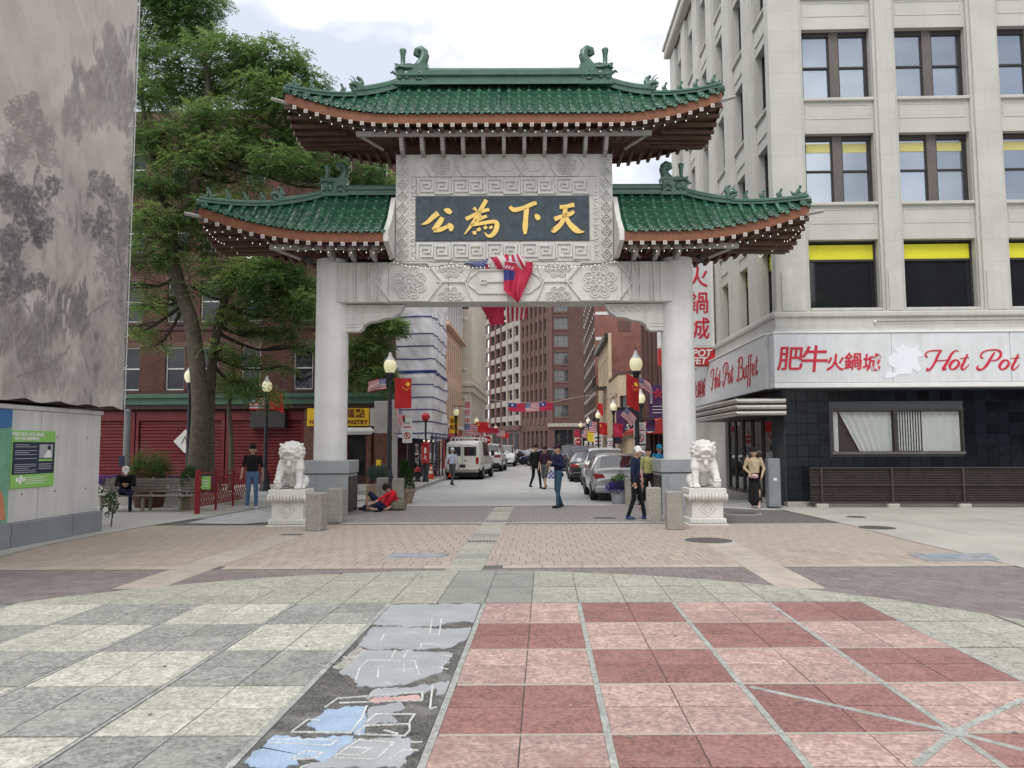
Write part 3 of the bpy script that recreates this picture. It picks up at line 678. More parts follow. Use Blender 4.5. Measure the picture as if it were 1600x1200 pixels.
# lattice borders at the sides
for s_ in (-1, 1):
    xa, xb = 2.46, 2.755; b_ = MB(); n = 9; h = (pz1-pz0-.06)/n
    b_.ribbon([(s_*xa, pz0+.02), (s_*xa, pz1-.02)], .02, PF+.004, PF-.02, 'stone_white'); b_.ribbon([(s_*xb, pz0+.02), (s_*xb, pz1-.02)], .02, PF+.004, PF-.02, 'stone_white')
    b_.build('border_rail', panel)
    for i in range(n):
        zc = pz0+.03+h*(i+.5); xm = s_*(xa+xb)/2
        rib(panel, [(xm-.12, zc), (xm, zc+h*.46), (xm+.12, zc), (xm, zc-h*.46)], .02, PF, .045, closed=True, name='lattice_diamond')
        b_ = MB(); b_.ribbon([(xm-.055, zc), (xm, zc+h*.2), (xm+.055, zc), (xm, zc-h*.2)], .02, PF+.004, PF-.04, 'stone_white', True)
        b_.ribbon([(s_*xa, zc+h*.5), (s_*(xa+.06), zc+h*.27)], .016, PF+.004, PF-.02, 'stone_white'); b_.build('lattice_diamond', panel)
    xm = s_*2.34
    for i in range(12):
        zc = zk0+.1+i*(zk1-zk0-.1)/12
        b_ = MB(); b_.ribbon(arcpts(xm, zc, .06, 90*(i % 4), 90*(i % 4)+260, 8), .022, PF+.004, PF-.018, 'stone_white'); b_.ribbon(arcpts(xm-.02, zc+.09, .035, 0, 250, 6), .018, PF+.004, PF-.018, 'stone_white'); b_.build('scroll', panel)
# key-pattern bands above and below the board
def keyband(za, zb, n=5):
    w_ = (xb1-xb0)/n; h = zb-za
    for i in range(n):
        xa = xb0+i*w_
        b_ = MB(); b_.box(xa-.006, xa+.006, PF-.003, PF+.01, za, zb, 'joint'); b_.build('joint', panel)
        for q in (0, 1):
            x0 = xa+.05+q*w_/2; x1 = x0+w_/2-.06; za_, zb_ = za+.05, zb-.05; k = .22
            pts = [(x0, za_), (x0, zb_), (x1, zb_), (x1, za_+h*.12), (x0+w_*.1, za_+h*.12), (x0+w_*.1, zb_-h*.24), (x1-w_*.1, zb_-h*.24), (x1-w_*.1, za_+h*.34), (x0+w_*.19, za_+h*.34)]
            if q: pts = [(x0+x1-x, za_+zb_-z) for x, z in pts]
            rib(panel, pts, .045, PF, .04, name='key_pattern')
keyband(zk0, zb0-.03); keyband(zb1+.03, zk1)
for z in (zk1+.015, zb0-.015, zb1+.015):
    b_ = MB(); b_.box(-2.38, 2.38, PF-.003, PF+.01, z-.008, z+.008, 'joint'); b_.build('joint', panel)
# carved hexagons in the top band
zc = (zk1+zt)/2; hz = (zt-zk1)/2-.03
for i, x in enumerate((-1.62, -.78, 0, .78, 1.62)):
    w_ = .46 if i != 2 else .62
    rib(panel, [(x-w_, zc), (x-w_*.55, zc+hz), (x+w_*.55, zc+hz), (x+w_, zc), (x+w_*.55, zc-hz), (x-w_*.55, zc-hz)], .03, PF, .04, closed=True)
    if i in (0, 4): rosette(panel, x, zc, .27, PF)
    else: rib(panel, [(x-w_*.5, zc), (x-w_*.3, zc+hz*.5), (x+w_*.3, zc+hz*.5), (x+w_*.5, zc), (x+w_*.3, zc-hz*.5), (x-w_*.3, zc-hz*.5)], .022, PF, .022, closed=True)
# slate board of four panels with gilt characters
bw = (xb1-xb0)/4
board = MB(); board.box(xb0-.02, xb1+.02, PF-.012, PF+.01, zb0-.02, zb1+.02, 'joint'); board = board.build('name_board', gate)
for i in range(4):
    b_ = MB(); b_.bbox(xb0+bw*i+.006, xb0+bw*(i+1)-.006, PF-.03, PF-.005, zb0, zb1, 'slate', .005); b_.build('slate_panel', board)
U = 300/1600; OX, OY = 640, 290               # drawing units of the lettering -> photograph pixels
CH = {
 'gong': [[(240, 235, 45), (200, 265, 42), (150, 310, 30), (100, 330, 6)], [(288, 205, 14), (320, 215, 46), (350, 235, 30)], [(275, 270, 36), (250, 315, 48), (200, 378, 38)], [(200, 378, 34), (260, 372, 36), (320, 345, 30)], [(318, 328, 30), (345, 350, 50), (345, 385, 22)]],
 'wei': [[(640, 125, 34), (600, 195, 36), (540, 300, 32), (460, 410, 10)], [(535, 190, 30), (560, 215, 18)], [(470, 285, 34), (530, 255, 30), (600, 220, 30), (665, 205, 28)], [(545, 305, 30), (600, 275, 28), (645, 260, 26)], [(590, 250, 22), (580, 300, 26)], [(510, 335, 26), (600, 320, 30), (700, 305, 32), (728, 325, 40), (720, 375, 42), (690, 415, 36), (655, 425, 24), (625, 395, 8)], [(540, 385, 40), (545, 412, 24)], [(572, 360, 36), (585, 382, 30)], [(625, 345, 32), (640, 365, 28)], [(672, 345, 34), (685, 362, 28)]],
 'xia': [[(835, 180, 26), (870, 208, 38), (950, 190, 34), (1020, 160, 36), (1058, 150, 30)], [(975, 195, 44), (968, 270, 40), (963, 350, 46), (962, 410, 20)], [(1045, 245, 16), (1065, 268, 46), (1078, 290, 26)]],
 'tian': [[(1250, 185, 34), (1300, 180, 32), (1370, 165, 38)], [(1205, 285, 38), (1270, 262, 34), (1340, 240, 36), (1368, 218, 24)], [(1295, 190, 40), (1290, 260, 38), (1255, 330, 40), (1200, 378, 42), (1190, 370, 12)], [(1300, 262, 30), (1330, 320, 42), (1380, 370, 52), (1415, 388, 32), (1455, 390, 6)]]}
for nm, st in CH.items():
    b_ = MB()
    for s_ in st:
        c = catmull(s_, 6) if len(s_) > 2 else s_
        pts = [GP(OX+p[0]*U, OY+p[1]*U, PF) for p in c]; wds = [max(p[2], 2)*U/1200*19.2 for p in c]
        b_.ribbon(pts, wds, PF-.02, PF-.062, 'gold')
    b_.build('gilt_character', board)
# ---- roofs
tile_u = MB()
def barrel(n=6, r0=.070, r1=.060, L_=.34):
    b_ = MB(); vs_ = []
    for y, r in ((0, r0), (L_*.1, r0), (L_*.14, r1), (L_, r1*.97)):
        vs_ += [(-r*math.cos(math.pi*k/n), y, r*math.sin(math.pi*k/n)-.005) for k in range(n+1)]
    fs_ = [(j*(n+1)+k, j*(n+1)+k+1, (j+1)*(n+1)+k+1, (j+1)*(n+1)+k) for j in range(3) for k in range(n)]+[tuple(range(n, -1, -1))]
    b_.add(vs_, fs_, 'tile_green', True); return b_.mesh('barrel_tile')
BARREL = barrel()
b_ = MB()
b_.M = Matrix.Rotation(math.pi/2, 4, 'X'); b_.lathe([(.001, 0), (.078, 0), (.078, .035), (.062, .04), (.058, .032), (.03, .032), (.025, .04), (.001, .04)], 'tile_green', 14, (0, .035, 0)); b_.M = Matrix.Identity(4)
b_.prism([(.07, .02), (.19, .02), (.19, -.01), (.165, -.045), (.13, -.07), (.095, -.045), (.07, -.01)], 'xz', -.025, 0, 'tile_green')
EAVE = b_.mesh('eave_tile')
def soft_box_sweep(mb, pts, wd, h, m, base=0.0):
    """ridge: swept moulded profile along a 3-D line"""
    prof = [(-wd*.62, 0), (-wd*.62, h*.12), (-wd*.42, h*.2), (-wd*.42, h*.42), (-wd*.56, h*.5), (-wd*.56, h*.6), (-wd*.36, h*.68), (-wd*.36, h*.84), (-wd*.25, h*.97), (0, h*1.04)]
    prof = prof+[(-x, z) for x, z in prof[::-1][1:]]
    pts = [Vector(p) for p in pts]; vs_ = []; n = len(prof)
    for i, p in enumerate(pts):
        d = pts[min(i+1, len(pts)-1)]-pts[max(i-1, 0)]; d.z = 0; d.normalize(); sd = Vector((d.y, -d.x, 0))
        vs_ += [p+sd*a+Vector((0, 0, z+base)) for a, z in prof]
    fs_ = [(i*n+k, i*n+k+1, (i+1)*n+k+1, (i+1)*n+k) for i in range(len(pts)-1) for k in range(n-1)]+[tuple(range(n)), tuple(range((len(pts)-1)*n+n-1, (len(pts)-1)*n-1, -1))]
    mb.add(vs_, fs_, m)
HE = 1.40
class Roof:
    def __init__(s, x0, xr, xe, ze, rise, xk, zr, zc, a=.6): s.x0, s.xr, s.xe, s.ze, s.rise, s.xk, s.zr, s.zc, s.a = x0, xr, xe, ze, rise, xk, zr, zc, a
    def eave(s, x): return s.ze+s.rise*max(0, (abs(x)-s.xk)/(s.xe-s.xk))**2
    def hip(s, t): return s.zc+(s.zr-s.zc)*max(0, 1-t)**2.5
    def F(s, x, q):                          # front slope
        ax = abs(x)
        if ax <= s.xr: yt, zt = 0.0, s.zr
        else: t = (ax-s.xr)/(s.xe-s.xr); yt, zt = -HE*t, s.hip(t)
        ze = s.eave(x); return Vector((x, -HE+(yt+HE)*q, ze+(zt-ze)*(s.a*q+(1-s.a)*q*q)))
    def seave(s, y): return s.eave(s.xe)-(s.rise*.75)*(1-min(1, (abs(y)/HE))**2)*1.0
    def Sd(s, y, q, sg):                     # side slope
        t = abs(y)/HE; xt = s.xr+(s.xe-s.xr)*t; zt = s.hip(t); ze = s.seave(y); return Vector((sg*(s.xe+(xt-s.xe)*q), y, ze+(zt-ze)*(s.a*q+(1-s.a)*q*q)))
def tile_matrix(p, q, lat):
    d = q-p; L_ = d.length; d.normalize(); z = lat.cross(d).normalized()
    return Matrix(((lat.x, d.x*L_/.33, z.x, p.x), (lat.y, d.y*L_/.33, z.y, p.y), (lat.z, d.z*L_/.33, z.z, p.z), (0, 0, 0, 1)))
PITCH_X = .262
def chiwen(parent, x, z, sg, k=1.0, name='ridge_dragon'):
    """ridge-end dragon: carved block, upright post, tail curling back"""
    b_ = MB(); b_.M = T(x, 0, z, s=(sg*k, k, k)); g_ = 'ridge_green'
    b_.bbox(-.38, .34, -.17, .17, 0, .42, g_, .03); b_.bbox(-.44, .38, -.2, .2, -.06, .06, g_, .02)
    b_.prism([(-.38, .36), (.34, .36), (.38, .5), (.2, .46), (.05, .5), (-.1, .47), (-.28, .52), (-.42, .46)], 'xz', -.15, .15, g_)
    for yy in (-.17, .17):
        b_.ell((.08, yy, .2), (.1, .05, .12), g_, 10); b_.ell((.24, yy, .14), (.07, .05, .07), g_, 8)
        b_.tube([(-.36, yy, .12), (-.24, yy*1.15, .26), (-.12, yy*1.15, .2), (-.16, yy*1.15, .08), (-.26, yy*1.1, .1)], .03, g_, 6)
        b_.tube([(-.05, yy, .38), (.1, yy*1.2, .36), (.26, yy*1.2, .4), (.36, yy*1.1, .32)], .035, g_, 6)
    b_.lathe([(.085, .42), (.075, .5), (.055, .56), (.06, .75), (.085, .86), (.08, .9), (.02, .93)], g_, 10, (.2, 0, 0))
    b_.tube([(-.12, 0, .4), (-.2, 0, .5), (-.27, 0, .6), (-.31, 0, .72), (-.3, 0, .83), (-.22, 0, .9), (-.13, 0, .87), (-.11, 0, .79), (-.16, 0, .75), (-.2, 0, .78)], [.14, .13, .125, .115, .105, .1, .085, .07, .055, .03], g_, 10)
    for i in range(4): b_.ell((-.33-.02*i % .05, 0, .56+i*.09), (.06, .1, .05), g_, 8)
    b_.tube([(.34, 0, .3), (.44, 0, .36), (.5, .0, .32)], [.05, .035, .01], g_, 6)
    return b_.build(name, parent)
def hipbeast(parent, p, ang, k, name='hip_dragon'):
    b_ = MB(); b_.M = Matrix.Translation(p) @ Matrix.Rotation(ang, 4, 'Z') @ Matrix.Scale(k, 4); g_ = 'ridge_green'
    b_.bbox(-.2, .12, -.1, .1, 0, .12, g_, .02)
    b_.tube([(-.12, 0, .08), (-.1, 0, .2), (-.02, 0, .28), (.1, 0, .27), (.2, 0, .22)], [.11, .12, .11, .085, .04], g_, 9)
    b_.tube([(.06, 0, .16), (.14, 0, .13), (.2, 0, .15)], [.05, .04, .02], g_, 6)
    b_.tube([(-.12, 0, .24), (-.18, 0, .36), (-.14, 0, .45), (-.04, 0, .5), (-.02, 0, .44)], [.09, .085, .07, .05, .02], g_, 8)
    for yy in (-.05, .05): b_.tube([(.02, yy, .33), (.1, yy*1.8, .42), (.2, yy*2, .46)], [.022, .016, .006], g_, 5)
    return b_.build(name, parent)
def hipfigure(parent, p, ang, k, seat=False):
    b_ = MB(); b_.M = Matrix.Translation(p) @ Matrix.Rotation(ang, 4, 'Z') @ Matrix.Scale(k, 4); g_ = 'ridge_green'
    b_.bbox(-.08, .08, -.045, .045, -.02, .03, g_, .01)
    b_.tube([(-.05, 0, .03), (-.03, 0, .1), (0, 0, .17), (.02, 0, .21)], [.05, .055, .045, .035], g_, 8); b_.ell((.035, 0, .24), (.045, .035, .045), g_, 8)
    for yy in (-.03, .03): b_.tube([(.0, yy, .14), (.045, yy, .07), (.05, yy, .02)], [.02, .016, .018], g_, 5)
    if seat: b_.tube([(-.06, 0, .05), (-.15, 0, .08), (-.2, 0, .16)], [.05, .04, .015], g_, 6); b_.tube([(.06, 0, .04), (.14, 0, .05), (.19, 0, .1)], [.045, .03, .012], g_, 6)
    else: b_.tube([(-.05, 0, .05), (-.1, 0, .12), (-.08, 0, .2)], [.025, .02, .008], g_, 5)
    return b_.build('hip_figure', parent)
def make_roof(rf, name, sides, lower):
    root = MB(); sx_ = sides
    # deck and soffit: one shell
    for sg in sides:
        NX = 24
        xs = lambda u: sg*(rf.x0+(rf.xe-rf.x0)*u)
        for ys in (1, -1):
            root.grid(lambda u, v: (lambda p: (p.x, p.y*ys, p.z-.05))(rf.F(xs(u), v)), NX, 5, 'tile_green_pan')
            root.grid(lambda u, v: (xs(u), ys*(-HE+.04+(HE-.04)*v), (rf.eave(xs(u))-.17)*(1-v)+(rf.ze-.02)*v), NX, 4, 'soffit_wood')
        root.grid(lambda u, v: (lambda p: (p.x, p.y, p.z-.05))(rf.Sd(-HE+2*HE*u, v, sg)), 12, 5, 'tile_green_pan')
        root.grid(lambda u, v: (sg*(rf.xe-.04-(rf.xe-rf.xr)*v), -HE+2*HE*u, (rf.seave(-HE+2*HE*u)-.19)*(1-v)+(rf.ze-.05)*v), 12, 4, 'soffit_wood')
    roof = root.build(name, gate)
    rest = MB(); pans = MB()
    for sg in sides:
        # rib positions
        n = int((rf.xe-.06-rf.x0)/PITCH_X); xs_ = [rf.x0+PITCH_X*(i+.5) for i in range(n+1) if rf.x0+PITCH_X*(i+.5) < rf.xe-.03]
        for x in xs_:
            x *= sg; L_ = (rf.F(x, 1)-rf.F(x, 0)).length; k = max(1, round(L_/.33))
            for i in range(k):
                M = tile_matrix(rf.F(x, i/k), rf.F(x, (i+1)/k), Vector((1, 0, 0)))
                put('barrel_tile', BARREL, roof, M)
                Mb = Matrix.Diagonal((1, -1, 1, 1)) @ M
                append_mesh(rest, BARREL, Mb)
            e = rf.F(x, 0); put('eave_tile', EAVE, roof, T(e.x, e.y-.03, e.z+.005))
            # pan courses beside this rib
            for i in range(k):
                a, b2 = rf.F(x+sg*.131, i/k), rf.F(x+sg*.131, min(1, (i+1.15)/k)); hw = .085
                up = Vector((0, 0, .028))
                for ys in (1, -1):
                    f_ = lambda p, dx, dz: (p.x+dx, p.y*ys, p.z+dz-.012)
                    pans.add([f_(a, -hw, .03), f_(a, 0, .012), f_(a, hw, .03), f_(b2, hw, .004), f_(b2, 0, -.014), f_(b2, -hw, .004), f_(a, -hw, -.02), f_(a, 0, -.035), f_(a, hw, -.02)], [(0, 1, 4, 5), (1, 2, 3, 4), (6, 7, 1, 0), (7, 8, 2, 1)], 'tile_green_pan')
        for i in range(int(2*HE/PITCH_X)):
            y = -HE+PITCH_X*(i+.5); L_ = (rf.Sd(y, 1, sg)-rf.Sd(y, 0, sg)).length; k = max(1, round(L_/.33))
            for j in range(k):
                append_mesh(rest, BARREL, tile_matrix(rf.Sd(y, j/k, sg), rf.Sd(y, (j+1)/k, sg), Vector((0, sg, 0))))
            e = rf.Sd(y, 0, sg); append_mesh(rest, EAVE, T(e.x+sg*.03, e.y, e.z, rz=sg*math.pi/2))
        # fascia boards: front, side, back
        m2 = MB()
        for ys in (-1, 1):
            m2.grid(lambda u, v: (sg*(rf.x0+(rf.xe-rf.x0)*u), ys*HE, rf.eave(rf.x0+(rf.xe-rf.x0)*u)-.27+.235*v), 24, 1, 'fascia', False)
            m2.grid(lambda u, v: (sg*(rf.x0+(rf.xe-rf.x0)*u), ys*(HE-.06*v), rf.eave(rf.x0+(rf.xe-rf.x0)*u)-.27), 24, 1, 'fascia', False)
        m2.grid(lambda u, v: (sg*rf.xe, -HE+2*HE*u, rf.seave(-HE+2*HE*u)-.27+.235*v), 14, 1, 'fascia', False)
        m2.build('fascia_board', roof)
        # rafters with patterned white ends
        RAF = MB(); RAF.bbox(-.045, .045, 0, 1.2, -.045, .045, 'soffit_wood', .006); RAF.box(-.046, .046, -.012, .0, -.046, .046, 'rafter_end'); RAF.box(-.02, .02, -.015, -.012, -.02, .02, 'rafter_mark'); RAF = RAF.mesh('rafter')
        x = rf.x0+.14
        while x < rf.xe-.1:
            z = rf.eave(x)-.315; dz = .06 if x < rf.xr+1.2 else .1
            k2 = 1.0 if x < rf.xr else max(.2, 1-(x-rf.xr)/(rf.xe-rf.xr)*1.05)
            put('rafter', RAF, roof, Matrix(((1, 0, 0, sg*x), (0, k2, 0, -HE-.015), (0, dz*k2, 1, z), (0, 0, 0, 1))))
            append_mesh(rest, RAF, Matrix(((1, 0, 0, sg*x), (0, -k2, 0, HE+.015), (0, dz*k2, 1, z), (0, 0, 0, 1))))
            x += .277
        y = -HE+.1
        while y < HE:
            k2 = 1.7*max(.2, 1-abs(y)/HE*1.0); put('rafter', RAF, roof, Matrix(((0, -sg*k2, 0, sg*(rf.xe+.015)), (1, 0, 0, y), (0, .03*k2, 1, rf.seave(y)-.315), (0, 0, 0, 1)))); y += .277
        # hip rafters poking out of the corners
        for ys in (-1, 1):
            m2 = MB(); zc = rf.eave(rf.xe)-.3; a = Vector((sg*(rf.xr+.6), ys*-.3*-1*0+ys*.35, zc-.18)); b2 = Vector((sg*(rf.xe+.3), ys*(HE+.12), zc+.06))
            m2.tube([a, b2], [.06, .045], 'eave_concrete', 4, False); m2.build('hip_rafter', roof)
        # hip ridges
        for ys in (-1, 1):
            pts = [Vector((sg*(rf.xr+(rf.xe-rf.xr)*t), ys*HE*t, rf.hip(t)-.04)) for t in [i/12 for i in range(13)]]
            m2 = MB(); kk = 6
            soft_box_sweep(m2, pts[:kk], .2, .30 if not lower else .22, 'ridge_green'); soft_box_sweep(m2, pts[kk-1:], .17, .16, 'ridge_green'); m2.build('hip_ridge', roof)
            ang = math.atan2(ys*HE, sg*(rf.xe-rf.xr))
            hipbeast(roof, pts[kk-1]+Vector((0, 0, .12)), ang, .85 if not lower else .75)
            for i, t in enumerate((.53, .66, .79, .93)):
                hipfigure(roof, Vector((sg*(rf.xr+(rf.xe-rf.xr)*t), ys*HE*t, rf.hip(t)+.1)), ang, .85 if i < 3 else .95, i == 3)
            m2 = MB(); e = Vector((sg*rf.xe, ys*HE, rf.hip(1)-.05)); m2.tube([e-Vector((sg*.1, ys*.05, 0)), e+Vector((sg*.05, ys*.03, .03))], [.085, .085], 'ridge_green', 10, False); m2.build('corner_tile', roof)
        if lower: chiwen(roof, sg*(rf.xr-.15), rf.zr-.05, sg, .92)
    rest.build('rear_tiles', roof, kind='stuff'); pans.build('pan_tiles', roof, kind='stuff')
    m2 = MB()
    if not lower:
        soft_box_sweep(m2, [(-rf.xr-.1, 0, rf.zr-.1), (rf.xr+.1, 0, rf.zr-.1)], .46, .54, 'ridge_green'); m2.build('main_ridge', roof)
        for sg in (-1, 1): chiwen(roof, sg*(rf.xr-.22), rf.zr-.02, sg, 1.12)
    else:
        sg = sides[0]
        soft_box_sweep(m2, [(sg*(rf.x0-.1), 0, rf.zr-.06), (sg*rf.xr, 0, rf.zr-.06)], .22, .3, 'ridge_green'); m2.build('main_ridge', roof)
    return roof
ru = Roof(0, 2.68, 5.37, 9.85, .56, 2.6, 11.22, 10.47); roof_u = make_roof(ru, 'upper_roof', (-1, 1), False)
roofs_l = []
for sg in (-1, 1):
    rl = Roof(2.92, 4.6, 7.4, 6.90, .66, 4.0, 8.28, 7.66); r_ = make_roof(rl, 'wing_roof', (sg,), True); roofs_l.append(r_)
    # end board closing the wing against the name panel
    mb = MB(); P_ = [(-HE-.05, 6.55), (-HE-.03, 6.82), (-.9, 7.25), (-.3, 8.0), (.3, 8.0), (.9, 7.25), (HE+.03, 6.82), (HE+.05, 6.55), (1.0, 6.45), (.5, 6.36), (-.5, 6.36), (-1.0, 6.45)]
    mb.prism([(y, z+.09) for y, z in P_], 'yz', sg*2.79, sg*2.91, 'stone_white'); mb.build('end_board', r_)
# pale trays and curved fins under the eaves
def fin_tray(parent, xs_, z, xa, xb, zb):
    mb = MB(); mb.bbox(xa, xb, -1.0, -.9, z-.04, z+.09, 'eave_concrete', .01); mb.build('eave_beam', parent)
    for x, e in ((xa, 1), (xb, -1)):
        mb = MB(); mb.tube([(x+e*.04, -.95, z+.02), (x+e*.55, -.2, z-.08)], .05, 'eave_concrete', 4, False); mb.build('eave_brace', parent)
    for x in xs_:
        mb = MB(); P_ = [(-.96, z+.05), (-.96, z-.08), (-.9, z-.19), (-.78, zb+.04), (-.6, zb), (-.36, zb), (-.36, z+.05)]
        mb.prism(P_, 'yz', x-.045, x+.045, 'eave_concrete'); mb.build('bracket_fin', parent)
fin_tray(roof_u, [-2.58+i*.516 for i in range(11)], 9.48, -3.7, 3.7, 9.1)
mb = MB(); mb.box(-2.62, 2.62, -.2, .2, 9.2, 9.85, 'soffit_wood'); mb.build('core_beam', roof_u)
mb = MB()
for i in range(24): mb.box(-3.5+i*.3, -3.45+i*.3, -.9, -.2, 9.56, 9.6, 'soffit_wood')
mb.build('soffit_battens', roof_u, kind='stuff')
for sg, r_ in zip((-1, 1), roofs_l):
    fin_tray(r_, [sg*(3.28+i*.53) for i in range(3)], 6.6, *(sorted((sg*2.95, sg*5.8))), 6.39)
    mb = MB(); x0, x1 = sorted((sg*2.93, sg*5.2)); mb.box(x0, x1, -.25, .25, 6.5, 7.0, 'soffit_wood'); mb.build('core_beam', r_)
# small floodlights under the wings
for sg, r_ in zip((-1, 1), roofs_l):
    mb = MB(); mb.tube([(sg*4.9, -.7, 6.5), (sg*4.9, -.7, 6.38)], .015, 'black_paint'); mb.tube([(sg*4.9-.05, -.8, 6.4), (sg*4.9+.1, -.62, 6.3)], [.07, .05], 'black_paint', 8); mb.build('floodlight', r_)
# strings of little lamps hung along the eaves
def light_string(label, pts, sag=.05, step=.2):
    root = thing('light_string', label, 'string lights', GO, GR, 'string lights on the gate')
    wire = []; bl = MB(); n = 0
    for a, b2 in zip(pts[:-1], pts[1:]):
        a, b2 = Vector(a), Vector(b2); k = max(2, int((b2-a).length/step))
        for i in range(k):
            t = i/k; p = a+(b2-a)*t; p.z -= sag*4*t*(1-t)+random.uniform(0, .03); wire.append(p)
            bl.ell((p.x, p.y, p.z-.03), (.009, .009, .018), 'bulb', 6)
    wire.append(Vector(pts[-1])); mb = MB(); mb.tube(wire, .006, 'wire', 4); mb.build('wire', root); bl.build('bulbs', root, kind='stuff')
ez = lambda rf, x: rf.eave(x)-.42
light_string('string of tiny white lamps along the front eave of the upper roof', [(x, -HE-.03, ez(ru, x)) for x in [-5.25+i*.525 for i in range(21)]], .03, .3)
light_string('string of tiny white lamps along the left wing eave', [(-x, -HE-.03, ez(rl, x)) for x in [2.95+i*.55 for i in range(9)]], .08, .15)
light_string('string of tiny white lamps along the right wing eave', [(x, -HE-.03, ez(rl, x)) for x in [2.95+i*.55 for i in range(9)]], .08, .15)
light_string('string of tiny lamps looping round the left wing corner', [(-7.35, -1.2, 7.12), (-7.0, -.4, 6.9), (-6.9, .4, 6.9), (-7.0, 1.3, 7.05)], .12, .1)
light_string('string of tiny lamps looping round the right wing corner', [(7.35, -1.2, 7.12), (7.0, -.4, 6.9), (6.9, .4, 6.9), (7.0, 1.3, 7.05)], .12, .1)
light_string('string of tiny lamps drooping along the lintel top', [(-2.9, -.45, 6.5), (-2.3, -.45, 6.3), (-1.2, -.45, 6.34), (-.3, -.45, 6.3), (.8, -.45, 6.3), (1.7, -.45, 6.28), (2.9, -.45, 6.45)], .06, .1)
# ---------------------------------------------------------------- buildings: palette
brickmat('limestone', (0.50, 0.495, 0.455), (0.485, 0.48, 0.44), (0.40, 0.395, 0.365), 1.35, .62, msize=.006, var=.08, bump=.15)
mat('limestone_trim', (0.51, 0.505, 0.465), .8, .07, 1.5, .1, 50, stain=.14, sscale=.6, scol=(.36, .35, .31), streak=.08)
mat('limestone_panel', (0.49, 0.485, 0.445), .8, .06, 1.5, .1, 50, stain=.1, sscale=.6, scol=(.36, .35, .31))
brickmat('brick_red', (0.105, 0.04, 0.034), (0.08, 0.032, 0.028), (0.095, 0.07, 0.062), .21, .072)
brickmat('brick_brown', (0.105, 0.056, 0.049), (0.09, 0.05, 0.044), (0.10, 0.07, 0.064), .4, .1, var=.12)
brickmat('brick_party', (0.24, 0.095, 0.075), (0.19, 0.08, 0.065), (0.24, 0.17, 0.14), .25, .08)
mat('terracotta', (0.125, 0.068, 0.06), .8, .1, 2)
mat('tan_stucco', (0.58, 0.40, 0.29), .85, .06, 2)
mat('cream_stone', (0.66, 0.61, 0.51), .8, .06, 1.5, streak=.06)
mat('beige_brick', (0.60, 0.48, 0.33), .85, .08, 2, fine=.12, fscale=20)
mat('garage_concrete', (0.30, 0.265, 0.235), .85, .08, 2)
mat('garage_dark', (0.030, 0.027, 0.027), .9, .2, 2)
mat('frame_dark', (0.036, 0.032, 0.03), .5, .15, 5)
mat('frame_grey', (0.12, 0.105, 0.095), .5, .12, 5)
mat('frame_white', (0.62, 0.62, 0.60), .55, .08, 5)
mat('glass_sky', (0.31, 0.345, 0.40), .04, .06, .8, metal=.75, spec=.8, rnd=.2)
mat('glass_dark', (0.014, 0.016, 0.02), .03, .1, 1, spec=.6)
mat('glass_mid', (0.055, 0.062, 0.07), .05, .25, .8, spec=.9)
mat('yellow_panel', (0.72, 0.69, 0.03), .5, .05, 2)
mat('blind_yellow', (0.55, 0.50, 0.18), .6, .05, 2)
mat('blind', (0.62, 0.66, 0.62), .6, .05, 2)
mat('black_tile', (0.006, 0.008, 0.011), .14, .3, 3, spec=.28, rnd=.45)
mat('grout', (0.055, 0.06, 0.065), .9)
mat('green_trim', (0.055, 0.115, 0.075), .6, .12, 3)
mat('maroon_trim', (0.055, 0.025, 0.022), .6, .12, 3)
mat('red_granite', (0.15, 0.065, 0.048), .4, .25, 5, fine=.2, fscale=60)
mat('yellow_sign', (0.80, 0.50, 0.02), .5, .06, 2)
mat('letter_maroon', (0.13, 0.02, 0.02), .6, .05)
mat('wrap_white', (0.90, 0.905, 0.92), .35, .05, 2.5, .2, 4, spec=.5)
mat('wrap_blue', (0.03, 0.05, 0.22), .4, .1, 3)
mat('logo_pale', (0.76, 0.80, 0.84), .4, .03)
mat('green_sign', (0.25, 0.52, 0.12), .5, .05, 4)
mat('navy_sign', (0.02, 0.028, 0.06), .5, .05)
mat('print_grey', (0.36, 0.38, 0.42), .6, .05)
mat('concrete_wall', (0.56, 0.555, 0.535), .85, .1, .9, .2, 60, fine=.06, stain=.45, sscale=1.1, scol=(.62, .61, .58), streak=.1)
mat('granite_block', (0.22, 0.235, 0.255), .7, .1, 1.5, .15, 60, fine=.12, fscale=60)
mat('soffit_rust', (0.10, 0.065, 0.05), .8, .2, 3)
mat('steel_brushed', (0.52, 0.50, 0.46), .28, .1, 3, metal=.9)
mat('purple', (0.075, 0.022, 0.10), .6, .08, 3)
mat('awning_red', (0.42, 0.03, 0.03), .7, .1, 3)
mat('rail_brown', (0.05, 0.036, 0.032), .6, .2, 6)
mat('roof_flat', (0.12, 0.12, 0.12), .9)
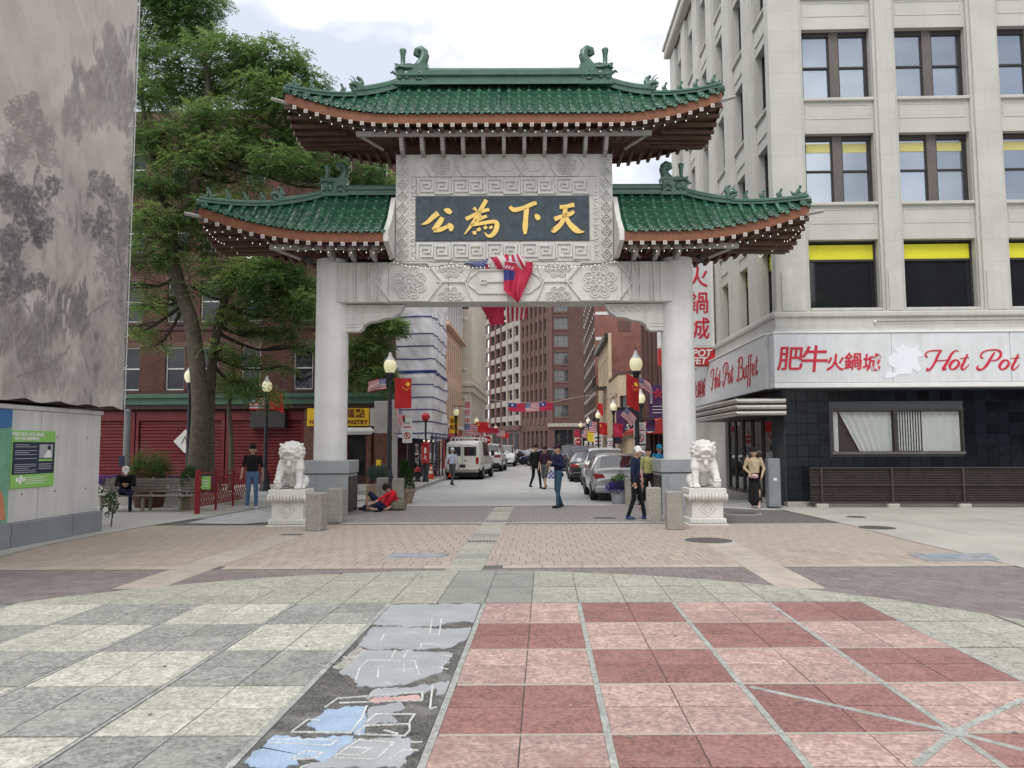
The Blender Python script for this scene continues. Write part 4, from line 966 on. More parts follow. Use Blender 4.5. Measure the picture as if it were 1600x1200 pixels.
def facade(parent, M, width, z0, z1, holes, m, depth=.22, name='wall', back=None):
    """wall sheet with real openings: x along the facade, y inwards, z up"""
    mb = MB(); mb.M = M
    us = sorted({0, width, *[h[0] for h in holes], *[h[1] for h in holes]}); zs = sorted({z0, z1, *[h[2] for h in holes], *[h[3] for h in holes]})
    vid = {}; vs_ = []; fs_ = []
    def vi(u, z):
        if (u, z) not in vid: vid[u, z] = len(vs_); vs_.append((u, 0, z))
        return vid[u, z]
    for a, b_ in zip(us[:-1], us[1:]):
        for c, d in zip(zs[:-1], zs[1:]):
            um, zm = (a+b_)/2, (c+d)/2
            if any(h[0] < um < h[1] and h[2] < zm < h[3] for h in holes): continue
            fs_.append((vi(a, c), vi(b_, c), vi(b_, d), vi(a, d)))
    mb.add(vs_, fs_, m)
    for a, b_, c, d in holes:
        mb.add([(a, 0, c), (b_, 0, c), (b_, 0, d), (a, 0, d), (a, depth, c), (b_, depth, c), (b_, depth, d), (a, depth, d)], [(0, 1, 5, 4), (1, 2, 6, 5), (2, 3, 7, 6), (3, 0, 4, 7)], m)
    return mb.build(name, parent)
_wc = {}
def window(parent, M, w_, h, style='sash', fr='frame_white', gl='glass_mid', blind=None, set_=.14):
    """window in its opening: frame and sashes are one part, each pane its own"""
    key = (round(w_, 2), round(h, 2), style, fr, gl, blind)
    if key not in _wc:
        f = MB(); panes = []; t = .06 if w_ > .8 else .045
        f.box(0, t, 0, .07, 0, h, fr); f.box(w_-t, w_, 0, .07, 0, h, fr); f.box(t, w_-t, 0, .07, h-t, h, fr); f.box(t, w_-t, 0, .07, 0, t, fr)
        def pane(a, b_, c, d, y=.04, m=gl):
            p = MB(); p.box(a, b_, y, y+.012, c, d, m); panes.append(p.mesh('pane'))
        if style == 'sash':
            f.box(t, w_-t, .005, .065, h*.5-.025, h*.5+.025, fr); pane(t, w_-t, h*.5+.025, h-t); pane(t, w_-t, t, h*.5-.025, .05)
        elif style in ('pair', 'pairy'):
            mw = .26; a0 = (w_-mw)/2
            f.box(a0, a0+mw, -.03, .07, 0, h, 'frame_grey'); f.box(0, w_, -.01, .05, h-.14, h, fr)
            for a in (t, a0+mw):
                b_ = a+a0-t
                f.box(a, b_, .0, .065, h*.49-.03, h*.49+.02, fr); f.box(a, a+.04, .01, .06, 0, h, fr); f.box(b_-.04, b_, .01, .06, 0, h, fr)
                pane(a+.04, b_-.04, h*.49+.02, h-.14); pane(a+.04, b_-.04, t, h*.49-.03, .05)
                if style == 'pairy': pane(a+.06, b_-.06, h-.48, h-.22, .03, 'blind_yellow')
        elif style == 'show':
            f.box(0, w_, -.01, .06, h*.72-.04, h*.72+.02, fr); pane(t, w_-t, h*.72+.02, h-.1, .03, 'yellow_panel'); pane(t, w_-t, t, h*.72-.04)
        elif style == 'triple':
            for k in (1, 2): f.box(w_*(.28 if k == 1 else .72)-.05, w_*(.28 if k == 1 else .72)+.05, -.01, .07, 0, h, fr)
            f.box(t, w_-t, .0, .06, h*.45-.03, h*.45+.03, fr); pane(t, w_*.28-.05, t, h-t, .065); pane(w_*.28+.05, w_*.72-.05, t, h-t, .065); pane(w_*.72+.05, w_-t, t, h-t, .065)
        elif style == 'slot':
            f.box(t, w_-t, .0, .06, h*.5-.03, h*.5+.03, fr); pane(t, w_-t, t, h-t, .06)
        else: pane(t, w_-t, t, h-t)
        _wc[key] = (f.mesh('window'), panes)
    me, panes = _wc[key]
    o = put('window', me, parent, M @ T(0, set_, 0))
    for p in panes: put('pane', p, o, T(rz=random.uniform(-.012, .012)*.4, rx=random.uniform(-.02, .012)*.3))
    return o
def boxbuild(root, x0, x1, y0, y1, z1, m, roof='roof_flat', par=.3, skip=()):
    """plain outer walls that face away, and a flat roof"""
    mb = MB(); q = {'-y': [(x0, y0), (x1, y0)], '+x': [(x1, y0), (x1, y1)], '+y': [(x1, y1), (x0, y1)], '-x': [(x0, y1), (x0, y0)]}
    for k, (a, b_) in q.items():
        if k in skip: continue
        mb.add([(*a, 0), (*b_, 0), (*b_, z1), (*a, z1)], [(0, 1, 2, 3)], m)
    if mb.v: mb.build('wall', root)
    mb = MB(); mb.add([(x0+.02, y0+.02, z1-par), (x1-.02, y0+.02, z1-par), (x1-.02, y1-.02, z1-par), (x0+.02, y1-.02, z1-par)], [(0, 1, 2, 3)], roof); mb.build('roof', root)
def part(parent, name, fn, **kw):
    mb = MB(); fn(mb); return mb.build(name, parent, **kw)
def bx(parent, name, x0, x1, y0, y1, z0, z1, m, b=.0, M=None):
    mb = MB()
    if M is not None: mb.M = M
    (mb.bbox(x0, x1, y0, y1, z0, z1, m, b) if b else mb.box(x0, x1, y0, y1, z0, z1, m)); return mb.build(name, parent)
# ---------------------------------------------------------------- pale office block at the right
ob = thing('office_building', 'pale limestone office block with paired dark windows and yellow transoms at the corner', 'building', (6.55, 21.65, 0), .012)
FW = [(1.0, 2.97), (3.66, 5.68), (6.58, 8.62), (9.32, 11.34)]; SWs = [(.42+2.47*i, 1.82+2.47*i) for i in range(6)]
LV = [(5.55, 7.53, 'show'), (8.6, 10.64, 'pairy'), (11.68, 13.77, 'pair'), (14.76, 16.85, 'pair'), (17.84, 19.9, 'pair')]
WF, WS, HT = 14.0, 15.6, 21.4; ZS = 4.86
Mf = T(0, .16, 0); ML = T(.16, WS, 0, rz=-math.pi/2)      # set-back wall planes; piers stand proud
facade(ob, Mf, WF, ZS, HT, [(a, b_, c, d) for a, b_ in FW for c, d, _ in LV], 'limestone', .3)
facade(ob, ML, WS, ZS, HT, [(WS-b_, WS-a, c, d) for a, b_ in SWs for c, d, _ in LV], 'limestone', .3)
boxbuild(ob, 0.16, WF, .16, WS, HT, 'limestone', skip=('-y', '-x'))
for c, d, st in LV:
    for i, (a, b_) in enumerate(FW):
        window(ob, Mf @ T(a, 0, c), b_-a, d-c, st, 'frame_dark', 'glass_dark' if st == 'show' else 'glass_sky', set_=.2)
        bx(ob, 'sill', a-.02, b_+.02, .07, .3, c-.1, c, 'limestone_trim', .02)
        if c > 6:                                           # framed spandrel panel under the window
            part(ob, 'spandrel_panel', lambda m: (m.ribbon([(a+.08, c-.2), (b_-.08, c-.2), (b_-.08, c-.6), (a+.08, c-.6)], .03, .165, .148, 'limestone_trim', True),))
    for a, b_ in SWs:
        window(ob, ML @ T(WS-b_, 0, c), b_-a, d-c, 'show' if st == 'show' else 'sash', 'frame_dark', 'glass_dark' if st == 'show' else 'glass_mid', set_=.2)
        bx(ob, 'sill', .07, .3, a-.02, b_+.02, c-.1, c, 'limestone_trim', .02)
        if c > 6: part(ob, 'spandrel_panel', lambda m: m.bbox(.12, .17, a+.06, b_-.06, c-.72, c-.24, 'limestone_panel', .02))
# piers of the front, then of the street side
pe = [(0, FW[0][0])]+[(FW[i][1], FW[i+1][0]) for i in range(3)]+[(FW[3][1], WF)]
for i, (a, b_) in enumerate(pe):
    part(ob, 'pier', lambda m: (m.bbox(a+(.0 if i == 0 else .1), b_-.1, 0, .17, ZS, HT-.6, 'limestone', .015), m.bbox(a+(.02 if i == 0 else .02), b_-.02, .07, .165, ZS, HT-.7, 'limestone_trim', .01)))
    part(ob, 'pier_foot', lambda m: m.prism([(a+.16, 5.45), (b_-.16, 5.45), (b_-.16, 6.55), ((a+b_)/2, 6.72), (a+.16, 6.55)], 'xz', -.035, .01, 'limestone_trim'))
pe = [(0.171, SWs[0][0])]+[(SWs[i][1], SWs[i+1][0]) for i in range(5)]+[(SWs[5][1], WS)]
for i, (a, b_) in enumerate(pe):
    part(ob, 'pier', lambda m: (m.bbox(0, .17, a+(.0 if i == 0 else .1), b_-(.1 if i else .04), ZS, HT-.6, 'limestone', .015), m.bbox(.07, .165, a+.02, b_-.02, ZS, HT-.7, 'limestone_trim', .01)))
part(ob, 'cornice', lambda m: (m.bbox(-.28, WF, -.28, .1, HT-.5, HT-.1, 'limestone_trim', .06), m.bbox(-.28, .1, .101, WS, HT-.5, HT-.1, 'limestone_trim', .06), m.bbox(-.36, WF, -.36, .12, HT-.1, HT+.06, 'limestone_trim', .03), m.bbox(-.36, .12, .121, WS, HT-.1, HT+.06, 'limestone_trim', .03)))
part(ob, 'belt_course', lambda m: (m.bbox(-.14, WF, -.14, .16, 5.25, 5.42, 'limestone_trim', .04), m.bbox(-.14, .16, .161, WS, 5.25, 5.42, 'limestone_trim', .04), m.bbox(-.07, WF, -.07, .16, 4.9, 5.25, 'limestone_trim', .01), m.bbox(-.07, .16, .161, WS, 4.9, 5.25, 'limestone_trim', .01)))
part(ob, 'conduit', lambda m: (m.tube([(2.7, -.12, 5.12), (8.5, -.12, 5.14)], .012, 'frame_grey', 6), m.ell((2.66, -.13, 5.12), .045, 'white_paint', 8)))
# dark tiled ground floor
part(ob, 'ground_wall', lambda m: m.box(.1, WF, .3, .5, 0, ZS, 'grout'))
tz0, tw = .16, .305; DW = (1.43, 4.97, 1.49, 2.67)
g1 = MB(); g1.box(.12, WF, .02, .3, .15, DW[2], 'grout'); g1.box(.12, WF, .02, .3, DW[3], 3.3, 'grout'); g1.box(.12, DW[0], .02, .3, DW[2], DW[3], 'grout'); g1.box(DW[1], WF, .02, .3, DW[2], DW[3], 'grout'); tw_ = g1.build('tiled_wall', ob)
TILE = MB(); TILE.bbox(.004, tw-.004, 0, .02, .004, tw-.004, 'black_tile', .003); TILE = TILE.mesh('tile'); rest = MB()
for i in range(45):
    for j in range(10):
        u, z = .14+i*tw, tz0+j*tw
        if u+tw > DW[0]-.02 and u < DW[1]+.02 and z+tw > DW[2]-.02 and z < DW[3]+.02:
            u0, u1 = (u, min(u+tw, DW[0]-.03)) if u < DW[0]-.1 else ((max(u, DW[1]+.03), u+tw) if u+tw > DW[1]+.1 else (0, 0))
            if u1-u0 > .04: rest.bbox(u0+.004, u1-.004, 0, .02, z+.004, z+tw-.004, 'black_tile', .003)
            continue
        M = T(u, random.uniform(0, .002), z, rx=random.uniform(-.003, .003))
        if i < 24: put('tile', TILE, tw_, M)
        else: append_mesh(rest, TILE, M)
rest.build('cut_tiles', tw_, kind='stuff')
bx(ob, 'base_plinth', .12, .95, -.03, .3, 0, .15, 'steel_brushed', .01)
bx(ob, 'kerb_ledge', .951, WF, -.16, .3, 0, .14, 'walk_concrete', .02)
wd = part(ob, 'window', lambda m: (m.box(DW[0]-.03, DW[1]+.06, .0, .06, DW[3]-.03, DW[3]+.03, 'frame_dark'), m.box(DW[0]-.03, DW[1]+.06, -.02, .08, DW[2]-.05, DW[2]+.02, 'frame_grey'), m.box(DW[0]-.03, DW[0]+.03, .01, .05, DW[2], DW[3], 'frame_dark'), m.box(DW[1]-.0, DW[1]+.08, .01, .05, DW[2], DW[3], 'frame_dark'), m.box(3.13, 3.23, .01, .06, DW[2], DW[3], 'frame_dark'), m.box(DW[0], DW[1], .2, .22, DW[2], DW[3], 'frame_dark')))
clear = mat('window_glass', (.9, .95, .95), .03, 0); cn = clear.node_tree; ctr = cn.nodes.new('ShaderNodeBsdfTransparent'); cms = cn.nodes.new('ShaderNodeMixShader'); cms.inputs[0].default_value = .12
cgl = cn.nodes.new('ShaderNodeBsdfGlossy'); cgl.inputs['Roughness'].default_value = .02; cn.links.new(ctr.outputs[0], cms.inputs[1]); cn.links.new(cgl.outputs[0], cms.inputs[2]); cn.links.new(cms.outputs[0], cn.nodes['Material Output'].inputs[0])
for a, b_ in ((DW[0]+.03, 3.13), (3.23, DW[1])): bx(wd, 'pane', a, b_, .03, .036, DW[2]+.02, DW[3]-.03, 'window_glass')
# curtains and vertical blinds behind the glass
part(wd, 'curtain', lambda m: m.grid(lambda u, v: (1.49+.14*u, .12, DW[2]+.03+1.1*v), 3, 2, 'blind'))
part(wd, 'curtain', lambda m: m.grid(lambda u, v: (1.66+.55*(1-v)+(1.44-.55*(1-v))*u, .12+.02*math.sin(u*40), DW[2]+.03+1.1*v), 40, 6, 'blind'))
for i in range(9): part(wd, 'blind_slat', lambda m: m.box(3.27+i*.072, 3.27+i*.072+.036, .1, .108, DW[2]+.04, DW[3]-.05, 'blind'))
part(wd, 'curtain', lambda m: m.grid(lambda u, v: (3.93+1.02*u, .12+.015*math.sin(u*30), DW[2]+.03+1.1*v), 30, 2, 'blind'))
# entrance on the street side under the canopy
part(ob, 'entrance_wall', lambda m: (m.box(.3, .5, .5, WS, 0, ZS, 'frame_dark'), m.box(0.1, .3, .5, 1.1, 0, 3.2, 'grout'), m.box(.1, .3, 6.6, WS, 0, 3.2, 'limestone')))
for i, (a, b_) in enumerate(((1.15, 2.3), (2.4, 3.4), (3.5, 4.5), (4.6, 5.5), (5.6, 6.5))):
    d_ = part(ob, 'door' if i in (1, 2) else 'shop_window', lambda m: (m.box(.18, .26, a, a+.07, .1, 2.6, 'frame_dark'), m.box(.18, .26, b_-.07, b_, .1, 2.6, 'frame_dark'), m.box(.18, .26, a+.07, b_-.07, 2.53, 2.6, 'frame_dark'), m.box(.18, .26, a+.07, b_-.07, .1, .22, 'frame_grey')))
    part(d_, 'pane', lambda m: m.box(.21, .225, a+.07, b_-.07, .22, 2.53, 'glass_dark'))
    if i in (1, 2): part(d_, 'handle', lambda m: m.tube([(.15, b_-.15, .9), (.15, b_-.15, 1.3)], .015, 'steel_brushed', 6))
bx(ob, 'doorstep', -.1, .3, 1.1, 6.55, 0, .12, 'walk_concrete', .01)
# stainless canopy
cn_ = thing('entrance_canopy', 'stainless steel banded canopy over the restaurant entrance', 'canopy', (5.3, 21.45, 2.5))
part(cn_, 'roof_slab', lambda m: m.bbox(.06, 1.33, .06, 6.2, .02, .5, 'frame_dark', .02))
for k in range(3):
    z = .08+k*.17
    part(cn_, 'steel_band', lambda m: (m.tube([(0.04, -.0, z), (1.35, -.0, z)], .075, 'steel_brushed', 10), m.tube([(0.04, 0, z), (.0, 6.2, z)], .075, 'steel_brushed', 10), m.ell((.04, 0, z), .075, 'steel_brushed', 10)))
# white sign band round the corner
sg_ = thing('restaurant_sign', 'long white sign band with red Chinese characters and script lettering over dark tiles', 'sign', (6.55, 21.65, 3.27), .012)
for i, (a, b_) in enumerate(((-.2, 3.0), (3.01, 6.2), (6.21, 9.4), (9.41, 12.6))):
    part(sg_, 'sign_panel', lambda m: m.bbox(a, b_-.0, -.3, .15, .14, 1.5, 'white_sign', .008))
part(sg_, 'sign_trim', lambda m: (m.bbox(-.22, 12.6, -.33, .15, 0, .13, 'white_paint', .01), m.bbox(-.22, 12.6, -.33, .15, 1.505, 1.56, 'white_paint', .01), m.box(-.1, 12.6, -.1, .15, 1.565, 1.66, 'concrete_wall')))
def SP(px, py): p = V(px, py, 21.36); return (p.x-6.55, p.z-3.27)
def zoomsign(x, y): return SP(1200+x/4, 510+y/4)
script = {'H': [[(992, 268, 22), (1015, 268, 12), (1045, 225, 13), (1068, 175, 14), (1085, 156, 6)], [(998, 192, 14), (985, 178, 8), (1000, 158, 7), (1040, 150, 8), (1090, 150, 9)], [(1196, 156, 4), (1178, 150, 7), (1152, 170, 13), (1125, 220, 15), (1098, 266, 16), (1120, 264, 5)], [(1052, 214, 6), (1110, 210, 6), (1140, 203, 4)]],
          'o': [[(1188, 208, 6), (1162, 214, 14), (1140, 245, 15), (1150, 266, 8), (1176, 260, 13), (1198, 232, 14), (1188, 208, 6)]],
          't': [[(1252, 172, 8), (1232, 215, 14), (1214, 256, 14), (1228, 268, 8), (1262, 236, 3)], [(1204, 199, 4), (1262, 193, 5)]],
          'P': [[(1422, 160, 8), (1400, 195, 14), (1372, 240, 15), (1345, 266, 10), (1322, 268, 16), (1310, 256, 8), (1322, 244, 6)], [(1352, 198, 6), (1335, 188, 10), (1348, 160, 8), (1400, 145, 8), (1450, 150, 12), (1462, 176, 14), (1440, 205, 10), (1402, 214, 5)]],
          'oo': [[(1502, 208, 6), (1476, 214, 14), (1454, 245, 15), (1464, 266, 8), (1490, 260, 13), (1512, 232, 14), (1502, 208, 6)]],
          'tt': [[(1572, 172, 8), (1552, 215, 14), (1532, 256, 14), (1546, 268, 8), (1580, 236, 3)], [(1524, 199, 4), (1582, 193, 5)]]}
for k, st in script.items():
    b_ = MB()
    for s_ in st:
        c = catmull(s_, 6) if len(s_) > 2 else s_
        b_.ribbon([zoomsign(p[0], p[1]) for p in c], [max(p[2], 3)/4/1200*21.4 for p in c], -.302, -.318, 'red_letter')
    b_.build('script_letter', sg_)
for ch, x, y, s_ in (('肥', 132, 212, .72), ('牛', 283, 215, .78), ('火', 416, 232, .5), ('鍋', 528, 226, .5), ('城', 644, 232, .5)):
    p = zoomsign(x, y); text('sign_character', ch, sg_, 'red_letter', s_, T(p[0], -.31, p[1]), .008, .12, off=.007)
bull = [(735, 325), (745, 280), (770, 285), (800, 295), (795, 262), (760, 240), (750, 205), (770, 178), (810, 165), (785, 135), (830, 128), (840, 98), (855, 125), (905, 135), (925, 128), (945, 108), (940, 140), (960, 165), (968, 185), (935, 190), (940, 225), (960, 265), (940, 285), (905, 262), (895, 295), (850, 298), (815, 300), (780, 320)]
part(sg_, 'bull_emblem', lambda m: m.prism([zoomsign(*p) for p in bull][::-1], 'xz', -.312, -.301, 'logo_pale'))
# street-side wing of the same sign
part(sg_, 'sign_panel', lambda m: m.bbox(-.3, .15, .16, 11.2, .0, 1.52, 'white_sign', .01))
part(sg_, 'sign_trim', lambda m: (m.bbox(-.33, .15, .16, 11.2, 1.525, 1.58, 'white_paint', .01),))
more = [[(1730, 160, 8), (1712, 200, 14), (1690, 262, 14), (1665, 268, 10), (1655, 255, 6)], [(1690, 165, 6), (1740, 148, 8), (1790, 155, 12), (1790, 185, 12), (1745, 205, 5)], [(1745, 205, 5), (1795, 212, 12), (1790, 250, 13), (1740, 268, 8), (1705, 262, 6)], [(1830, 212, 6), (1815, 250, 13), (1830, 268, 8), (1858, 245, 6), (1868, 212, 12), (1858, 260, 12), (1875, 262, 4)],
        [(1945, 160, 8), (1925, 165, 8), (1908, 230, 13), (1890, 300, 12), (1878, 318, 6)], [(1888, 212, 5), (1935, 208, 5)], [(1990, 160, 8), (1970, 165, 8), (1953, 230, 13), (1935, 300, 12), (1923, 318, 6)], [(1933, 212, 5), (1980, 208, 5)], [(1990, 245, 5), (2024, 235, 6), (2026, 215, 8), (2004, 212, 10), (1989, 245, 14), (2004, 268, 8), (2034, 255, 4)], [(2079, 175, 8), (2059, 255, 13), (2072, 268, 8), (2094, 250, 4)], [(2049, 203, 4), (2094, 199, 5)]]
for st in [s_ for v_ in script.values() for s_ in v_]+more:
    b_ = MB(); b_.M = T(-.302, 6.9, .5, rz=-math.pi/2); c = catmull(st, 6) if len(st) > 2 else st
    b_.ribbon([((q[0]-985)*.0054, (268-q[1])*.0058) for q in c], [max(q[2], 4)*.0058 for q in c], .0, -.016, 'red_letter'); b_.build('script_stroke', sg_)
for st_, y, s_, dz in (('火鍋城', 9.0, .72, .6),):
    text('side_lettering', st_, sg_, 'red_letter', s_, T(-.31, y, dz, rz=-math.pi/2), .006, .25, off=.006, sx=1.0 if y > 5 else .95)
# projecting vertical sign
vs2 = thing('projecting_sign', 'tall white lightbox sign with red Chinese characters above a red English panel', 'sign', (5.36, 29.0, 4.67))
part(vs2, 'cabinet', lambda m: m.bbox(-1.05, 1.05, -.2, .2, .66, 3.98, 'white_paint', .03)); part(vs2, 'face', lambda m: m.bbox(-1.0, .92, -.215, -.2, .75, 3.9, 'white_sign', .005))
part(vs2, 'red_panel', lambda m: m.bbox(-1.05, 1.05, -.2, .2, 0, .655, 'red_paint', .02))
for i, ch in enumerate('火鍋城'): text('sign_character', ch, vs2, 'red_letter', .86, T(.42, -.225, 3.3-i*.98), .012, .06, off=.006)
text('panel_lettering', 'HOT POT', vs2, 'white_paint', .36, T(.1, -.21, .46), .008, .2, off=.01); text('panel_lettering', 'BUFFET', vs2, 'white_paint', .36, T(.1, -.21, .17), .008, .2, off=.01)
for z in (.9, 3.4): part(vs2, 'bracket', lambda m: m.box(1.05, 1.2, -.04, .04, z, z+.1, 'frame_dark'))
# railing in front of the tiles
rl_ = thing('low_railing', 'brown steel railing with mesh panels in front of the dark tiled wall', 'railing', (7.2, 21.3, 0))
for i in range(4): part(rl_, 'post', lambda m: m.bbox(i*1.88-.03+.3, i*1.88+.03+.3, -.03, .03, 0, 1.08, 'rail_brown', .005))
for z in (1.08, .62, .14): part(rl_, 'rail', lambda m: m.bbox(0, 7, -.02, .02, z-.02, z+.02, 'rail_brown', .004))
part(rl_, 'mesh_panel', lambda m: [m.box(0, 7, .03, .035, .16+i*.045, .185+i*.045, 'rail_brown') for i in range(20)], kind='stuff')
for i in range(4): part(rl_, 'footing', lambda m: m.bbox(i*1.88+.12, i*1.88+.44, -.12, .1, 0, .12, 'walk_concrete', .02))
ub = thing('utility_cabinet', 'blue grey steel utility cabinet standing at the restaurant corner', 'cabinet', (6.2, 21.3, 0))
part(ub, 'body', lambda m: m.bbox(-.16, .16, -.16, .16, .05, 1.34, 'granite_block', .01)); part(ub, 'door', lambda m: m.bbox(-.13, .13, -.172, -.16, .12, 1.28, 'granite_block', .004)); part(ub, 'sticker', lambda m: m.box(-.03, .06, -.176, -.172, .75, .82, 'white_paint')); part(ub, 'foot', lambda m: m.box(-.14, .14, -.14, .14, 0, .05, 'frame_dark'))
# ---------------------------------------------------------------- dark red brick block behind the trees
rb = thing('brick_corner_building', 'dark red brick corner building with white sash windows and red shuttered shop front', 'building', (-7.35, 32.0, 0))
RW = 16.0; Mr = T(-RW, 0, 0)
wx = [-15.6, -13.85, -10.35, -8.4, -6.95, -5.1, -2.85, -1.3]; lv = [(4.12, 5.98), (7.05, 8.85), (10.1, 11.85), (13.05, 14.6)]
hol = [(x+RW-.42, x+RW+.42, a, b_) for x in wx for a, b_ in lv]
facade(rb, Mr, RW, 3.95, 16.2, hol, 'brick_red', .2)
for x in wx:
    for a, b_ in lv:
        window(rb, T(x-.42, 0, a), .84, b_-a, 'sash', 'frame_white', 'glass_dark', set_=.12); bx(rb, 'sill', x-.5, x+.5, -.06, .12, a-.12, a, 'maroon_trim'); bx(rb, 'lintel', x-.52, x+.52, -.03, .05, b_, b_+.2, 'terracotta')
CHX = .75
Mc = T(0, 0, 0, rz=math.radians(45)); facade(rb, Mc, 1.06, 3.95, 16.2, [(.18, .88, a, b_) for a, b_ in lv], 'brick_red', .2)
for a, b_ in lv: window(rb, Mc @ T(.18, 0, a), .7, b_-a, 'sash', 'frame_white', 'glass_dark', set_=.12)
Ms = T(CHX, CHX, 0, rz=math.pi/2); facade(rb, Ms, 1.1, 0, 16.2, [], 'brick_red', .2)
mb = MB(); mb.add([(-RW, .1, 15.9), (0, .1, 15.9), (CHX, CHX, 15.9), (CHX, 1.85, 15.9), (-RW, 1.85, 15.9)], [(0, 1, 2, 3, 4)], 'roof_flat'); mb.build('roof', rb)
def band(m, off, z0, z1, c):              # moulding running round the chamfered corner
    P_ = [(-RW, -off), (off*.41, -off), (CHX+off, CHX-off*.41), (CHX+off, 1.85)]; Q_ = [(-RW, .05), (0, .05), (CHX-.05, CHX), (CHX-.05, 1.85)]
    n = 4; vs_ = [(*p, z0) for p in P_]+[(*p, z1) for p in P_]+[(*p, z0) for p in Q_]+[(*p, z1) for p in Q_]
    fs_ = [(i, i+1, n+i+1, n+i) for i in range(3)]+[(n+i, n+i+1, 3*n+i+1, 3*n+i) for i in range(3)]+[(2*n+i, 2*n+i+1, i+1, i) for i in range(3)]
    m.add(vs_, fs_, c)
part(rb, 'shop_cornice', lambda m: (band(m, .34, 3.78, 3.95, 'green_trim'), band(m, .24, 3.5, 3.78, 'green_trim'), band(m, .14, 3.32, 3.5, 'maroon_trim'), band(m, .05, 3.951, 4.05, 'maroon_trim')))
part(rb, 'roof_cornice', lambda m: (band(m, .4, 15.8, 16.25, 'terracotta'), band(m, .22, 15.5, 15.8, 'terracotta')))
part(rb, 'belt_course', lambda m: (band(m, .06, 6.7, 6.86, 'maroon_trim'), band(m, .06, 9.7, 9.86, 'maroon_trim')))
# shop front: red shutters, granite piers, doors
part(rb, 'shop_wall', lambda m: (m.box(-RW, .0, .3, .5, 0, 3.95, 'red_wall'), m.prism([(0, .3), (.3, .3), (CHX, CHX), (CHX-.2, CHX+.3)], 'xy', 0, 3.95, 'brick_red')))
for a, b_ in ((-14.5, -10.2), (-9.9, -6.3), (-6.0, -2.9)):
    part(rb, 'roller_shutter', lambda m: [m.bbox(a, b_, .12+.0*i, .22, .02+i*.14, .02+i*.14+.132, 'red_wall', .03) for i in range(20)] and [m.box(a-.12, a, .05, .3, 0, 3.2, 'red_wall'), m.box(b_, b_+.12, .05, .3, 0, 3.2, 'red_wall'), m.box(a, b_, .05, .3, 2.83, 3.2, 'red_wall')])
for a, b_ in ((-2.75, -2.25), (-1.5, -.9), (-.1, .08)): part(rb, 'granite_pier', lambda m: m.bbox(a, b_, -.04, .3, 0, 3.3, 'red_granite', .02))
bx(rb, 'granite_pier', -.35, .3, -.03, .3, 0, 2.55, 'red_granite', .02, M=T(.42, .42, 0, rz=R(45)))
w2 = part(rb, 'shop_window', lambda m: (m.box(-2.25, -1.5, .1, .16, .9, 2.6, 'frame_dark'), m.box(-2.25, -1.5, .05, .2, 0, .9, 'red_granite'))); bx(w2, 'pane', -2.2, -1.55, .08, .095, .95, 2.55, 'glass_dark')
d2 = part(rb, 'door', lambda m: m.box(-.9, -.1, .12, .2, 0, 2.5, 'maroon_trim')); bx(d2, 'pane', -.8, -.2, .1, .118, .5, 2.3, 'glass_dark')
bx(rb, 'awning_roll', -1.0, .25, -.35, -.02, 2.2, 2.5, 'white_paint', .12)
for a in (-15.6,):
    part(rb, 'vent_louvre', lambda m: (m.box(a-.6, a+.6, .05, .3, 1.9, 2.6, 'white_paint'), [m.box(a-.52, a+.52, -.0, .05, 1.98+i*.1, 2.03+i*.1, 'frame_grey') for i in range(6)]))
part(rb, 'grille_box', lambda m: m.bbox(-5.0, -3.5, -.25, .12, 2.5, 3.2, 'frame_dark', .02))
# pastry shop sign
ps = thing('pastry_sign', 'yellow shop sign with maroon lettering wrapping the brick corner', 'sign', (-7.35, 31.78, 2.56))
part(ps, 'sign_panel', lambda m: m.bbox(-2.55, .05, -.06, .1, 0, .74, 'yellow_sign', .01)); part(ps, 'sign_panel', lambda m: m.bbox(-.0, .62, -.04, .1, 0, .74, 'rafter_end', .01)).matrix_local = T(.09, .0, 0, rz=R(40))
text('lettering', 'PASTRY', ps, 'letter_maroon', .25, T(-.42, -.075, .15), .008, off=.006); text('lettering', 'H', ps, 'letter_maroon', .26, T(-2.35, -.075, .17), .006, off=.004)
text('sign_character', '糕點', ps, 'letter_maroon', .4, T(-.52, -.075, .5), .008, off=.006, spacing=1.15)
text('sign_character', '麵包', ps, 'red_letter', .3, T(.33, .17, .42, rz=R(40)), .008, off=.006)
# diamond board and notice on the red wall
dm = thing('diamond_board', 'pale diamond shaped board fixed to the red shop wall', 'board', (-15.15, 31.95, 1.95)); part(dm, 'plate', lambda m: m.prism([(-.5, 0), (0, -.5), (.5, 0), (0, .5)], 'xz', -.05, 0, 'concrete_wall')); part(dm, 'mark', lambda m: m.ribbon([(-.15, -.1), (0, .2), (.12, -.15)], .05, -.05, -.06, 'frame_grey'))
# ---------------------------------------------------------------- wrapped scaffold and the north side of the street
sb = thing('scaffold_building', 'dark narrow building front under the white scaffold wrap', 'building', (-6.7, 38.6, 0)); part(sb, 'wall', lambda m: m.box(-6, 0, .6, 10, 0, 14, 'brick_red'))
part(sb, 'shop_front', lambda m: m.box(0.001, .05, .3, 9, 0, 2.9, 'frame_dark')); 
for i in range(5): bx(sb, 'pane', .05, .07, .6+i*1.7, 1.9+i*1.7, .6, 2.6, 'glass_dark')
wr_ = thing('scaffold_wrap', 'white plastic sheeting with blue bands wrapping a scaffold', 'scaffold wrap', (-5.62, 38.4, 0))
def wrapf(t, z, amp=1.0):                    # path: front face, then the street face
    L0 = 3.2; s_ = t*(L0+5.6); k = .09*amp
    nx = k*mnoise.noise((s_*1.3, z*.9, 1))*2+k*.6*mnoise.noise((s_*4+z*2, z*1.4, 5))+.04*abs(math.sin(z*1.4+mnoise.noise((s_, z, 2))*2))
    return (-L0+s_, -nx, z) if s_ < L0 else (nx, s_-L0, z)
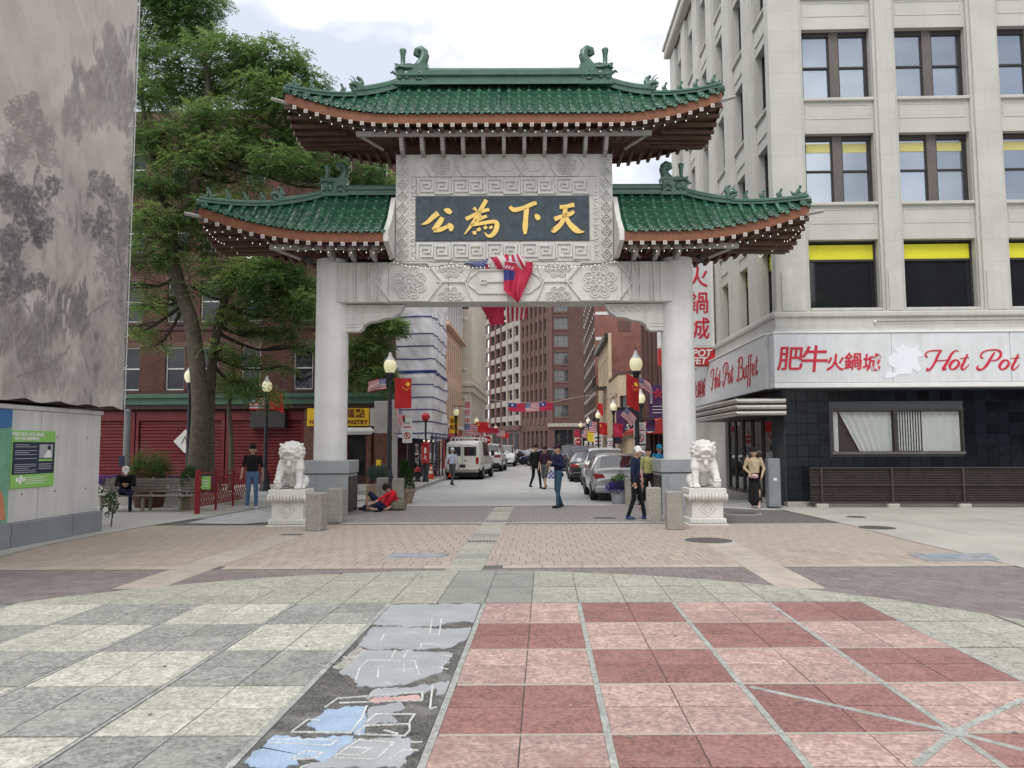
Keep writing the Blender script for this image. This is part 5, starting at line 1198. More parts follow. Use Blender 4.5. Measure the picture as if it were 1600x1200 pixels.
part(wr_, 'sheeting', lambda m: m.grid(lambda u, v: wrapf(u, 2.05+.25*math.sin(u*9)*.4*(1-v)**8+11*v), 90, 110, 'wrap_white'))
for py, th in ((495, .07), (522, .06), (541, .06), (561, .06), (581, .16), (601, .06), (621, .06), (640, .06), (659, .06), (677, .06)):
    z = V(650, py, 38.4).z
    part(wr_, 'blue_band', lambda m: m.grid(lambda u, v: (lambda p: (p[0]+(.03 if p[1] > .02 else 0), p[1]-.03, p[2]))(wrapf(u, z-th/2+th*v+.008*math.sin(u*23))), 60, 1, 'wrap_blue'))
scf = thing('scaffold', 'dark steel scaffold poles standing on the pavement below the wrap', 'scaffold', (-5.62, 38.4, 0))
for i in range(5):
    for x in (-2.2, -1.1, 0):
        if i and x < -.5: continue
        part(scf, 'pole', lambda m: m.tube([(x, i*1.35, .14), (x, i*1.35, 2.3)], .04, 'wrap_blue' if i % 2 else 'black_paint', 6))
for z in (1.0, 1.9): part(scf, 'ledger', lambda m: (m.tube([(-2.3, -.03, z), (0.1, -.03, z)], .022, 'black_paint', 6), m.tube([(.03, 0, z), (.03, 5.4, z)], .022, 'black_paint', 6)))
part(scf, 'brace', lambda m: (m.tube([(0, 0, .3), (0, 1.35, 2.1)], .018, 'steel', 6), m.tube([(0, 2.7, .3), (0, 4.05, 2.1)], .018, 'steel', 6)))
part(scf, 'deck', lambda m: m.box(-2.4, .05, -.0, 5.6, 2.1, 2.2, 'wrap_blue'))
for y in (.5, 1.9, 3.5): part(scf, 'work_lamp', lambda m: m.ell((-.35, y-.7, 1.98), .06, 'bulb', 8))
def simple_block(name, label, x, y, w_, L_, h, m, side, trim=None):
    """street-side block whose long face runs along the street; side=+1 faces east of the axis"""
    return thing(name, label, 'building', (x, y, 0))
tb = thing('tan_stucco_building', 'tan stucco building with narrow windows and white bay storey above', 'building', (-7.1, 54, 0))
Mt = T(0, 0, 0, rz=math.pi/2); tl = 12.0; wz = [(3.6, 6.2), (7.0, 9.6)]
hs = [(1+i*1.35, 1.45+i*1.35, a, b_) for i in range(8) for a, b_ in wz]
facade(tb, Mt, tl, 3.2, 10.6, hs, 'tan_stucco', .25)
for a, b_, c, d in hs: window(tb, Mt @ T(a, 0, c), b_-a, d-c, 'slot', 'terracotta', 'glass_dark')
facade(tb, Mt, tl, 10.6, 17, [(.6+i*1.6, 1.7+i*1.6, 11.4, 13.2) for i in range(7)], 'frame_white', .25)
for i in range(7): window(tb, Mt @ T(.6+i*1.6, 0, 11.4), 1.1, 1.8, 'sash', 'frame_white', 'glass_mid'); part(tb, 'bay_column', lambda m: m.bbox(-.02, .25, .2+i*1.6, .45+i*1.6, 10.7, 13.6, 'frame_white', .03))
part(tb, 'cornice', lambda m: (m.bbox(-.1, .45, 0, tl, 10.3, 10.6, 'tan_stucco', .05), m.bbox(-.1, .6, 0, tl, 13.6, 14.0, 'terracotta', .05), m.bbox(-.1, .3, 0, tl, 3.0, 3.3, 'cream_stone', .05)))
part(tb, 'shop_front', lambda m: m.box(-.1, .05, 0, tl, 0, 3.0, 'red_paint'))
for i in range(5): bx(tb, 'pane', .05, .08, .8+i*2.2, 2.4+i*2.2, .7, 2.4, 'glass_dark')
boxbuild(tb, -8, 0, 0, tl, 17, 'tan_stucco', skip=('+x',))
part(tb, 'yellow_board', lambda m: m.bbox(.1, .18, .4, .5, 2.1, 2.2, 'yellow_sign')) if False else None
cb2 = thing('cream_stone_building', 'tall cream stone building with fluted pilasters beyond the tan front', 'building', (-6.4, 67, 0)); cl = 16.0
Mt = T(0, 0, 0, rz=math.pi/2)
hs = [(1.1+i*1.45, 1.75+i*1.45, a, b_) for i in range(10) for a, b_ in ((.6, 6.2), (8.0, 11), (11.6, 14.6), (15.2, 18.2))]
facade(cb2, Mt, cl, 0, 22, hs, 'cream_stone', .3)
for a, b_, c, d in hs: window(cb2, Mt @ T(a, 0, c), b_-a, d-c, 'slot', 'frame_grey', 'glass_mid')
for i in range(11): part(cb2, 'pilaster', lambda m: m.bbox(-.02, .18, .55+i*1.45, 1.0+i*1.45, 7.6, 22, 'cream_stone', .04))
part(cb2, 'belt_cornice', lambda m: (m.bbox(-1.4, .4, -.3, cl, 6.9, 7.3, 'cream_stone', .08), m.bbox(-1.3, .22, -.15, cl, 6.4, 6.9, 'cream_stone', .04)))
for z in (8.4, 10.6, 12.9, 15.2, 5.9): part(cb2, 'ornament', lambda m: m.ell((-.55, 0, z), (.25, .08, .2), 'frame_white', 8))
boxbuild(cb2, -9, 0, 0, cl, 22, 'cream_stone', skip=('+x',))
# ---------------------------------------------------------------- closing the street: parking garage and brown brick block
ge = Vector((-12.6, 163)); gs = Vector((-4.5, 142)); gl_ = (gs-ge).length; ga = math.atan2((gs-ge).y, (gs-ge).x)
pg = thing('parking_garage', 'open parking garage with pale floor bands and brown columns closing the street', 'building', (ge.x, ge.y, 0), ga)
part(pg, 'dark_interior', lambda m: m.box(0, gl_, 1.2, 9, 0, 30, 'garage_dark'))
for k in range(9): part(pg, 'floor_band', lambda m: m.bbox(0, gl_, .05, 1.1, 6.4+k*3.0, 7.5+k*3.0, 'garage_concrete', .05))
for i in range(7): part(pg, 'garage_column', lambda m: m.bbox(i*gl_/6-.35, i*gl_/6+.35, -.1, .6, 5.4, 32, 'terracotta' if i < 4 else 'garage_concrete', .05))
part(pg, 'ground_storey', lambda m: (m.box(0, gl_, .1, 1.2, 0, 5.4, 'terracotta'), m.bbox(-.2, gl_+.2, -.4, 1.2, 4.6, 5.6, 'brick_brown', .1)))
for i in range(6): part(pg, 'shop_opening', lambda m: m.box(i*gl_/6+.8, (i+1)*gl_/6-.8, .0, .1, .2, 4.0, 'garage_dark'))
for k in range(8):
    for i in range(5): part(pg, 'ceiling_lamp', lambda m: m.box(i*gl_/5+1, i*gl_/5+2.0, 1.14, 1.19, 8.9+k*3-.05, 9.0+k*3, 'bulb')) if (i*7+k*3) % 4 == 0 else None
bc = Vector((.85, 130)); bl_ = Vector((-4.2, 141.6)); ll = (bc-bl_).length; la = math.atan2((bc-bl_).y, (bc-bl_).x)
bb = thing('brown_brick_block', 'tall brown brick office block with grouped windows at the far end of the street', 'building', (bc.x, bc.y, 0))
zs_ = [(6.6+i*3.0, 8.55+i*3.0) for i in range(7)]
hs = [(.9+j*5.0, 3.3+j*5.0, a, b_) for j in range(3) for a, b_ in zs_]+[(3.9+j*5.0-.2, 5.0+j*5.0-.2, a, b_) for j in range(3) for a, b_ in zs_ if False]
facade(bb, T(0, 0, 0), 15, 0, 30, hs+[(.9, 4.0, .3, 4.4), (5.5, 9, .3, 4.4)], 'brick_brown', .5)
for a, b_, c, d in hs: window(bb, T(a, 0, c), b_-a, d-c, 'triple', 'frame_grey', 'glass_mid', set_=.3); bx(bb, 'sill', a-.1, b_+.1, -.12, .3, c-.25, c, 'terracotta')
for a, b_ in ((.9, 4.0), (5.5, 9)): window(bb, T(a, 0, .3), b_-a, 4.1, 'triple', 'frame_dark', 'glass_dark', set_=.3)
for j in range(5): part(bb, 'pilaster', lambda m: m.bbox(3.7+j*5-.0 if j else -.05, (4.9+j*5) if j else .6, -.2, .05, 5.5, 30, 'terracotta', .05))
part(bb, 'belt_course', lambda m: m.bbox(-.3, 15, -.4, .1, 4.9, 5.5, 'garage_concrete', .06))
hz_ = [(5.5+i*3.0, 7.6+i*3.0) for i in range(7)]
Ml_ = Matrix.Translation((bl_.x-bc.x, bl_.y-bc.y, 0)) @ Matrix.Rotation(la, 4, 'Z')
hs = [(.8+j*2.0, 1.9+j*2.0, a, b_) for j in range(6) for a, b_ in zs_]+[(.8+j*2.0, 1.9+j*2.0, .6, 4.3) for j in range(6)]
facade(bb, Ml_, ll, 0, 30, hs, 'brick_brown', .4)
for a, b_, c, d in hs: window(bb, Ml_ @ T(a, 0, c), b_-a, d-c, 'slot', 'frame_grey', 'glass_dark', set_=.3)
for j in range(7): part(bb, 'pilaster', lambda m: (setattr(m, 'M', Ml_), m.bbox(.0+j*2.0-.0, .55+j*2.0, -.15, .05, 5.4, 30, 'terracotta', .04)))
mb = MB(); mb.add([(0, 0, 29.5), (15, 0, 29.5), (15, 14, 29.5), (bl_.x-bc.x, bl_.y-bc.y, 29.5)], [(0, 1, 2, 3)], 'roof_flat'); mb.build('roof', bb)
# ---------------------------------------------------------------- south side of the street
s1 = thing('brick_side_building', 'dark brick street front with pilasters next to the pale office block', 'building', (6.5, 38.2, 0)); L1 = 12.0
M1 = T(0, L1, 0, rz=-math.pi/2); hs = [(.7+i*1.9, 1.9+i*1.9, a, b_) for i in range(6) for a, b_ in ((.5, 2.6), (4.2, 6.2), (7.4, 9.4), (10.6, 12.6))]
facade(s1, M1, L1, 0, 14, hs, 'brick_brown', .25)
for a, b_, c, d in hs: window(s1, M1 @ T(a, 0, c), b_-a, d-c, 'sash', 'frame_dark', 'glass_dark'); 
for i in range(7): part(s1, 'pilaster', lambda m: m.bbox(-.18, .02, .1+i*1.9, .45+i*1.9, 3.4, 14, 'terracotta', .03))
part(s1, 'shop_cornice', lambda m: m.bbox(-.25, .02, 0, L1, 3.0, 3.4, 'maroon_trim', .04)); boxbuild(s1, 0.01, 8, 0, L1, 14, 'brick_brown', skip=('-x',))
s2 = thing('beige_corner_building', 'low beige brick building with chamfered corner and big upper windows', 'building', (4.9, 50.5, 0))
facade(s2, T(.7, 0, 0), 2.2, 0, 6.5, [(.4, 1.6, 3.1, 5.2), (.3, 1.9, .4, 2.4)], 'beige_brick'); window(s2, T(1.1, 0, 3.1), 1.2, 2.1, 'fixed', 'frame_dark', 'glass_sky'); window(s2, T(1.0, 0, .4), 1.6, 2.0, 'fixed', 'frame_dark', 'glass_dark')
Mq = T(0, .7, 0, rz=R(-45)); facade(s2, Mq, .99, 0, 6.5, [(.15, .8, 3.1, 5.0)], 'beige_brick'); window(s2, Mq @ T(.15, 0, 3.1), .65, 1.9, 'fixed', 'frame_dark', 'glass_dark')
Mq = T(0, 7.2, 0, rz=-math.pi/2); hs = [(.6+i*1.5, 1.6+i*1.5, a, b_) for i in range(4) for a, b_ in ((.5, 2.4), (3.2, 5.2))]; facade(s2, Mq, 6.5, 0, 6.5, hs, 'beige_brick')
for a, b_, c, d in hs: window(s2, Mq @ T(a, 0, c), b_-a, d-c, 'sash', 'frame_dark', 'glass_dark')
part(s2, 'parapet', lambda m: m.prism([(.7, -.05), (2.95, -.05), (2.95, 7.2), (-.05, 7.2), (-.05, .68)], 'xy', 6.4, 6.6, 'terracotta'))
s3 = thing('beige_fire_escape_building', 'narrow beige street front with fire escapes and red brick party wall', 'building', (4.95, 58, 0))
Mq = T(0, 12, 0, rz=-math.pi/2); hs = [(.7+i*1.8, 1.6+i*1.8, a, b_) for i in range(6) for a, b_ in ((.4, 2.4), (3.4, 5.4), (6.6, 8.6))]; facade(s3, Mq, 12, 0, 10.2, hs, 'beige_brick')
for a, b_, c, d in hs: window(s3, Mq @ T(a, 0, c), b_-a, d-c, 'sash', 'frame_dark', 'glass_dark')
facade(s3, T(0, 0, 0), 3.4, 0, 10.0, [], 'brick_party'); part(s3, 'quoin_strip', lambda m: m.bbox(-.06, .18, -.06, .1, 0, 10.2, 'beige_brick', .02)); part(s3, 'cornice', lambda m: m.bbox(-.35, .1, 0, 12, 9.8, 10.25, 'frame_dark', .05))
for z in (3.1, 6.3):
    part(s3, 'fire_escape', lambda m: (m.box(-.9, 0, 2.5, 6.5, z, z+.06, 'frame_dark'), [m.tube([(-.88, 2.5+i*.4, z), (-.88, 2.5+i*.4, z+.9)], .015, 'frame_dark', 4) for i in range(11)], m.tube([(-.88, 2.5, z+.9), (-.88, 6.5, z+.9)], .02, 'frame_dark', 4)))
boxbuild(s3, .02, 3.4, .02, 12, 10, 'brick_party', skip=('-x', '-y'))
s4 = thing('red_brick_tall_building', 'tall red brick building with white bands on its blank party wall', 'building', (4.8, 72, 0))
facade(s4, T(0, 0, 0), 8, 0, 22, [], 'brick_party')
for z in (11.6, 14.0): part(s4, 'white_band', lambda m: m.bbox(.1, 3.1, -.04, .02, z, z+.3, 'frame_white', .01))
part(s4, 'bricked_window', lambda m: m.bbox(2.2, 3.4, -.03, .02, 12.4, 13.4, 'terracotta', .01))
Mq = T(0, 18, 0, rz=-math.pi/2); hs = [(.9+i*2.2, 2.1+i*2.2, a, a+1.9) for i in range(8) for a in (.6, 4.4, 7.4, 10.4, 13.4, 16.4)]; facade(s4, Mq, 18, 0, 22, hs, 'brick_brown')
for a, b_, c, d in hs: window(s4, Mq @ T(a, 0, c), b_-a, d-c, 'sash', 'frame_grey', 'glass_dark')
for i in range(9): part(s4, 'quoin_strip', lambda m: [m.box(-.06, .0, .2+i*2.2+.1*(k % 2), .5+i*2.2+.1*(k % 2), 3.5+k*.5, 3.75+k*.5, 'frame_white') for k in range(0, 36, 3)], kind='stuff')
boxbuild(s4, .02, 8, .02, 18, 22, 'brick_party', skip=('-x', '-y'))
# red awning and black shop sign on the south side
aw = thing('red_awning', 'sloping red fabric awning over a shop on the south pavement', 'awning', (6.48, 40.5, 0))
part(aw, 'canopy', lambda m: m.prism([(0, 3.3), (-1.5, 2.55), (-1.5, 2.3), (-1.44, 2.3), (-1.44, 2.5), (0, 3.2)], 'xz', 0, 7.5, 'awning_red')); part(aw, 'end_panel', lambda m: m.prism([(-.02, 3.2), (-1.42, 2.5), (-1.42, 2.32), (-.02, 2.32)], 'xz', .0, .03, 'awning_red'))
part(aw, 'emblem', lambda m: m.ribbon([(-1.2, 2.5), (-1.0, 2.65), (-.8, 2.45), (-1.0, 2.4), (-1.2, 2.5)], .07, -.002, -.02, 'white_paint'))
bs = thing('black_shop_sign', 'black shop awning sign with round white emblem under the beige corner building', 'sign', (4.85, 50.3, 2.3))
part(bs, 'panel', lambda m: m.bbox(-.1, 1.3, -.1, .05, .2, 1.9, 'black_paint', .02)); part(bs, 'awning', lambda m: m.prism([(0, .2), (-.9, -.35), (-.9, -.5), (0, -.45)], 'xz', .0, 1.6, 'black_paint')).matrix_local = T(.1, -.6, 0)
part(bs, 'emblem_ring', lambda m: m.ribbon(arcpts(.5, 1.45, .26, 0, 350, 16), .05, -.1, -.115, 'white_paint', True)); part(bs, 'emblem_peak', lambda m: m.ribbon([(.36, 1.33), (.5, 1.62), (.64, 1.33)], .05, -.1, -.115, 'white_paint'))
text('lettering', '5.5', bs, 'white_paint', .5, T(.4, -.11, .6), .008, off=.01)
# ---------------------------------------------------------------- concrete vent structure and its printed scrim at the left
vt = thing('vent_structure', 'low raw concrete wall on a grey granite base at the plaza edge', 'wall', (-9.05, 15.35, 0))
for i, (a, b_) in enumerate(((-1.85, 0), (-4.2, -1.87), (-6.6, -4.22), (-10, -6.62))): part(vt, 'concrete_panel', lambda m: m.bbox(-.35, 0, a, b_, .42, 2.36, 'concrete_wall', .012))
for i, (a, b_) in enumerate(((-.9, .06), (-2.6, -.92), (-4.6, -2.62), (-7, -4.62), (-10, -7.02))): part(vt, 'granite_block', lambda m: m.bbox(-.5, .07, a, b_, 0, .42, 'granite_block', .012))
part(vt, 'coping', lambda m: m.bbox(-.4, .03, -10, .04, 2.36, 2.44, 'concrete_wall', .01))
part(vt, 'soffit', lambda m: m.box(-6, .02, -10, .5, 2.5, 2.56, 'soffit_rust')); part(vt, 'core', lambda m: m.box(-6, -.25, -10, .4, 2.57, 17.5, 'soffit_rust')); part(vt, 'back_wall', lambda m: m.box(-6, -.4, -10, -.2, 0, 2.4, 'concrete_wall'))
part(vt, 'tie_holes', lambda m: [m.lathe([(.018, 0), (.018, .004)], 'iron', 8, (0, 0, 0)) for _ in range(1)] and [m.box(.0, .003, -y-.015, -y+.015, z-.015, z+.015, 'iron') for y in (.45, 1.4, 2.3, 3.2) for z in (.9, 1.9)], kind='stuff')
part(vt, 'base_pipe', lambda m: m.tube([(.1, .1, .43), (.0, .28, .43)], .05, 'concrete_wall', 8))
# mural panel beside the sign (a plain stand-in)
mat('mural_blue', (.05, .16, .36), .7, .2, 2); mat('mural_green', (.16, .36, .25), .7, .2, 2); mat('mural_white', (.52, .56, .62), .7, .1, 2); mat('mural_orange', (.55, .22, .12), .7, .15, 3)
mp_ = thing('painted_mural', 'blue and green painted mural on the concrete wall beside the sign', 'mural', (-9.045, 12.7, .45))
part(mp_, 'painted_ground', lambda m: m.box(0, .006, -3.0, 0, 0, 1.9, 'mural_green')); part(mp_, 'blue_field', lambda m: m.prism([(-3, 1.3), (0, 1.6), (0, 1.9), (-3, 1.9)], 'yz', .0061, .009, 'mural_blue'))
part(mp_, 'pale_shape', lambda m: m.prism([(-.9, 0), (-.28, 0), (-.22, .7), (-.4, 1.25), (-.7, 1.3), (-1.1, .9)], 'yz', .0061, .010, 'mural_white')); part(mp_, 'orange_shape', lambda m: m.prism([(-.32, .05), (-.05, .05), (-.12, .4), (-.2, .55), (-.3, .4)], 'yz', .0102, .013, 'mural_orange'))
# park sign
pk = thing('park_sign', 'green and navy park notice with white text on the concrete wall', 'sign', (-9.045, 13.3, 1.0))
part(pk, 'board', lambda m: m.bbox(0, .012, -.58, .58, 0, 1.0, 'green_sign', .004)); part(pk, 'navy_field', lambda m: m.box(.012, .015, -.56, .56, .24, .8, 'navy_sign'))
Rp = lambda y, z: T(.017, y, z, rz=math.pi/2)
text('heading', 'MARY SOO HOO PARK', pk, 'white_paint', .088, Rp(-.18, .93), .002, off=.003, sx=.92); text('heading', 'ON THE GREENWAY', pk, 'white_paint', .075, Rp(-.2, .855), .002, off=.003, sx=.9)
for i in range(15):
    if i in (2, 6, 8, 9): continue
    part(pk, 'text_line', lambda m: m.box(.015, .017, -.5, -.5+(.56 if i % 4 else .36), .745-i*.034, .757-i*.034, 'print_grey'))
part(pk, 'photo_print', lambda m: (m.box(.015, .018, .13, .5, .52, .76, 'print_grey'), m.prism([(.25, .52), (.48, .52), (.46, .62), (.4, .68), (.33, .63)], 'yz', .018, .019, 'white_paint'), m.ell((.019, .4, .7), (.002, .05, .045), 'navy_sign', 8)))
part(pk, 'photo_caption', lambda m: m.box(.015, .018, .13, .5, .46, .5, 'green_sign'))
for i in range(3): part(pk, 'text_line', lambda m: m.box(.015, .017, .13, .48, .40-i*.04, .415-i*.04, 'print_grey'))
for i in range(4): part(pk, 'text_line', lambda m: m.box(.012, .014, -.2, .38-.1*(i % 2), .18-i*.035, .19-i*.035, 'white_paint'))
part(pk, 'emblem', lambda m: [m.box(.012, .015, -.45+dy, -.38+dy, .06+dz, .13+dz, 'white_paint') for dy, dz in ((0, .06), (.08, .02), (.09, .09), (.17, .06))])
# scrim: hanging cloth printed with an ink landscape
m_ = bpy.data.materials.new('printed_cloth'); m_.use_nodes = True; MT['printed_cloth'] = m_
t_ = m_.node_tree; N = t_.nodes; L = t_.links; b_ = N['Principled BSDF']; b_.inputs['Roughness'].default_value = .8; b_.inputs['Specular IOR Level'].default_value = .2
tc_ = N.new('ShaderNodeTexCoord'); at = N.new('ShaderNodeAttribute'); at.attribute_name = 'ink'
def nz(scale, det, dis, sx=(1, 1, 1)):
    mp2 = N.new('ShaderNodeMapping'); mp2.inputs['Scale'].default_value = sx; L.new(tc_.outputs['Object'], mp2.inputs[0])
    n = N.new('ShaderNodeTexNoise'); n.inputs['Scale'].default_value = scale; n.inputs['Detail'].default_value = det; n.inputs['Distortion'].default_value = dis; n.inputs['Roughness'].default_value = .65; L.new(mp2.outputs[0], n.inputs['Vector']); return n.outputs['Fac']
def mth(op, a, b2, clamp=False):
    q = N.new('ShaderNodeMath'); q.operation = op; q.use_clamp = clamp
    for i, v_ in enumerate((a, b2)):
        if isinstance(v_, (int, float)): q.inputs[i].default_value = v_
        else: L.new(v_, q.inputs[i])
    return q.outputs[0]
def rng(x, a, b2):
    r = N.new('ShaderNodeMapRange'); r.inputs[1].default_value = a; r.inputs[2].default_value = b2; L.new(x, r.inputs[0]); return r.outputs[0]
inkf = mth('MULTIPLY', at.outputs['Fac'], rng(nz(30, 4, .5), .0, .45), True)
inkf = mth('ADD', mth('MULTIPLY', inkf, 1.0), mth('MULTIPLY', at.outputs['Fac'], .35), True)
mx1 = N.new('ShaderNodeMixRGB'); L.new(inkf, mx1.inputs[0]); mx1.inputs[1].default_value = (.63, .575, .53, 1); mx1.inputs[2].default_value = (.10, .097, .105, 1)
mx2 = N.new('ShaderNodeMixRGB'); mx2.blend_type = 'MULTIPLY'; mx2.inputs[0].default_value = 1; L.new(mx1.outputs[0], mx2.inputs[1]); r2 = N.new('ShaderNodeMapRange'); r2.inputs[1].default_value = .3; r2.inputs[2].default_value = .7; r2.inputs[3].default_value = .9; r2.inputs[4].default_value = 1.07; L.new(nz(.7, 4, 0), r2.inputs[0]); L.new(r2.outputs[0], mx2.inputs[2])
L.new(mx2.outputs[0], b_.inputs['Base Color'])
sm_ = thing('printed_scrim', 'tall hanging cloth printed with a grey ink landscape of trees and rocks', 'scrim', (-8.92, 15.9, 0))
CU, CV = 150, 430; YA, YB, ZA, ZB = 11.6, 15.9, 2.52, 12.2
ink = np.zeros((CV, CU)); prn = random.Random(11)
def cell(px, py): q = S(px, py, -8.92); return ((q.y-YA)/(YB-YA)*CU, (q.z-ZA)/(ZB-ZA)*CV)
def dab(cu, cv, ru, rv, val, ringed=False):
    u0, u1, v0, v1 = int(cu-ru-1), int(cu+ru+2), int(cv-rv-1), int(cv+rv+2)
    for v in range(max(0, v0), min(CV, v1)):
        for u in range(max(0, u0), min(CU, u1)):
            d = ((u-cu)/ru)**2+((v-cv)/rv)**2
            if d < 1.0 and (not ringed or d > .3): ink[v, u] = max(ink[v, u], val*(1-.35*d))
def pline(pts, r, val):
    P_ = [cell(*q) for q in pts]
    for a, b2 in zip(P_[:-1], P_[1:]):
        n = int(max(abs(a[0]-b2[0]), abs(a[1]-b2[1]))*1.2)+1
        for k in range(n): t = k/n; dab(a[0]+(b2[0]-a[0])*t+prn.gauss(0, .25), a[1]+(b2[1]-a[1])*t, r, r, val*prn.uniform(.75, 1))
def foliage_ink(px, py, rx, ry, n, val, mode='dab'):
    lumps = [(prn.gauss(0, .45), prn.gauss(0, .45), prn.uniform(.25, .5)) for _ in range(12)]
    for _ in range(n):
        a, b2, r = prn.choice(lumps); t = prn.uniform(0, 6.28); q = r*math.sqrt(prn.random()); x, y = px+(a+q*math.cos(t))*rx, py+(b2+q*math.sin(t))*ry
        c = cell(x, y); v_ = val*prn.uniform(.6, 1.05)
        if mode == 'dab': dab(c[0], c[1], prn.uniform(1.0, 2.0), prn.uniform(1.2, 2.4), v_)
        elif mode == 'ring': dab(c[0], c[1], 2.6, 3.0, v_, True)
        else: dab(c[0], c[1], .9, prn.uniform(3, 7), v_)
for v in range(CV):                                                        # faint washes, denser rock texture in the lower half
    z = ZA+(ZB-ZA)*v/CV
    for u in range(CU):
        y = YA+(YB-YA)*u/CU; low = min(1, max(0, (8.2-z)/2.5))
        w_ = .5+.5*mnoise.noise((y*1.6, z*.55, 3)); f = mnoise.noise((y*9, z*3.2, 8)); ink[v, u] = max(0, .05+low*(.42*max(0, w_-.15)+.5*max(0, f)*w_)+.06*w_)
for q in ((170, 70, 16, 40, 300, .40), (165, 115, 34, 55, 900, .46), (122, 150, 20, 45, 380, .45), (188, 160, 18, 55, 420, .46), (105, 185, 14, 34, 220, .42), (150, 170, 34, 40, 380, .36)): foliage_ink(*q, 'needle')
for q in ((28, 215, 34, 50, 150, .5), (62, 225, 30, 45, 150, .5), (15, 250, 26, 40, 110, .5), (75, 330, 14, 30, 60, .45), (30, 430, 26, 36, 80, .42), (190, 245, 12, 40, 60, .42)): foliage_ink(*q, 'ring')
for q in ((22, 305, 40, 56, 900, .7), (50, 350, 30, 40, 620, .74), (8, 390, 26, 60, 620, .7), (20, 445, 34, 36, 380, .7), (162, 290, 24, 30, 420, .6), (182, 345, 26, 55, 800, .58), (150, 350, 20, 34, 360, .68), (188, 430, 18, 80, 560, .55), (160, 420, 16, 50, 240, .5)): foliage_ink(*q)
for q in ((45, 530, 46, 56, 700, .55), (95, 478, 30, 34, 420, .62), (122, 488, 18, 40, 300, .6), (75, 580, 50, 26, 420, .5), (12, 510, 20, 60, 320, .5), (150, 540, 40, 50, 420, .4), (110, 600, 60, 20, 320, .4), (165, 590, 34, 36, 300, .4), (40, 600, 40, 20, 260, .42)): foliage_ink(*q, 'needle')
for pts in ([(10, 440), (30, 470), (55, 520), (60, 560)], [(178, 360), (182, 430), (190, 500), (196, 560)], [(160, 330), (170, 380), (178, 420)], [(20, 300), (14, 400), (20, 500)], [(60, 250), (48, 300), (40, 360)], [(95, 520), (130, 500), (165, 470)], [(20, 590), (70, 575), (110, 540)]): pline(pts, 1.2, .62)
for pts in ([(96, 470), (98, 500), (102, 525)], [(106, 475), (108, 522)]):        # pale waterfall
    for a in [cell(*q) for q in pts]: ink[max(0, int(a[1])-6):int(a[1])+6, max(0, int(a[0])-1):int(a[0])+2] *= .3
us_ = [5.6+(YA-5.6)*i/20 for i in range(20)]+[YA+(YB-YA)*i/(CU-1) for i in range(CU)]; vs__ = [ZA+(ZB-ZA)*i/(CV-1) for i in range(CV)]+[ZB+5.4*(i+1)/20 for i in range(20)]
def cloth(y, z):
    v = (z-ZA)/15; e = .07*mnoise.noise((y*.8, z*.45, 0))+.085*mnoise.noise((y*1.3+z*.75, z*.2, 4))+.05*mnoise.noise((y*3.0+z*1.3, z*.4, 14))+.022*mnoise.noise((y*2.4-z*1.1, z*1.6, 9))+.012*mnoise.noise((y*6+z*2, z*2.2, 19))
    e += .09*max(0, 1-2.2*abs(mnoise.noise((y*.9+z*.55, z*.12, 31))))**2+.05*max(0, 1-2.5*abs(mnoise.noise((y*2.1+z*1.0, z*.2, 41))))**2
    e += .02*max(0, 1-v*14)*math.sin(y*9)
    e *= min(1, (YB-y)*2.2+.12)
    lo = z < ZA+.001
    return (e, y-15.9, z+(.02*math.sin(y*7)-.03*mnoise.noise((y*2, 0, 0)) if lo else 0))
mbc = MB(); nU, nV = len(us_), len(vs__); mbc.v = [cloth(y, z) for z in vs__ for y in us_]
mbc.f = [(j*nU+i, j*nU+i+1, (j+1)*nU+i+1, (j+1)*nU+i) for j in range(nV-1) for i in range(nU-1)]; mbc.fm = ['printed_cloth']*len(mbc.f); mbc.fs = [True]*len(mbc.f); co = mbc.build('cloth', sm_)
a_ = co.data.attributes.new('ink', 'FLOAT', 'POINT'); vals = []
for j in range(nV):
    for i in range(nU):
        y = us_[i]; y = y if y >= YA else min(2*YA-y, YB); vals.append(float(ink[min(j, 2*CV-1-j if j >= CV else j), min(CU-1, int((y-YA)/(YB-YA)*(CU-1)))]) if j < CV else .06)
a_.data.foreach_set('value', vals)
part(sm_, 'edge_cable', lambda m: m.tube([(.03, .02, 2.5), (.03, .02, 17.6)], .012, 'steel', 6)); 
for i in range(22): part(sm_, 'tie', lambda m: m.tube([(0, -.06, 2.7+i*.66), (.05, .05, 2.78+i*.66)], .008, 'rafter_end', 4))
part(sm_, 'seam', lambda m: m.tube([(.06, -1.6, 9.4), (.07, -1.5, 17.5)], .012, 'rafter_end', 4))
pl_ = thing('steel_post', 'grey round steel post standing behind the bench by the barrel planter', 'post', (-12.35, 22.3, 0)); part(pl_, 'shaft', lambda m: m.lathe([(.09, 0), (.09, 2.75)], 'granite_block', 14)); part(pl_, 'base_plate', lambda m: m.bbox(-.16, .16, -.16, .16, 0, .02, 'granite_block')); part(pl_, 'notice', lambda m: m.box(-.16, .0, -.11, -.1, 1.15, 1.45, 'navy_sign')); part(pl_, 'cap', lambda m: m.lathe([(.1, 2.75), (.1, 2.8), (.02, 2.84)], 'granite_block', 14))
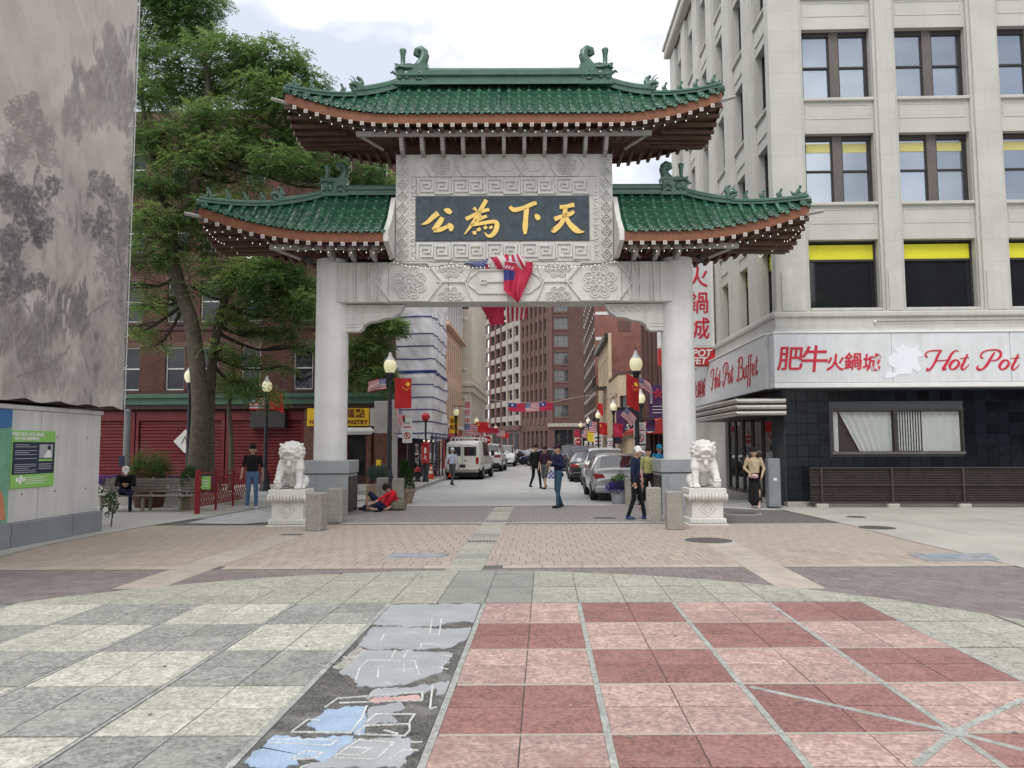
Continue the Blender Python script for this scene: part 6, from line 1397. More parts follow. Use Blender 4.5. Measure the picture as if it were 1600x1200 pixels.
# ---------------------------------------------------------------- leaves
def leafmat(name, c1, c2):
    m = bpy.data.materials.new(name); m.use_nodes = True; MT[name] = m; t = m.node_tree; N = t.nodes; L = t.links; b_ = N['Principled BSDF']
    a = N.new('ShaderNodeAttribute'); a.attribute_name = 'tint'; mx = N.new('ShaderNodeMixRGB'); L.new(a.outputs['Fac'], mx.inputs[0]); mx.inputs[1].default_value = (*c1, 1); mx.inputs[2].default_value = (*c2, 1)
    L.new(mx.outputs[0], b_.inputs['Base Color']); b_.inputs['Roughness'].default_value = .55; b_.inputs['Specular IOR Level'].default_value = .3
    tr = N.new('ShaderNodeBsdfTranslucent'); L.new(mx.outputs[0], tr.inputs[0]); ms = N.new('ShaderNodeMixShader'); ms.inputs[0].default_value = .5
    L.new(b_.outputs[0], ms.inputs[1]); L.new(tr.outputs[0], ms.inputs[2]); L.new(ms.outputs[0], N['Material Output'].inputs[0])
leafmat("leaf_locust", (.08, .165, .05), (.34, .46, .15)); leafmat('leaf_shrub', (.025, .07, .022), (.06, .13, .04)); leafmat('leaf_blue', (.05, .10, .085), (.11, .18, .15))
leafmat('leaf_fern', (.05, .13, .03), (.17, .26, .07)); leafmat('flower_purple', (.05, .03, .22), (.16, .1, .4))
mat('bark', (.10, .085, .065), .9, .25, 8, .6, 25, stain=.3, sscale=2, scol=(.15, .14, .11)); mat('bark_dark', (.045, .038, .03), .9, .25, 8, .4, 25)
mat('clay', (.32, .24, .17), .8, .1, 4); mat('barrel', (.085, .035, .022), .7, .15, 4); mat('soil', (.05, .04, .03), .95)
rng_ = np.random.default_rng(5)
def leaf_mesh(P_, D_, Nn, ln, wd, tint, m):
    """many separate leaves: base point, direction, normal -> one pointed quad each"""
    D_ = D_/np.linalg.norm(D_, axis=1)[:, None]; Sd_ = np.cross(D_, Nn); Sd_ /= (np.linalg.norm(Sd_, axis=1)[:, None]+1e-9)
    n = len(P_); ln = np.broadcast_to(np.asarray(ln, float).reshape(-1, 1), (n, 1)); wd = np.broadcast_to(np.asarray(wd, float).reshape(-1, 1), (n, 1))
    V_ = np.stack([P_, P_+D_*ln*.5+Sd_*wd*.5, P_+D_*ln, P_+D_*ln*.5-Sd_*wd*.5], 1).reshape(-1, 3)
    me = bpy.data.meshes.new('leaves'); me.vertices.add(4*n); me.vertices.foreach_set('co', V_.ravel()); me.loops.add(4*n); me.loops.foreach_set('vertex_index', np.arange(4*n)); me.polygons.add(n)
    me.polygons.foreach_set('loop_start', np.arange(n)*4); me.polygons.foreach_set('loop_total', np.full(n, 4)); me.update(); me.validate()
    a = me.attributes.new('tint', 'FLOAT', 'FACE'); a.data.foreach_set('value', np.clip(tint, 0, 1).astype(np.float32)); me.materials.append(MT[m]); return me
def fronds(cent, rad, nf, flen=.36, npair=7, lw=(.085, .034)):
    """sprays of small paired leaflets hanging in flattened layers inside a pad"""
    k = nf; r = rng_.random(k)**.45; th = rng_.random(k)*2*np.pi; cz_ = rng_.normal(0, .42, k).clip(-1, 1); rr = np.sqrt(np.clip(1-cz_**2*.8, .05, 1))
    lump = .75+.5*np.array([mnoise.noise((math.cos(a)*1.7+cent[0], math.sin(a)*1.7+cent[1], b_*1.5+cent[2])) for a, b_ in zip(th, cz_)])
    C = np.stack([np.cos(th)*r*rr*lump*rad[0], np.sin(th)*r*rr*lump*rad[1], cz_*rad[2]], 1)+np.array(cent)
    out = np.stack([np.cos(th), np.sin(th), rng_.normal(-.15, .25, k)], 1)+rng_.normal(0, .45, (k, 3)); out /= np.linalg.norm(out, axis=1)[:, None]
    t = np.linspace(.1, 1, npair); P_ = []; D_ = []; TT = []
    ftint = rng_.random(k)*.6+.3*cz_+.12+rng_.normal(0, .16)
    for ti in t:
        base = C+out*flen*ti+np.array([0, 0, -.10])*ti**2; side = np.cross(out, np.array([0, 0, 1.0])); side /= np.linalg.norm(side, axis=1)[:, None]+1e-9
        for sg in (-1, 1):
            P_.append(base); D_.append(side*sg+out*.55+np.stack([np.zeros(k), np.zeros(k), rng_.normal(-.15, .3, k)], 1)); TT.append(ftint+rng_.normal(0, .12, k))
    P_ = np.concatenate(P_); D_ = np.concatenate(D_); n = len(P_); Nn = np.array([0, 0, 1.0])+rng_.normal(0, .45, (n, 3))
    return P_, D_, Nn, np.concatenate(TT), C
def tree(name, label, stems, pads, group=None, leafm='leaf_locust', barkm='bark', nscale=1.0, lw=(.10, .04), twig=14, cat='tree'):
    base = Vector(stems[0][0][0]); base.z = 0; root = thing(name, label, cat, base, 0, group); tr = MB()
    tips = []
    for pts, r0, r1 in stems:
        pts = [Vector(p)-base for p in pts]; c = catmull([tuple(p) for p in pts], 5); n = len(c); tr.tube(c, [r0+(r1-r0)*(i/(n-1))**.8 for i in range(n)], barkm, 10); tips += [(Vector(q), r0+(r1-r0)*(i/(n-1))**.8) for i, q in enumerate(c) if i > n*.35]
    tr.build('trunk', root); br = MB(); A = []
    for c, rad, nf in pads:
        c = Vector(c)-base; q, rq = min(tips, key=lambda t: (t[0]-c).length+(2.0 if t[0].z > c.z+.5 else 0))
        mid = q.lerp(c, .5)+Vector((random.uniform(-.2, .2), random.uniform(-.2, .2), -.12*(c-q).length)); r = min(rq*.55, .07)
        ln = catmull([tuple(q), tuple(mid), tuple(c)], 5); br.tube(ln, [r*(1-i/(len(ln)-1)*.75) for i in range(len(ln))], 'bark_dark', 6)
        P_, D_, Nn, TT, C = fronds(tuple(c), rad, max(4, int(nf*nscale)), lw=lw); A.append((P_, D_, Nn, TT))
        for i in rng_.choice(len(C), min(twig, len(C)), replace=False):
            e = Vector(C[i]); h = ln[random.randint(4, len(ln)-1)]; h = Vector(h); mm = h.lerp(e, .55)+Vector((0, 0, .08)); br.tube([h, mm, e], [.018, .012, .005], 'bark_dark', 4)
    br.build('branches', root, kind='stuff')
    P_, D_, Nn, TT = (np.concatenate([a[i] for a in A]) for i in range(4)); n = len(P_)
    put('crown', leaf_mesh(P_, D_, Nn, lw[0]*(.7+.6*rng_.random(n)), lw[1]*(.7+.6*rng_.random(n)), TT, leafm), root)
    return root
def PD(px, py, Y, rx, ry, rz, n): p = V(px, py, Y); return ((p.x, p.y, p.z), (rx, ry, rz), n)
tp = lambda pts, Y: [tuple(V(a, b_, Y+(c[0] if c else 0))) for a, b_, *c in pts]
padsA = [PD(225, -40, 24, 2.0, 1.6, .9, 330), PD(285, 10, 24.5, 1.6, 1.4, .7, 260), PD(225, 40, 25, 1.6, 1.5, .8, 260), PD(240, 95, 24, 1.5, 1.5, .6, 150), PD(300, 55, 25, 1.2, 1.2, .6, 150), PD(215, 150, 23.5, 1.2, 1.3, .5, 110), PD(350, 85, 24, 1.6, 1.4, .6, 230), PD(420, 95, 24, 1.5, 1.4, .55, 220),
         PD(465, 125, 24.5, 1.2, 1.2, .5, 150), PD(380, 130, 25, 1.7, 1.4, .55, 230), PD(300, 140, 25, 1.5, 1.4, .5, 170), PD(450, 170, 24, 1.4, 1.2, .5, 180), PD(340, 185, 24, 1.6, 1.4, .5, 190), PD(480, 215, 25, 1.1, 1.2, .5, 120), PD(260, 215, 24, 1.5, 1.4, .5, 150), PD(410, 225, 24.5, 1.5, 1.3, .5, 150),
         PD(310, 260, 24, 1.5, 1.3, .45, 130), PD(230, 285, 23.5, 1.2, 1.2, .4, 90), PD(470, 265, 24.5, 1.1, 1.1, .4, 90), PD(370, 285, 25, 1.2, 1.2, .4, 80), PD(235, 340, 23.5, 1.2, 1.2, .4, 90), PD(290, 350, 24, 1.0, 1.0, .35, 50), PD(225, 400, 23.5, 1.0, 1.1, .4, 80), PD(270, 410, 24, .8, .9, .3, 35), PD(215, 450, 24, .8, 1.0, .35, 40), PD(200, -80, 24, 2.2, 1.8, 1.0, 300), PD(300, -30, 25, 1.6, 1.4, .8, 160), PD(250, 140, 24.5, 1.3, 1.3, .5, 110), PD(420, 140, 23.8, 1.5, 1.2, .5, 150), PD(490, 165, 24.5, 1.0, 1.0, .5, 110), PD(355, 235, 24, 1.5, 1.3, .5, 150), PD(440, 250, 23.5, 1.2, 1.1, .45, 110), PD(500, 250, 25, .9, 1.0, .45, 90), PD(275, 300, 24.5, 1.3, 1.2, .4, 90), PD(345, 320, 24, 1.2, 1.1, .4, 80), PD(220, 230, 24, 1.2, 1.2, .5, 110), PD(560, 270, 26, 1.2, 1.0, .5, 120), PD(590, 285, 26.5, .9, .9, .4, 90), PD(245, 375, 23.8, 1.0, 1.0, .35, 60), PD(300, 390, 25, .8, .9, .3, 30), PD(235, 480, 24, .7, .9, .3, 30), PD(212, 520, 24.5, .7, .8, .3, 40), PD(262, 470, 25, .8, .8, .3, 35), PD(245, 540, 25, .6, .7, .25, 20), PD(330, 360, 24.6, 1.0, 1.0, .35, 50), PD(215, 340, 24.4, 1.0, 1.0, .4, 70)]
padsB = [PD(400, 420, 24, 1.0, 1.0, .4, 110), PD(440, 410, 24, 1.0, 1.1, .45, 130), PD(470, 445, 24.5, .8, 1.0, .45, 110), PD(365, 445, 24, .9, 1.0, .35, 80), PD(420, 470, 24, 1.0, 1.0, .4, 100), PD(455, 490, 24.5, .7, .9, .35, 70), PD(380, 490, 24.5, .8, .9, .3, 45), PD(340, 420, 24, .8, .9, .3, 45), PD(385, 560, 25, .8, .9, .3, 50), PD(370, 605, 25, .7, .8, .3, 45), PD(455, 345, 24.5, .9, 1.0, .35, 60), PD(345, 545, 24, .6, .8, .25, 25), PD(480, 470, 24, .8, .9, .4, 90), PD(350, 380, 24.5, 1.1, 1.0, .4, 70), PD(420, 440, 23.5, 1.0, 1.0, .4, 90), PD(395, 370, 24.8, 1.1, 1.0, .4, 60), PD(305, 450, 24.4, .7, .8, .3, 30), PD(440, 520, 25, .7, .8, .3, 40), PD(470, 390, 25, .9, .9, .4, 70), PD(410, 520, 25, .9, .8, .3, 45), PD(480, 540, 25.5, .6, .7, .3, 30), PD(430, 575, 25.5, .7, .7, .25, 28), PD(355, 500, 24.4, .7, .8, .3, 35)]
tree('honey_locust', 'tall honey locust with feathery layered crown rising beside the printed scrim', [(tp([(306, 782), (309, 720), (313, 655), (311, 600), (300, 510), (286, 465), (271, 410), (268, 375), (277, 335), (296, 315), (310, 270), (318, 200), (325, 120), (300, 40, 1)], 24), .34, .07), (tp([(268, 375), (250, 300), (235, 230), (222, 150), (228, 60)], 24), .14, .04), (tp([(310, 270), (360, 220), (410, 170), (455, 140)], 24), .1, .03)], padsA, 'honey locust trees', nscale=2.7)
tree('honey_locust', 'leaning honey locust with forked dark stems spreading towards the gate column', [(tp([(326, 778), (325, 700), (328, 610), (335, 545), (346, 485), (366, 445), (395, 410), (440, 380)], 24.6), .24, .06), (tp([(346, 485), (380, 470), (420, 455), (455, 440)], 24.6), .1, .03)], padsB, 'honey locust trees', nscale=2.8)
tree('street_tree', 'slim street tree standing before the red shop wall', [(tp([(361, 765), (361, 690), (358, 640), (362, 600), (368, 560)], 26), .1, .05)], [PD(380, 600, 26, .7, .8, .4, 60), PD(352, 590, 26, .6, .7, .35, 40), PD(415, 618, 26.5, .7, .7, .3, 45), PD(215, 638, 24, .4, .4, .25, 40)][:3], 'honey locust trees', nscale=2.7)
tree('leafy_street_tree', 'bushy green street tree between the left gate column and the scaffold wrap', [(tp([(520, 768), (521, 690), (532, 610), (560, 560), (590, 515)], 27.5), .11, .05)], [PD(592, 505, 27.5, .8, .8, .5, 130), PD(575, 545, 27.5, .8, .8, .5, 150), PD(590, 585, 27.5, .7, .8, .45, 130), PD(618, 508, 27, .35, .5, .4, 50), PD(565, 590, 28, .6, .7, .4, 90), PD(612, 600, 27.5, .3, .5, .3, 40)], None, nscale=4.0)
def bush(parent, c, rad, n, m, ln=.06, wd=.025, name='foliage', up=.3):
    d = rng_.normal(0, 1, (n, 3)); d /= np.linalg.norm(d, axis=1)[:, None]; r = rng_.random((n, 1))**.3; lump = np.array([1+.25*mnoise.noise((a*2.2+c[0], b_*2.2, q*2.2)) for a, b_, q in d]).reshape(-1, 1)
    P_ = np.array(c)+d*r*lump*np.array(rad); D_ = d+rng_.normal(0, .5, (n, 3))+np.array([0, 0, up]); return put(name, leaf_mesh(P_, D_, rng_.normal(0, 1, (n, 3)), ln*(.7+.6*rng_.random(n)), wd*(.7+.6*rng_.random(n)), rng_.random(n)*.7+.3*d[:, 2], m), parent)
# barrel with a ferny plant behind the bench
p = Vector((-11.2, 21.5, 0)); bp_ = thing('planter_barrel', 'brown barrel planter overflowing with a bright ferny plant behind the bench', 'planter', p)
part(bp_, 'barrel', lambda m: m.lathe([(.36, 0), (.44, .3), (.45, .6), (.42, .92), (.38, .92), (.36, .85), (.05, .84)], 'barrel', 20)); P2, D2, N2, T2, C2 = fronds((0, 0, 1.2), (.55, .5, .42), 520, .3, 7)
put('foliage', leaf_mesh(P2, D2, N2, .07, .02, T2+.2, 'leaf_fern'), bp_)
# flower bed behind the bench
fb = thing('flower_bed', 'low bed of purple flowers and leaves behind the bench', 'flower bed', (-11.5, 22.6, 0))
part(fb, 'bed_edge', lambda m: m.bbox(-4.2, 2.6, -.4, .5, 0, .35, 'walk_concrete', .02)); bush(fb, (-.8, 0, .5), (3.3, .35, .28), 2600, 'leaf_shrub', .09, .04); bush(fb, (-.8, -.1, .72), (3.0, .3, .14), 1100, 'flower_purple', .06, .05, 'blossom')
# shrubs by the left lamp
sp = G(628, 788); cs = thing('conical_shrub_pot', 'conical clipped evergreen shrub in a tall clay pot', 'shrub', (sp.x+.02, sp.y+.4, 0)); part(cs, 'pot', lambda m: m.lathe([(.2, 0), (.3, .34), (.34, .36), (.34, .42), (.3, .42), (.28, .38), (.02, .37)], 'clay', 18))
part(cs, 'stem', lambda m: m.tube([(0, 0, .35), (0, 0, .9)], .03, 'bark', 6)); d = rng_.random(2600); zz = .42+.85*d; rr = .30*(1-d*.82)*np.sqrt(rng_.random(2600))**.5; th = rng_.random(2600)*6.283; P2 = np.stack([rr*np.cos(th), rr*np.sin(th), zz], 1); D2 = np.stack([np.cos(th), np.sin(th), np.full(2600, .9)], 1)+rng_.normal(0, .4, (2600, 3)); put('foliage', leaf_mesh(P2, D2, rng_.normal(0, 1, (2600, 3)), .06, .025, rng_.random(2600), 'leaf_shrub'), cs)
q = V(590, 742, 24.2); rs = thing('round_blue_shrub', 'rounded blue green shrub in a square stone planter by the lamp post', 'shrub', (q.x, 24.2, 0)); part(rs, 'planter_box', lambda m: m.bbox(-.3, .3, -.3, .3, 0, .5, 'clay', .02)); part(rs, 'stem', lambda m: m.tube([(0, 0, .5), (0, 0, .75)], .04, 'bark', 6)); bush(rs, (0, 0, .88), (.34, .34, .22), 2600, 'leaf_blue', .045, .02)
q = V(967, 765, 22.9); fp = thing('flower_planter', 'dark planter of purple flowers beside the silver hatchback', 'planter', (q.x, 22.9, 0)); part(fp, 'tub', lambda m: m.lathe([(.2, 0), (.26, .42), (.24, .42), (.02, .38)], 'granite_block', 14)); bush(fp, (.06, 0, .62), (.26, .26, .24), 900, 'leaf_fern', .07, .03); bush(fp, (-.03, -.06, .5), (.32, .28, .18), 900, 'flower_purple', .05, .045, 'blossom')
q = V(296, 745, 20.6); hs_ = thing('pot_shrub', 'small dark shrub in a pale pot at the end of the bench', 'shrub', (q.x, 20.6, 0)); part(hs_, 'pot', lambda m: m.lathe([(.2, 0), (.3, .4), (.28, .4), (.02, .36)], 'clay', 14)); bush(hs_, (0, 0, .78), (.24, .24, .42), 1500, 'leaf_shrub', .06, .03)
# ivy at the end of the concrete wall
iv = thing('wall_ivy', 'clump of green leaves growing past the end of the concrete wall', 'plant', (-9.25, 16.1, 0)); part(iv, 'stem', lambda m: m.tube([(0, .1, 0), (.05, .1, .5), (0, .05, .6)], .015, 'bark', 5)); bush(iv, (0, .05, .5), (.12, .16, .26), 260, 'leaf_shrub', .06, .04)
# ---------------------------------------------------------------- guardian lions
def lion_mesh(sd):
    """seated guardian lion, sd = side of the raised paw on its ball"""
    m = 'marble'; P_ = []
    A = lambda a, b_, ra, rb: P_.append((a, b_, ra, rb, m))
    A((0, .20, .2), (0, .02, .52), .22, .20); A((0, -.02, .48), (0, -.06, .62), .21, .19)
    for s_ in (-1, 1):
        A((s_*.2, .18, .16), (s_*.24, .02, .14), .15, .13); A((s_*.26, -.02, .07), (s_*.28, -.14, .05), .07, .06)
        A((s_*.16, -.08, .56), (s_*.19, -.12, .44), .13, .12)
        for k in (-1, 0, 1): A((s_*.28+k*.03, -.15, .04), (s_*.28+k*.03, -.19, .03), .028, .024)
    A((-sd*.19, -.12, .46), (-sd*.21, -.18, .12), .095, .08); A((-sd*.21, -.18, .07), (-sd*.21, -.25, .055), .085, .075)
    for k in (-1, 0, 1): A((-sd*.21+k*.045, -.27, .05), (-sd*.21+k*.05, -.315, .035), .036, .032)
    A((sd*.19, -.12, .46), (sd*.23, -.2, .28), .1, .085); A((sd*.23, -.2, .24), (sd*.23, -.28, .2), .085, .07)
    for k in (-1, 0, 1): A((sd*.23+k*.045, -.29, .19), (sd*.23+k*.05, -.33, .15), .034, .03)
    A((sd*.23, -.25, .085), (sd*.23, -.251, .085), .098, .098)
    A((0, -.08, .62), (0, -.14, .78), .17, .19); A((-.06, -.18, .84), (.06, -.18, .84), .15, .15)            # neck, skull
    A((-.07, -.28, .79), (.07, -.28, .79), .085, .085); A((-.06, -.28, .675), (.06, -.28, .675), .05, .05)     # muzzle, jaw
    A((0, -.37, .815), (0, -.375, .815), .045, .045)
    for s_ in (-1, 1):
        A((s_*.08, -.305, .885), (s_*.15, -.26, .9), .045, .035); A((s_*.045, -.345, .80), (s_*.05, -.35, .80), .04, .04); A((s_*.1, -.3, .86), (s_*.102, -.305, .86), .034, .034)
        A((s_*.19, -.1, .94), (s_*.24, -.09, .97), .05, .03); A((s_*.12, -.26, .74), (s_*.17, -.22, .72), .05, .05)
    for i in range(11):                                                   # curls of the mane
        a = R(-30+24*i); x, z = .22*math.cos(a), .80+.2*math.sin(a)
        for y, k in ((-.14, .05), (-.05, .058), (.04, .055)): A((x, y, z), (x*1.03, y+.005, z), k, k)
    for i in range(5): A((-.1+.05*i, -.24, .965), (-.1+.05*i, -.235, .967), .034, .034)
    for i in range(14):                                                   # collar
        a = 2*math.pi*i/14; b2 = 2*math.pi*(i+1)/14; f = lambda t: (.215*math.cos(t), -.07+.2*math.sin(t), .585-.03*math.sin(t))
        A(f(a), f(b2), .024, .024)
    A((0, -.27, .57), (0, -.29, .52), .045, .05); A((0, -.29, .5), (0, -.28, .44), .02, .012)
    A((0, .36, .3), (0, .4, .62), .08, .09); A((0, .4, .62), (.05, .36, .78), .08, .04)                        # tail
    return remesh_obj(P_, .0125, 2)
def lion(label, x, y, rz_, sd):
    root = thing('guardian_lion', label, 'lion statue', (x, y, 0), rz_, 'stone guardian lions')
    ped = MB(); ped.bbox(-.43, .43, -.40, .40, 0, .035, 'marble', .008); ped.bbox(-.39, .39, -.37, .37, .035, .155, 'marble', .02); ped.bbox(-.335, .335, -.31, .31, .155, .535, 'marble', .01); ped.bbox(-.40, .40, -.375, .375, .665, .785, 'marble', .012)
    po = ped.build('pedestal', root)
    n = 12
    for i in range(n):                                                    # rounded gadroons below the slab
        x0 = -.42+.84*i/n; part(po, 'gadroon', lambda m: m.tube([(x0+.035, -.33, .54), (x0+.035, -.39, .57), (x0+.035, -.405, .62), (x0+.035, -.385, .664)], .036, 'marble', 7))
        part(po, 'skirt_leaf', lambda m: m.bbox(-.38+.76*i/n+.006, -.38+.76*(i+1)/n-.006, -.39, -.36, .05, .15, 'marble', .012))
    part(po, 'moulding', lambda m: (m.bbox(-.42, .42, -.36, .38, .535, .665, 'marble', .05)))
    for w_ in (.17, .09): part(po, 'diamond_line', lambda m: m.ribbon([(-w_, .345), (0, .345+w_), (w_, .345), (0, .345-w_)], .010, -.309, -.313, 'marble_line', True))
    put('lion', lion_mesh(sd), root, T(0, .02, .785))
    return root
lion('white marble lion with its paw on a ball before the left column', -5.53, 16.72, .04, -1)
lion('white marble lion with its paw on a ball before the right column', 3.46, 17.02, .04, 1)
# ---------------------------------------------------------------- bollards
BO = MB(); BO.bbox(-.165, .165, -.165, .165, 0, .77, 'aggregate', .022); BO = BO.mesh('bollard')
for (x, y), rz_, lb in (((-4.64, 15.62), -.2, 'pebbled concrete bollard closest to the left lion pedestal'), ((-4.66, 17.25), -.12, 'pebbled concrete bollard between the left lion and the left plinth'), ((2.43, 17.42), -.1, 'pebbled concrete bollard between the right lion and the right plinth'), ((2.63, 15.9), -.04, 'pebbled concrete bollard closest to the right lion pedestal'),
                        ((-4.85, 23.0), .1, 'weathered bollard behind the reclining person'), ((-4.3, 22.6), .05, 'weathered bollard next to the conical shrub pot'), ((2.48, 22.4), 0, 'weathered bollard beside the purple flower planter')):
    o = put('bollard', BO, None, T(x, y, 0, rz=rz_), label=lb, cat='bollard', group='stone bollards at the gate')
# ---------------------------------------------------------------- acorn street lamps
def make_lamp():
    root = thing('street_lamp', 'x', 'street lamp', (0, 0, 0), 0, 'acorn street lamps'); k = 'black_paint'
    part(root, 'base', lambda m: (m.lathe([(.24, 0), (.24, .12), (.2, .16), (.19, .5), (.16, .62), (.17, .66), (.12, .75), (.085, .95)], k, 16),))
    part(root, 'pole', lambda m: (m.lathe([(.085, .95), (.075, 2.2), (.06, 3.9)], k, 14), m.lathe([(.1, 1.9), (.1, 1.96)], k, 14), m.lathe([(.095, 1.2), (.095, 1.26)], k, 14)))
    part(root, 'collar', lambda m: m.lathe([(.06, 3.88), (.11, 3.94), (.1, 4.0), (.13, 4.06), (.15, 4.12), (.13, 4.14)], k, 16))
    part(root, 'globe', lambda m: m.lathe([(.13, 4.14), (.185, 4.24), (.215, 4.36), (.2, 4.47), (.16, 4.55)], 'lamp_glass', 20))
    part(root, 'cap', lambda m: m.lathe([(.165, 4.54), (.13, 4.6), (.075, 4.68), (.06, 4.72), (.065, 4.76), (.03, 4.8), (.025, 4.83)], 'lamp_cap', 16))
    part(root, 'finial', lambda m: m.lathe([(.02, 4.83), (.03, 4.86), (.012, 4.9), (.004, 4.98)], k, 8))
    return root
lp = make_lamp()
LAMPS = [((-5.1, 25.2), 1, 'acorn street lamp with the red banner beside the left gate column'), ((3.02, 25.2), 1, 'acorn street lamp with flags beside the right gate column'), ((-12.7, 27), .97, 'acorn street lamp behind the tall locust trunk'), ((-10.85, 29.6), .93, 'acorn street lamp with small flags before the red shutters'),
         ((-5.35, 46.5), .86, 'acorn street lamp in front of the tan stucco building'), ((-5.3, 60), .84, 'acorn street lamp in front of the cream stone building'), ((-5.3, 71), .84, 'acorn street lamp past the cream stone building front'), ((-5.3, 84), .84, 'farthest acorn street lamp on the pavement by the wrapped scaffold side'),
         ((3.7, 29.5), .8, 'acorn street lamp beside the purple banner'), ((3.6, 40), .85, 'acorn street lamp across from the black shop sign'), ((3.6, 51.5), .85, 'acorn street lamp by the beige corner building'), ((3.6, 63), .85, 'acorn street lamp by the fire escapes'), ((3.6, 76), .85, 'acorn street lamp by the tall red brick building')]
for i, ((x, y), k, lb) in enumerate(LAMPS):
    if i == 0: lp.location = (x, y, 0); lp['label'] = lb
    else: clone(lp, (x, y, 0), i*.7, lb, k)
# ---------------------------------------------------------------- flags
def flagm(kind):
    def f(i, j, nu, nv):
        u, v = (i+.5)/nu, (j+.5)/nv                                      # v from the bottom
        if kind == 'usa':
            if u < .4 and v > 6/13: return 'flag_white' if (i % 2 == 0 and j % 2 == 0 and 0 < i < nu*.4-1) else 'flag_blue'
            return 'flag_crimson' if int((1-v)*13) % 2 == 0 else 'flag_white'
        if kind == 'roc':
            if u < .5 and v > .5: return 'flag_white' if math.hypot((u-.25)*1.5, v-.75) < .1 else 'flag_blue'
            return 'flag_crimson'
        if kind == 'china_banner':                                        # hung upright, stars at the top
            if abs(u-.78)/.16+abs(v-.8)/.08 < 1: return 'flag_yellow'
            for a, b_ in ((.5, .68), (.62, .62), (.74, .62), (.86, .67)):
                if math.hypot((u-a)*.6, v-b_) < .022: return 'flag_yellow'
            return 'flag_red'
        if kind == 'china':
            if math.hypot((u-.18)*1.5, v-.75) < .1: return 'flag_yellow'
            return 'flag_red'
        return kind
    return f
def flag(label, kind, M, w_, h, wave=.05, sag=0.0, group='flags along the street', nu=26, nv=26, pole=False, shear=0.0, fold=0):
    root = thing('flag', label, 'flag', (0, 0, 0), 0, group); root.matrix_world = M; f = flagm(kind); ph = random.uniform(0, 6)
    def fn(u, v):
        x = u*w_; z = -h*(1-v)
        return (x, wave*math.sin(u*7+ph+v*1.5)*u**.7+wave*.5*math.sin(v*9+u*3+ph)*(.3+u), z-sag*u*u-shear*x)
    part(root, 'cloth', lambda m: m.grid(fn, nu, nv, lambda i, j: f(i, j, nu, nv)))
    if pole: part(root, 'staff', lambda m: m.tube([(-.01, 0, -h-.25), (-.01, 0, .06)], .012, 'rafter_end', 6))
    else: part(root, 'hoist_cord', lambda m: m.tube([(0, 0, -h), (0, 0, .02)], .006, 'wire', 4))
    return root
flag('upright red banner with yellow stars hung from the left lamp post', 'china_banner', T(-4.92, 25.1, 3.95), .56, 1.0, .04, nu=36, nv=44)
flag('small stars and stripes flag flying left of the left lamp post', 'usa', T(-5.2, 25.1, 3.95, rz=math.pi), .62, .36, .05, .12, nu=40, nv=26)
flag('narrow stars and stripes flag drooping under the red banner', 'usa', T(-4.72, 25.15, 3.0, ry=R(80)), .6, .18, .04, nu=30, nv=26)
flag('red banner with yellow stars slanting from the right lamp post', 'china_banner', T(2.68, 25.05, 4.05), .4, 1.05, .05, 0, shear=.5, nu=36, nv=44)
flag('small stars and stripes flag behind the right lamp pole', 'usa', T(3.1, 25.1, 3.9), .38, .34, .05, .2, nu=40, nv=26)
flag('stars and stripes flag tilted below the slanting red banner', 'usa', T(2.65, 25.0, 2.95, ry=R(35)), .5, .34, .05, .1, nu=40, nv=26)
flag('stars and stripes flag on the lamp before the red shutters', 'usa', T(-11.5, 29.5, 3.9), .6, .75, .06, nu=40, nv=26); flag('plain red flag on the lamp before the red shutters', 'flag_red', T(-10.7, 29.5, 3.9), .55, .75, .07, .15)
for px, py, Y, kind, w_, h, lb in ((726, 662, 46.4, 'usa', .8, .7, 'faded stars and stripes flag on the lamp by the tan stucco building'), (744, 659, 59.8, 'china', 1.0, .85, 'square red flag on the lamp by the cream stone building'), (762, 668, 70.8, 'flag_crimson', 1.0, .5, 'pinkish red flag on the lamp past the cream stone building'), (776, 672, 83.5, 'usa', .9, .7, 'tiny stars and stripes flag far down the north pavement'), (783, 676, 88, 'flag_red', .9, .6, 'tiny orange red flag far down the north pavement'),
                            (958, 661, 39.8, 'flag_crimson', .5, .7, 'crimson flag on the lamp across from the black shop sign'), (936, 660, 51.2, 'china', .55, .8, 'red flag on the lamp by the beige corner building'), (920, 658, 51, 'usa', .5, .75, 'faded stars and stripes flag near the beige corner building'), (909, 672, 63, 'usa', .4, .6, 'small stars and stripes flag by the fire escapes'), (898, 672, 75.5, 'flag_crimson', .5, .7, 'small crimson flag by the tall red brick building'), (918, 672, 62.5, 'flag_yellow', .5, .9, 'golden yellow banner by the fire escapes'), (934, 630, 57, 'flag_red', .38, .9, 'orange red vertical banner high by the fire escapes')):
    p = V(px, py, Y); flag(lb, kind, T(p.x, p.y, p.z), w_, h, .05, .06, nu=26, nv=26)
# banner of joined flags on a rope across the street
rp = thing('street_banner', 'row of joined red, striped and blue flags on a rope across the street', 'banner', (0, 45, 0))
part(rp, 'rope', lambda m: m.tube([(-5.3, 0, 4.75), (-3.4, 0, 4.45), (-2.05, 0, 4.3), (-.8, 0, 4.22), (.5, 0, 4.25), (2.2, 0, 4.6), (5.0, 4.5, 5.1)], .012, 'rafter_end', 5))
for i, (kind, x0, x1) in enumerate((('roc', -2.1, -1.12), ('usa', -1.1, -.28), ('roc', -.26, .5))):
    f = flagm(kind); part(rp, 'flag_panel', lambda m: m.grid(lambda u, v: (x0+(x1-x0)*u, .04*math.sin(u*6+i), 4.25-.5*(1-v)+.06*math.sin((x0+u)*1.4)), 26, 26, lambda a, b_: f(a, b_, 26, 26)))
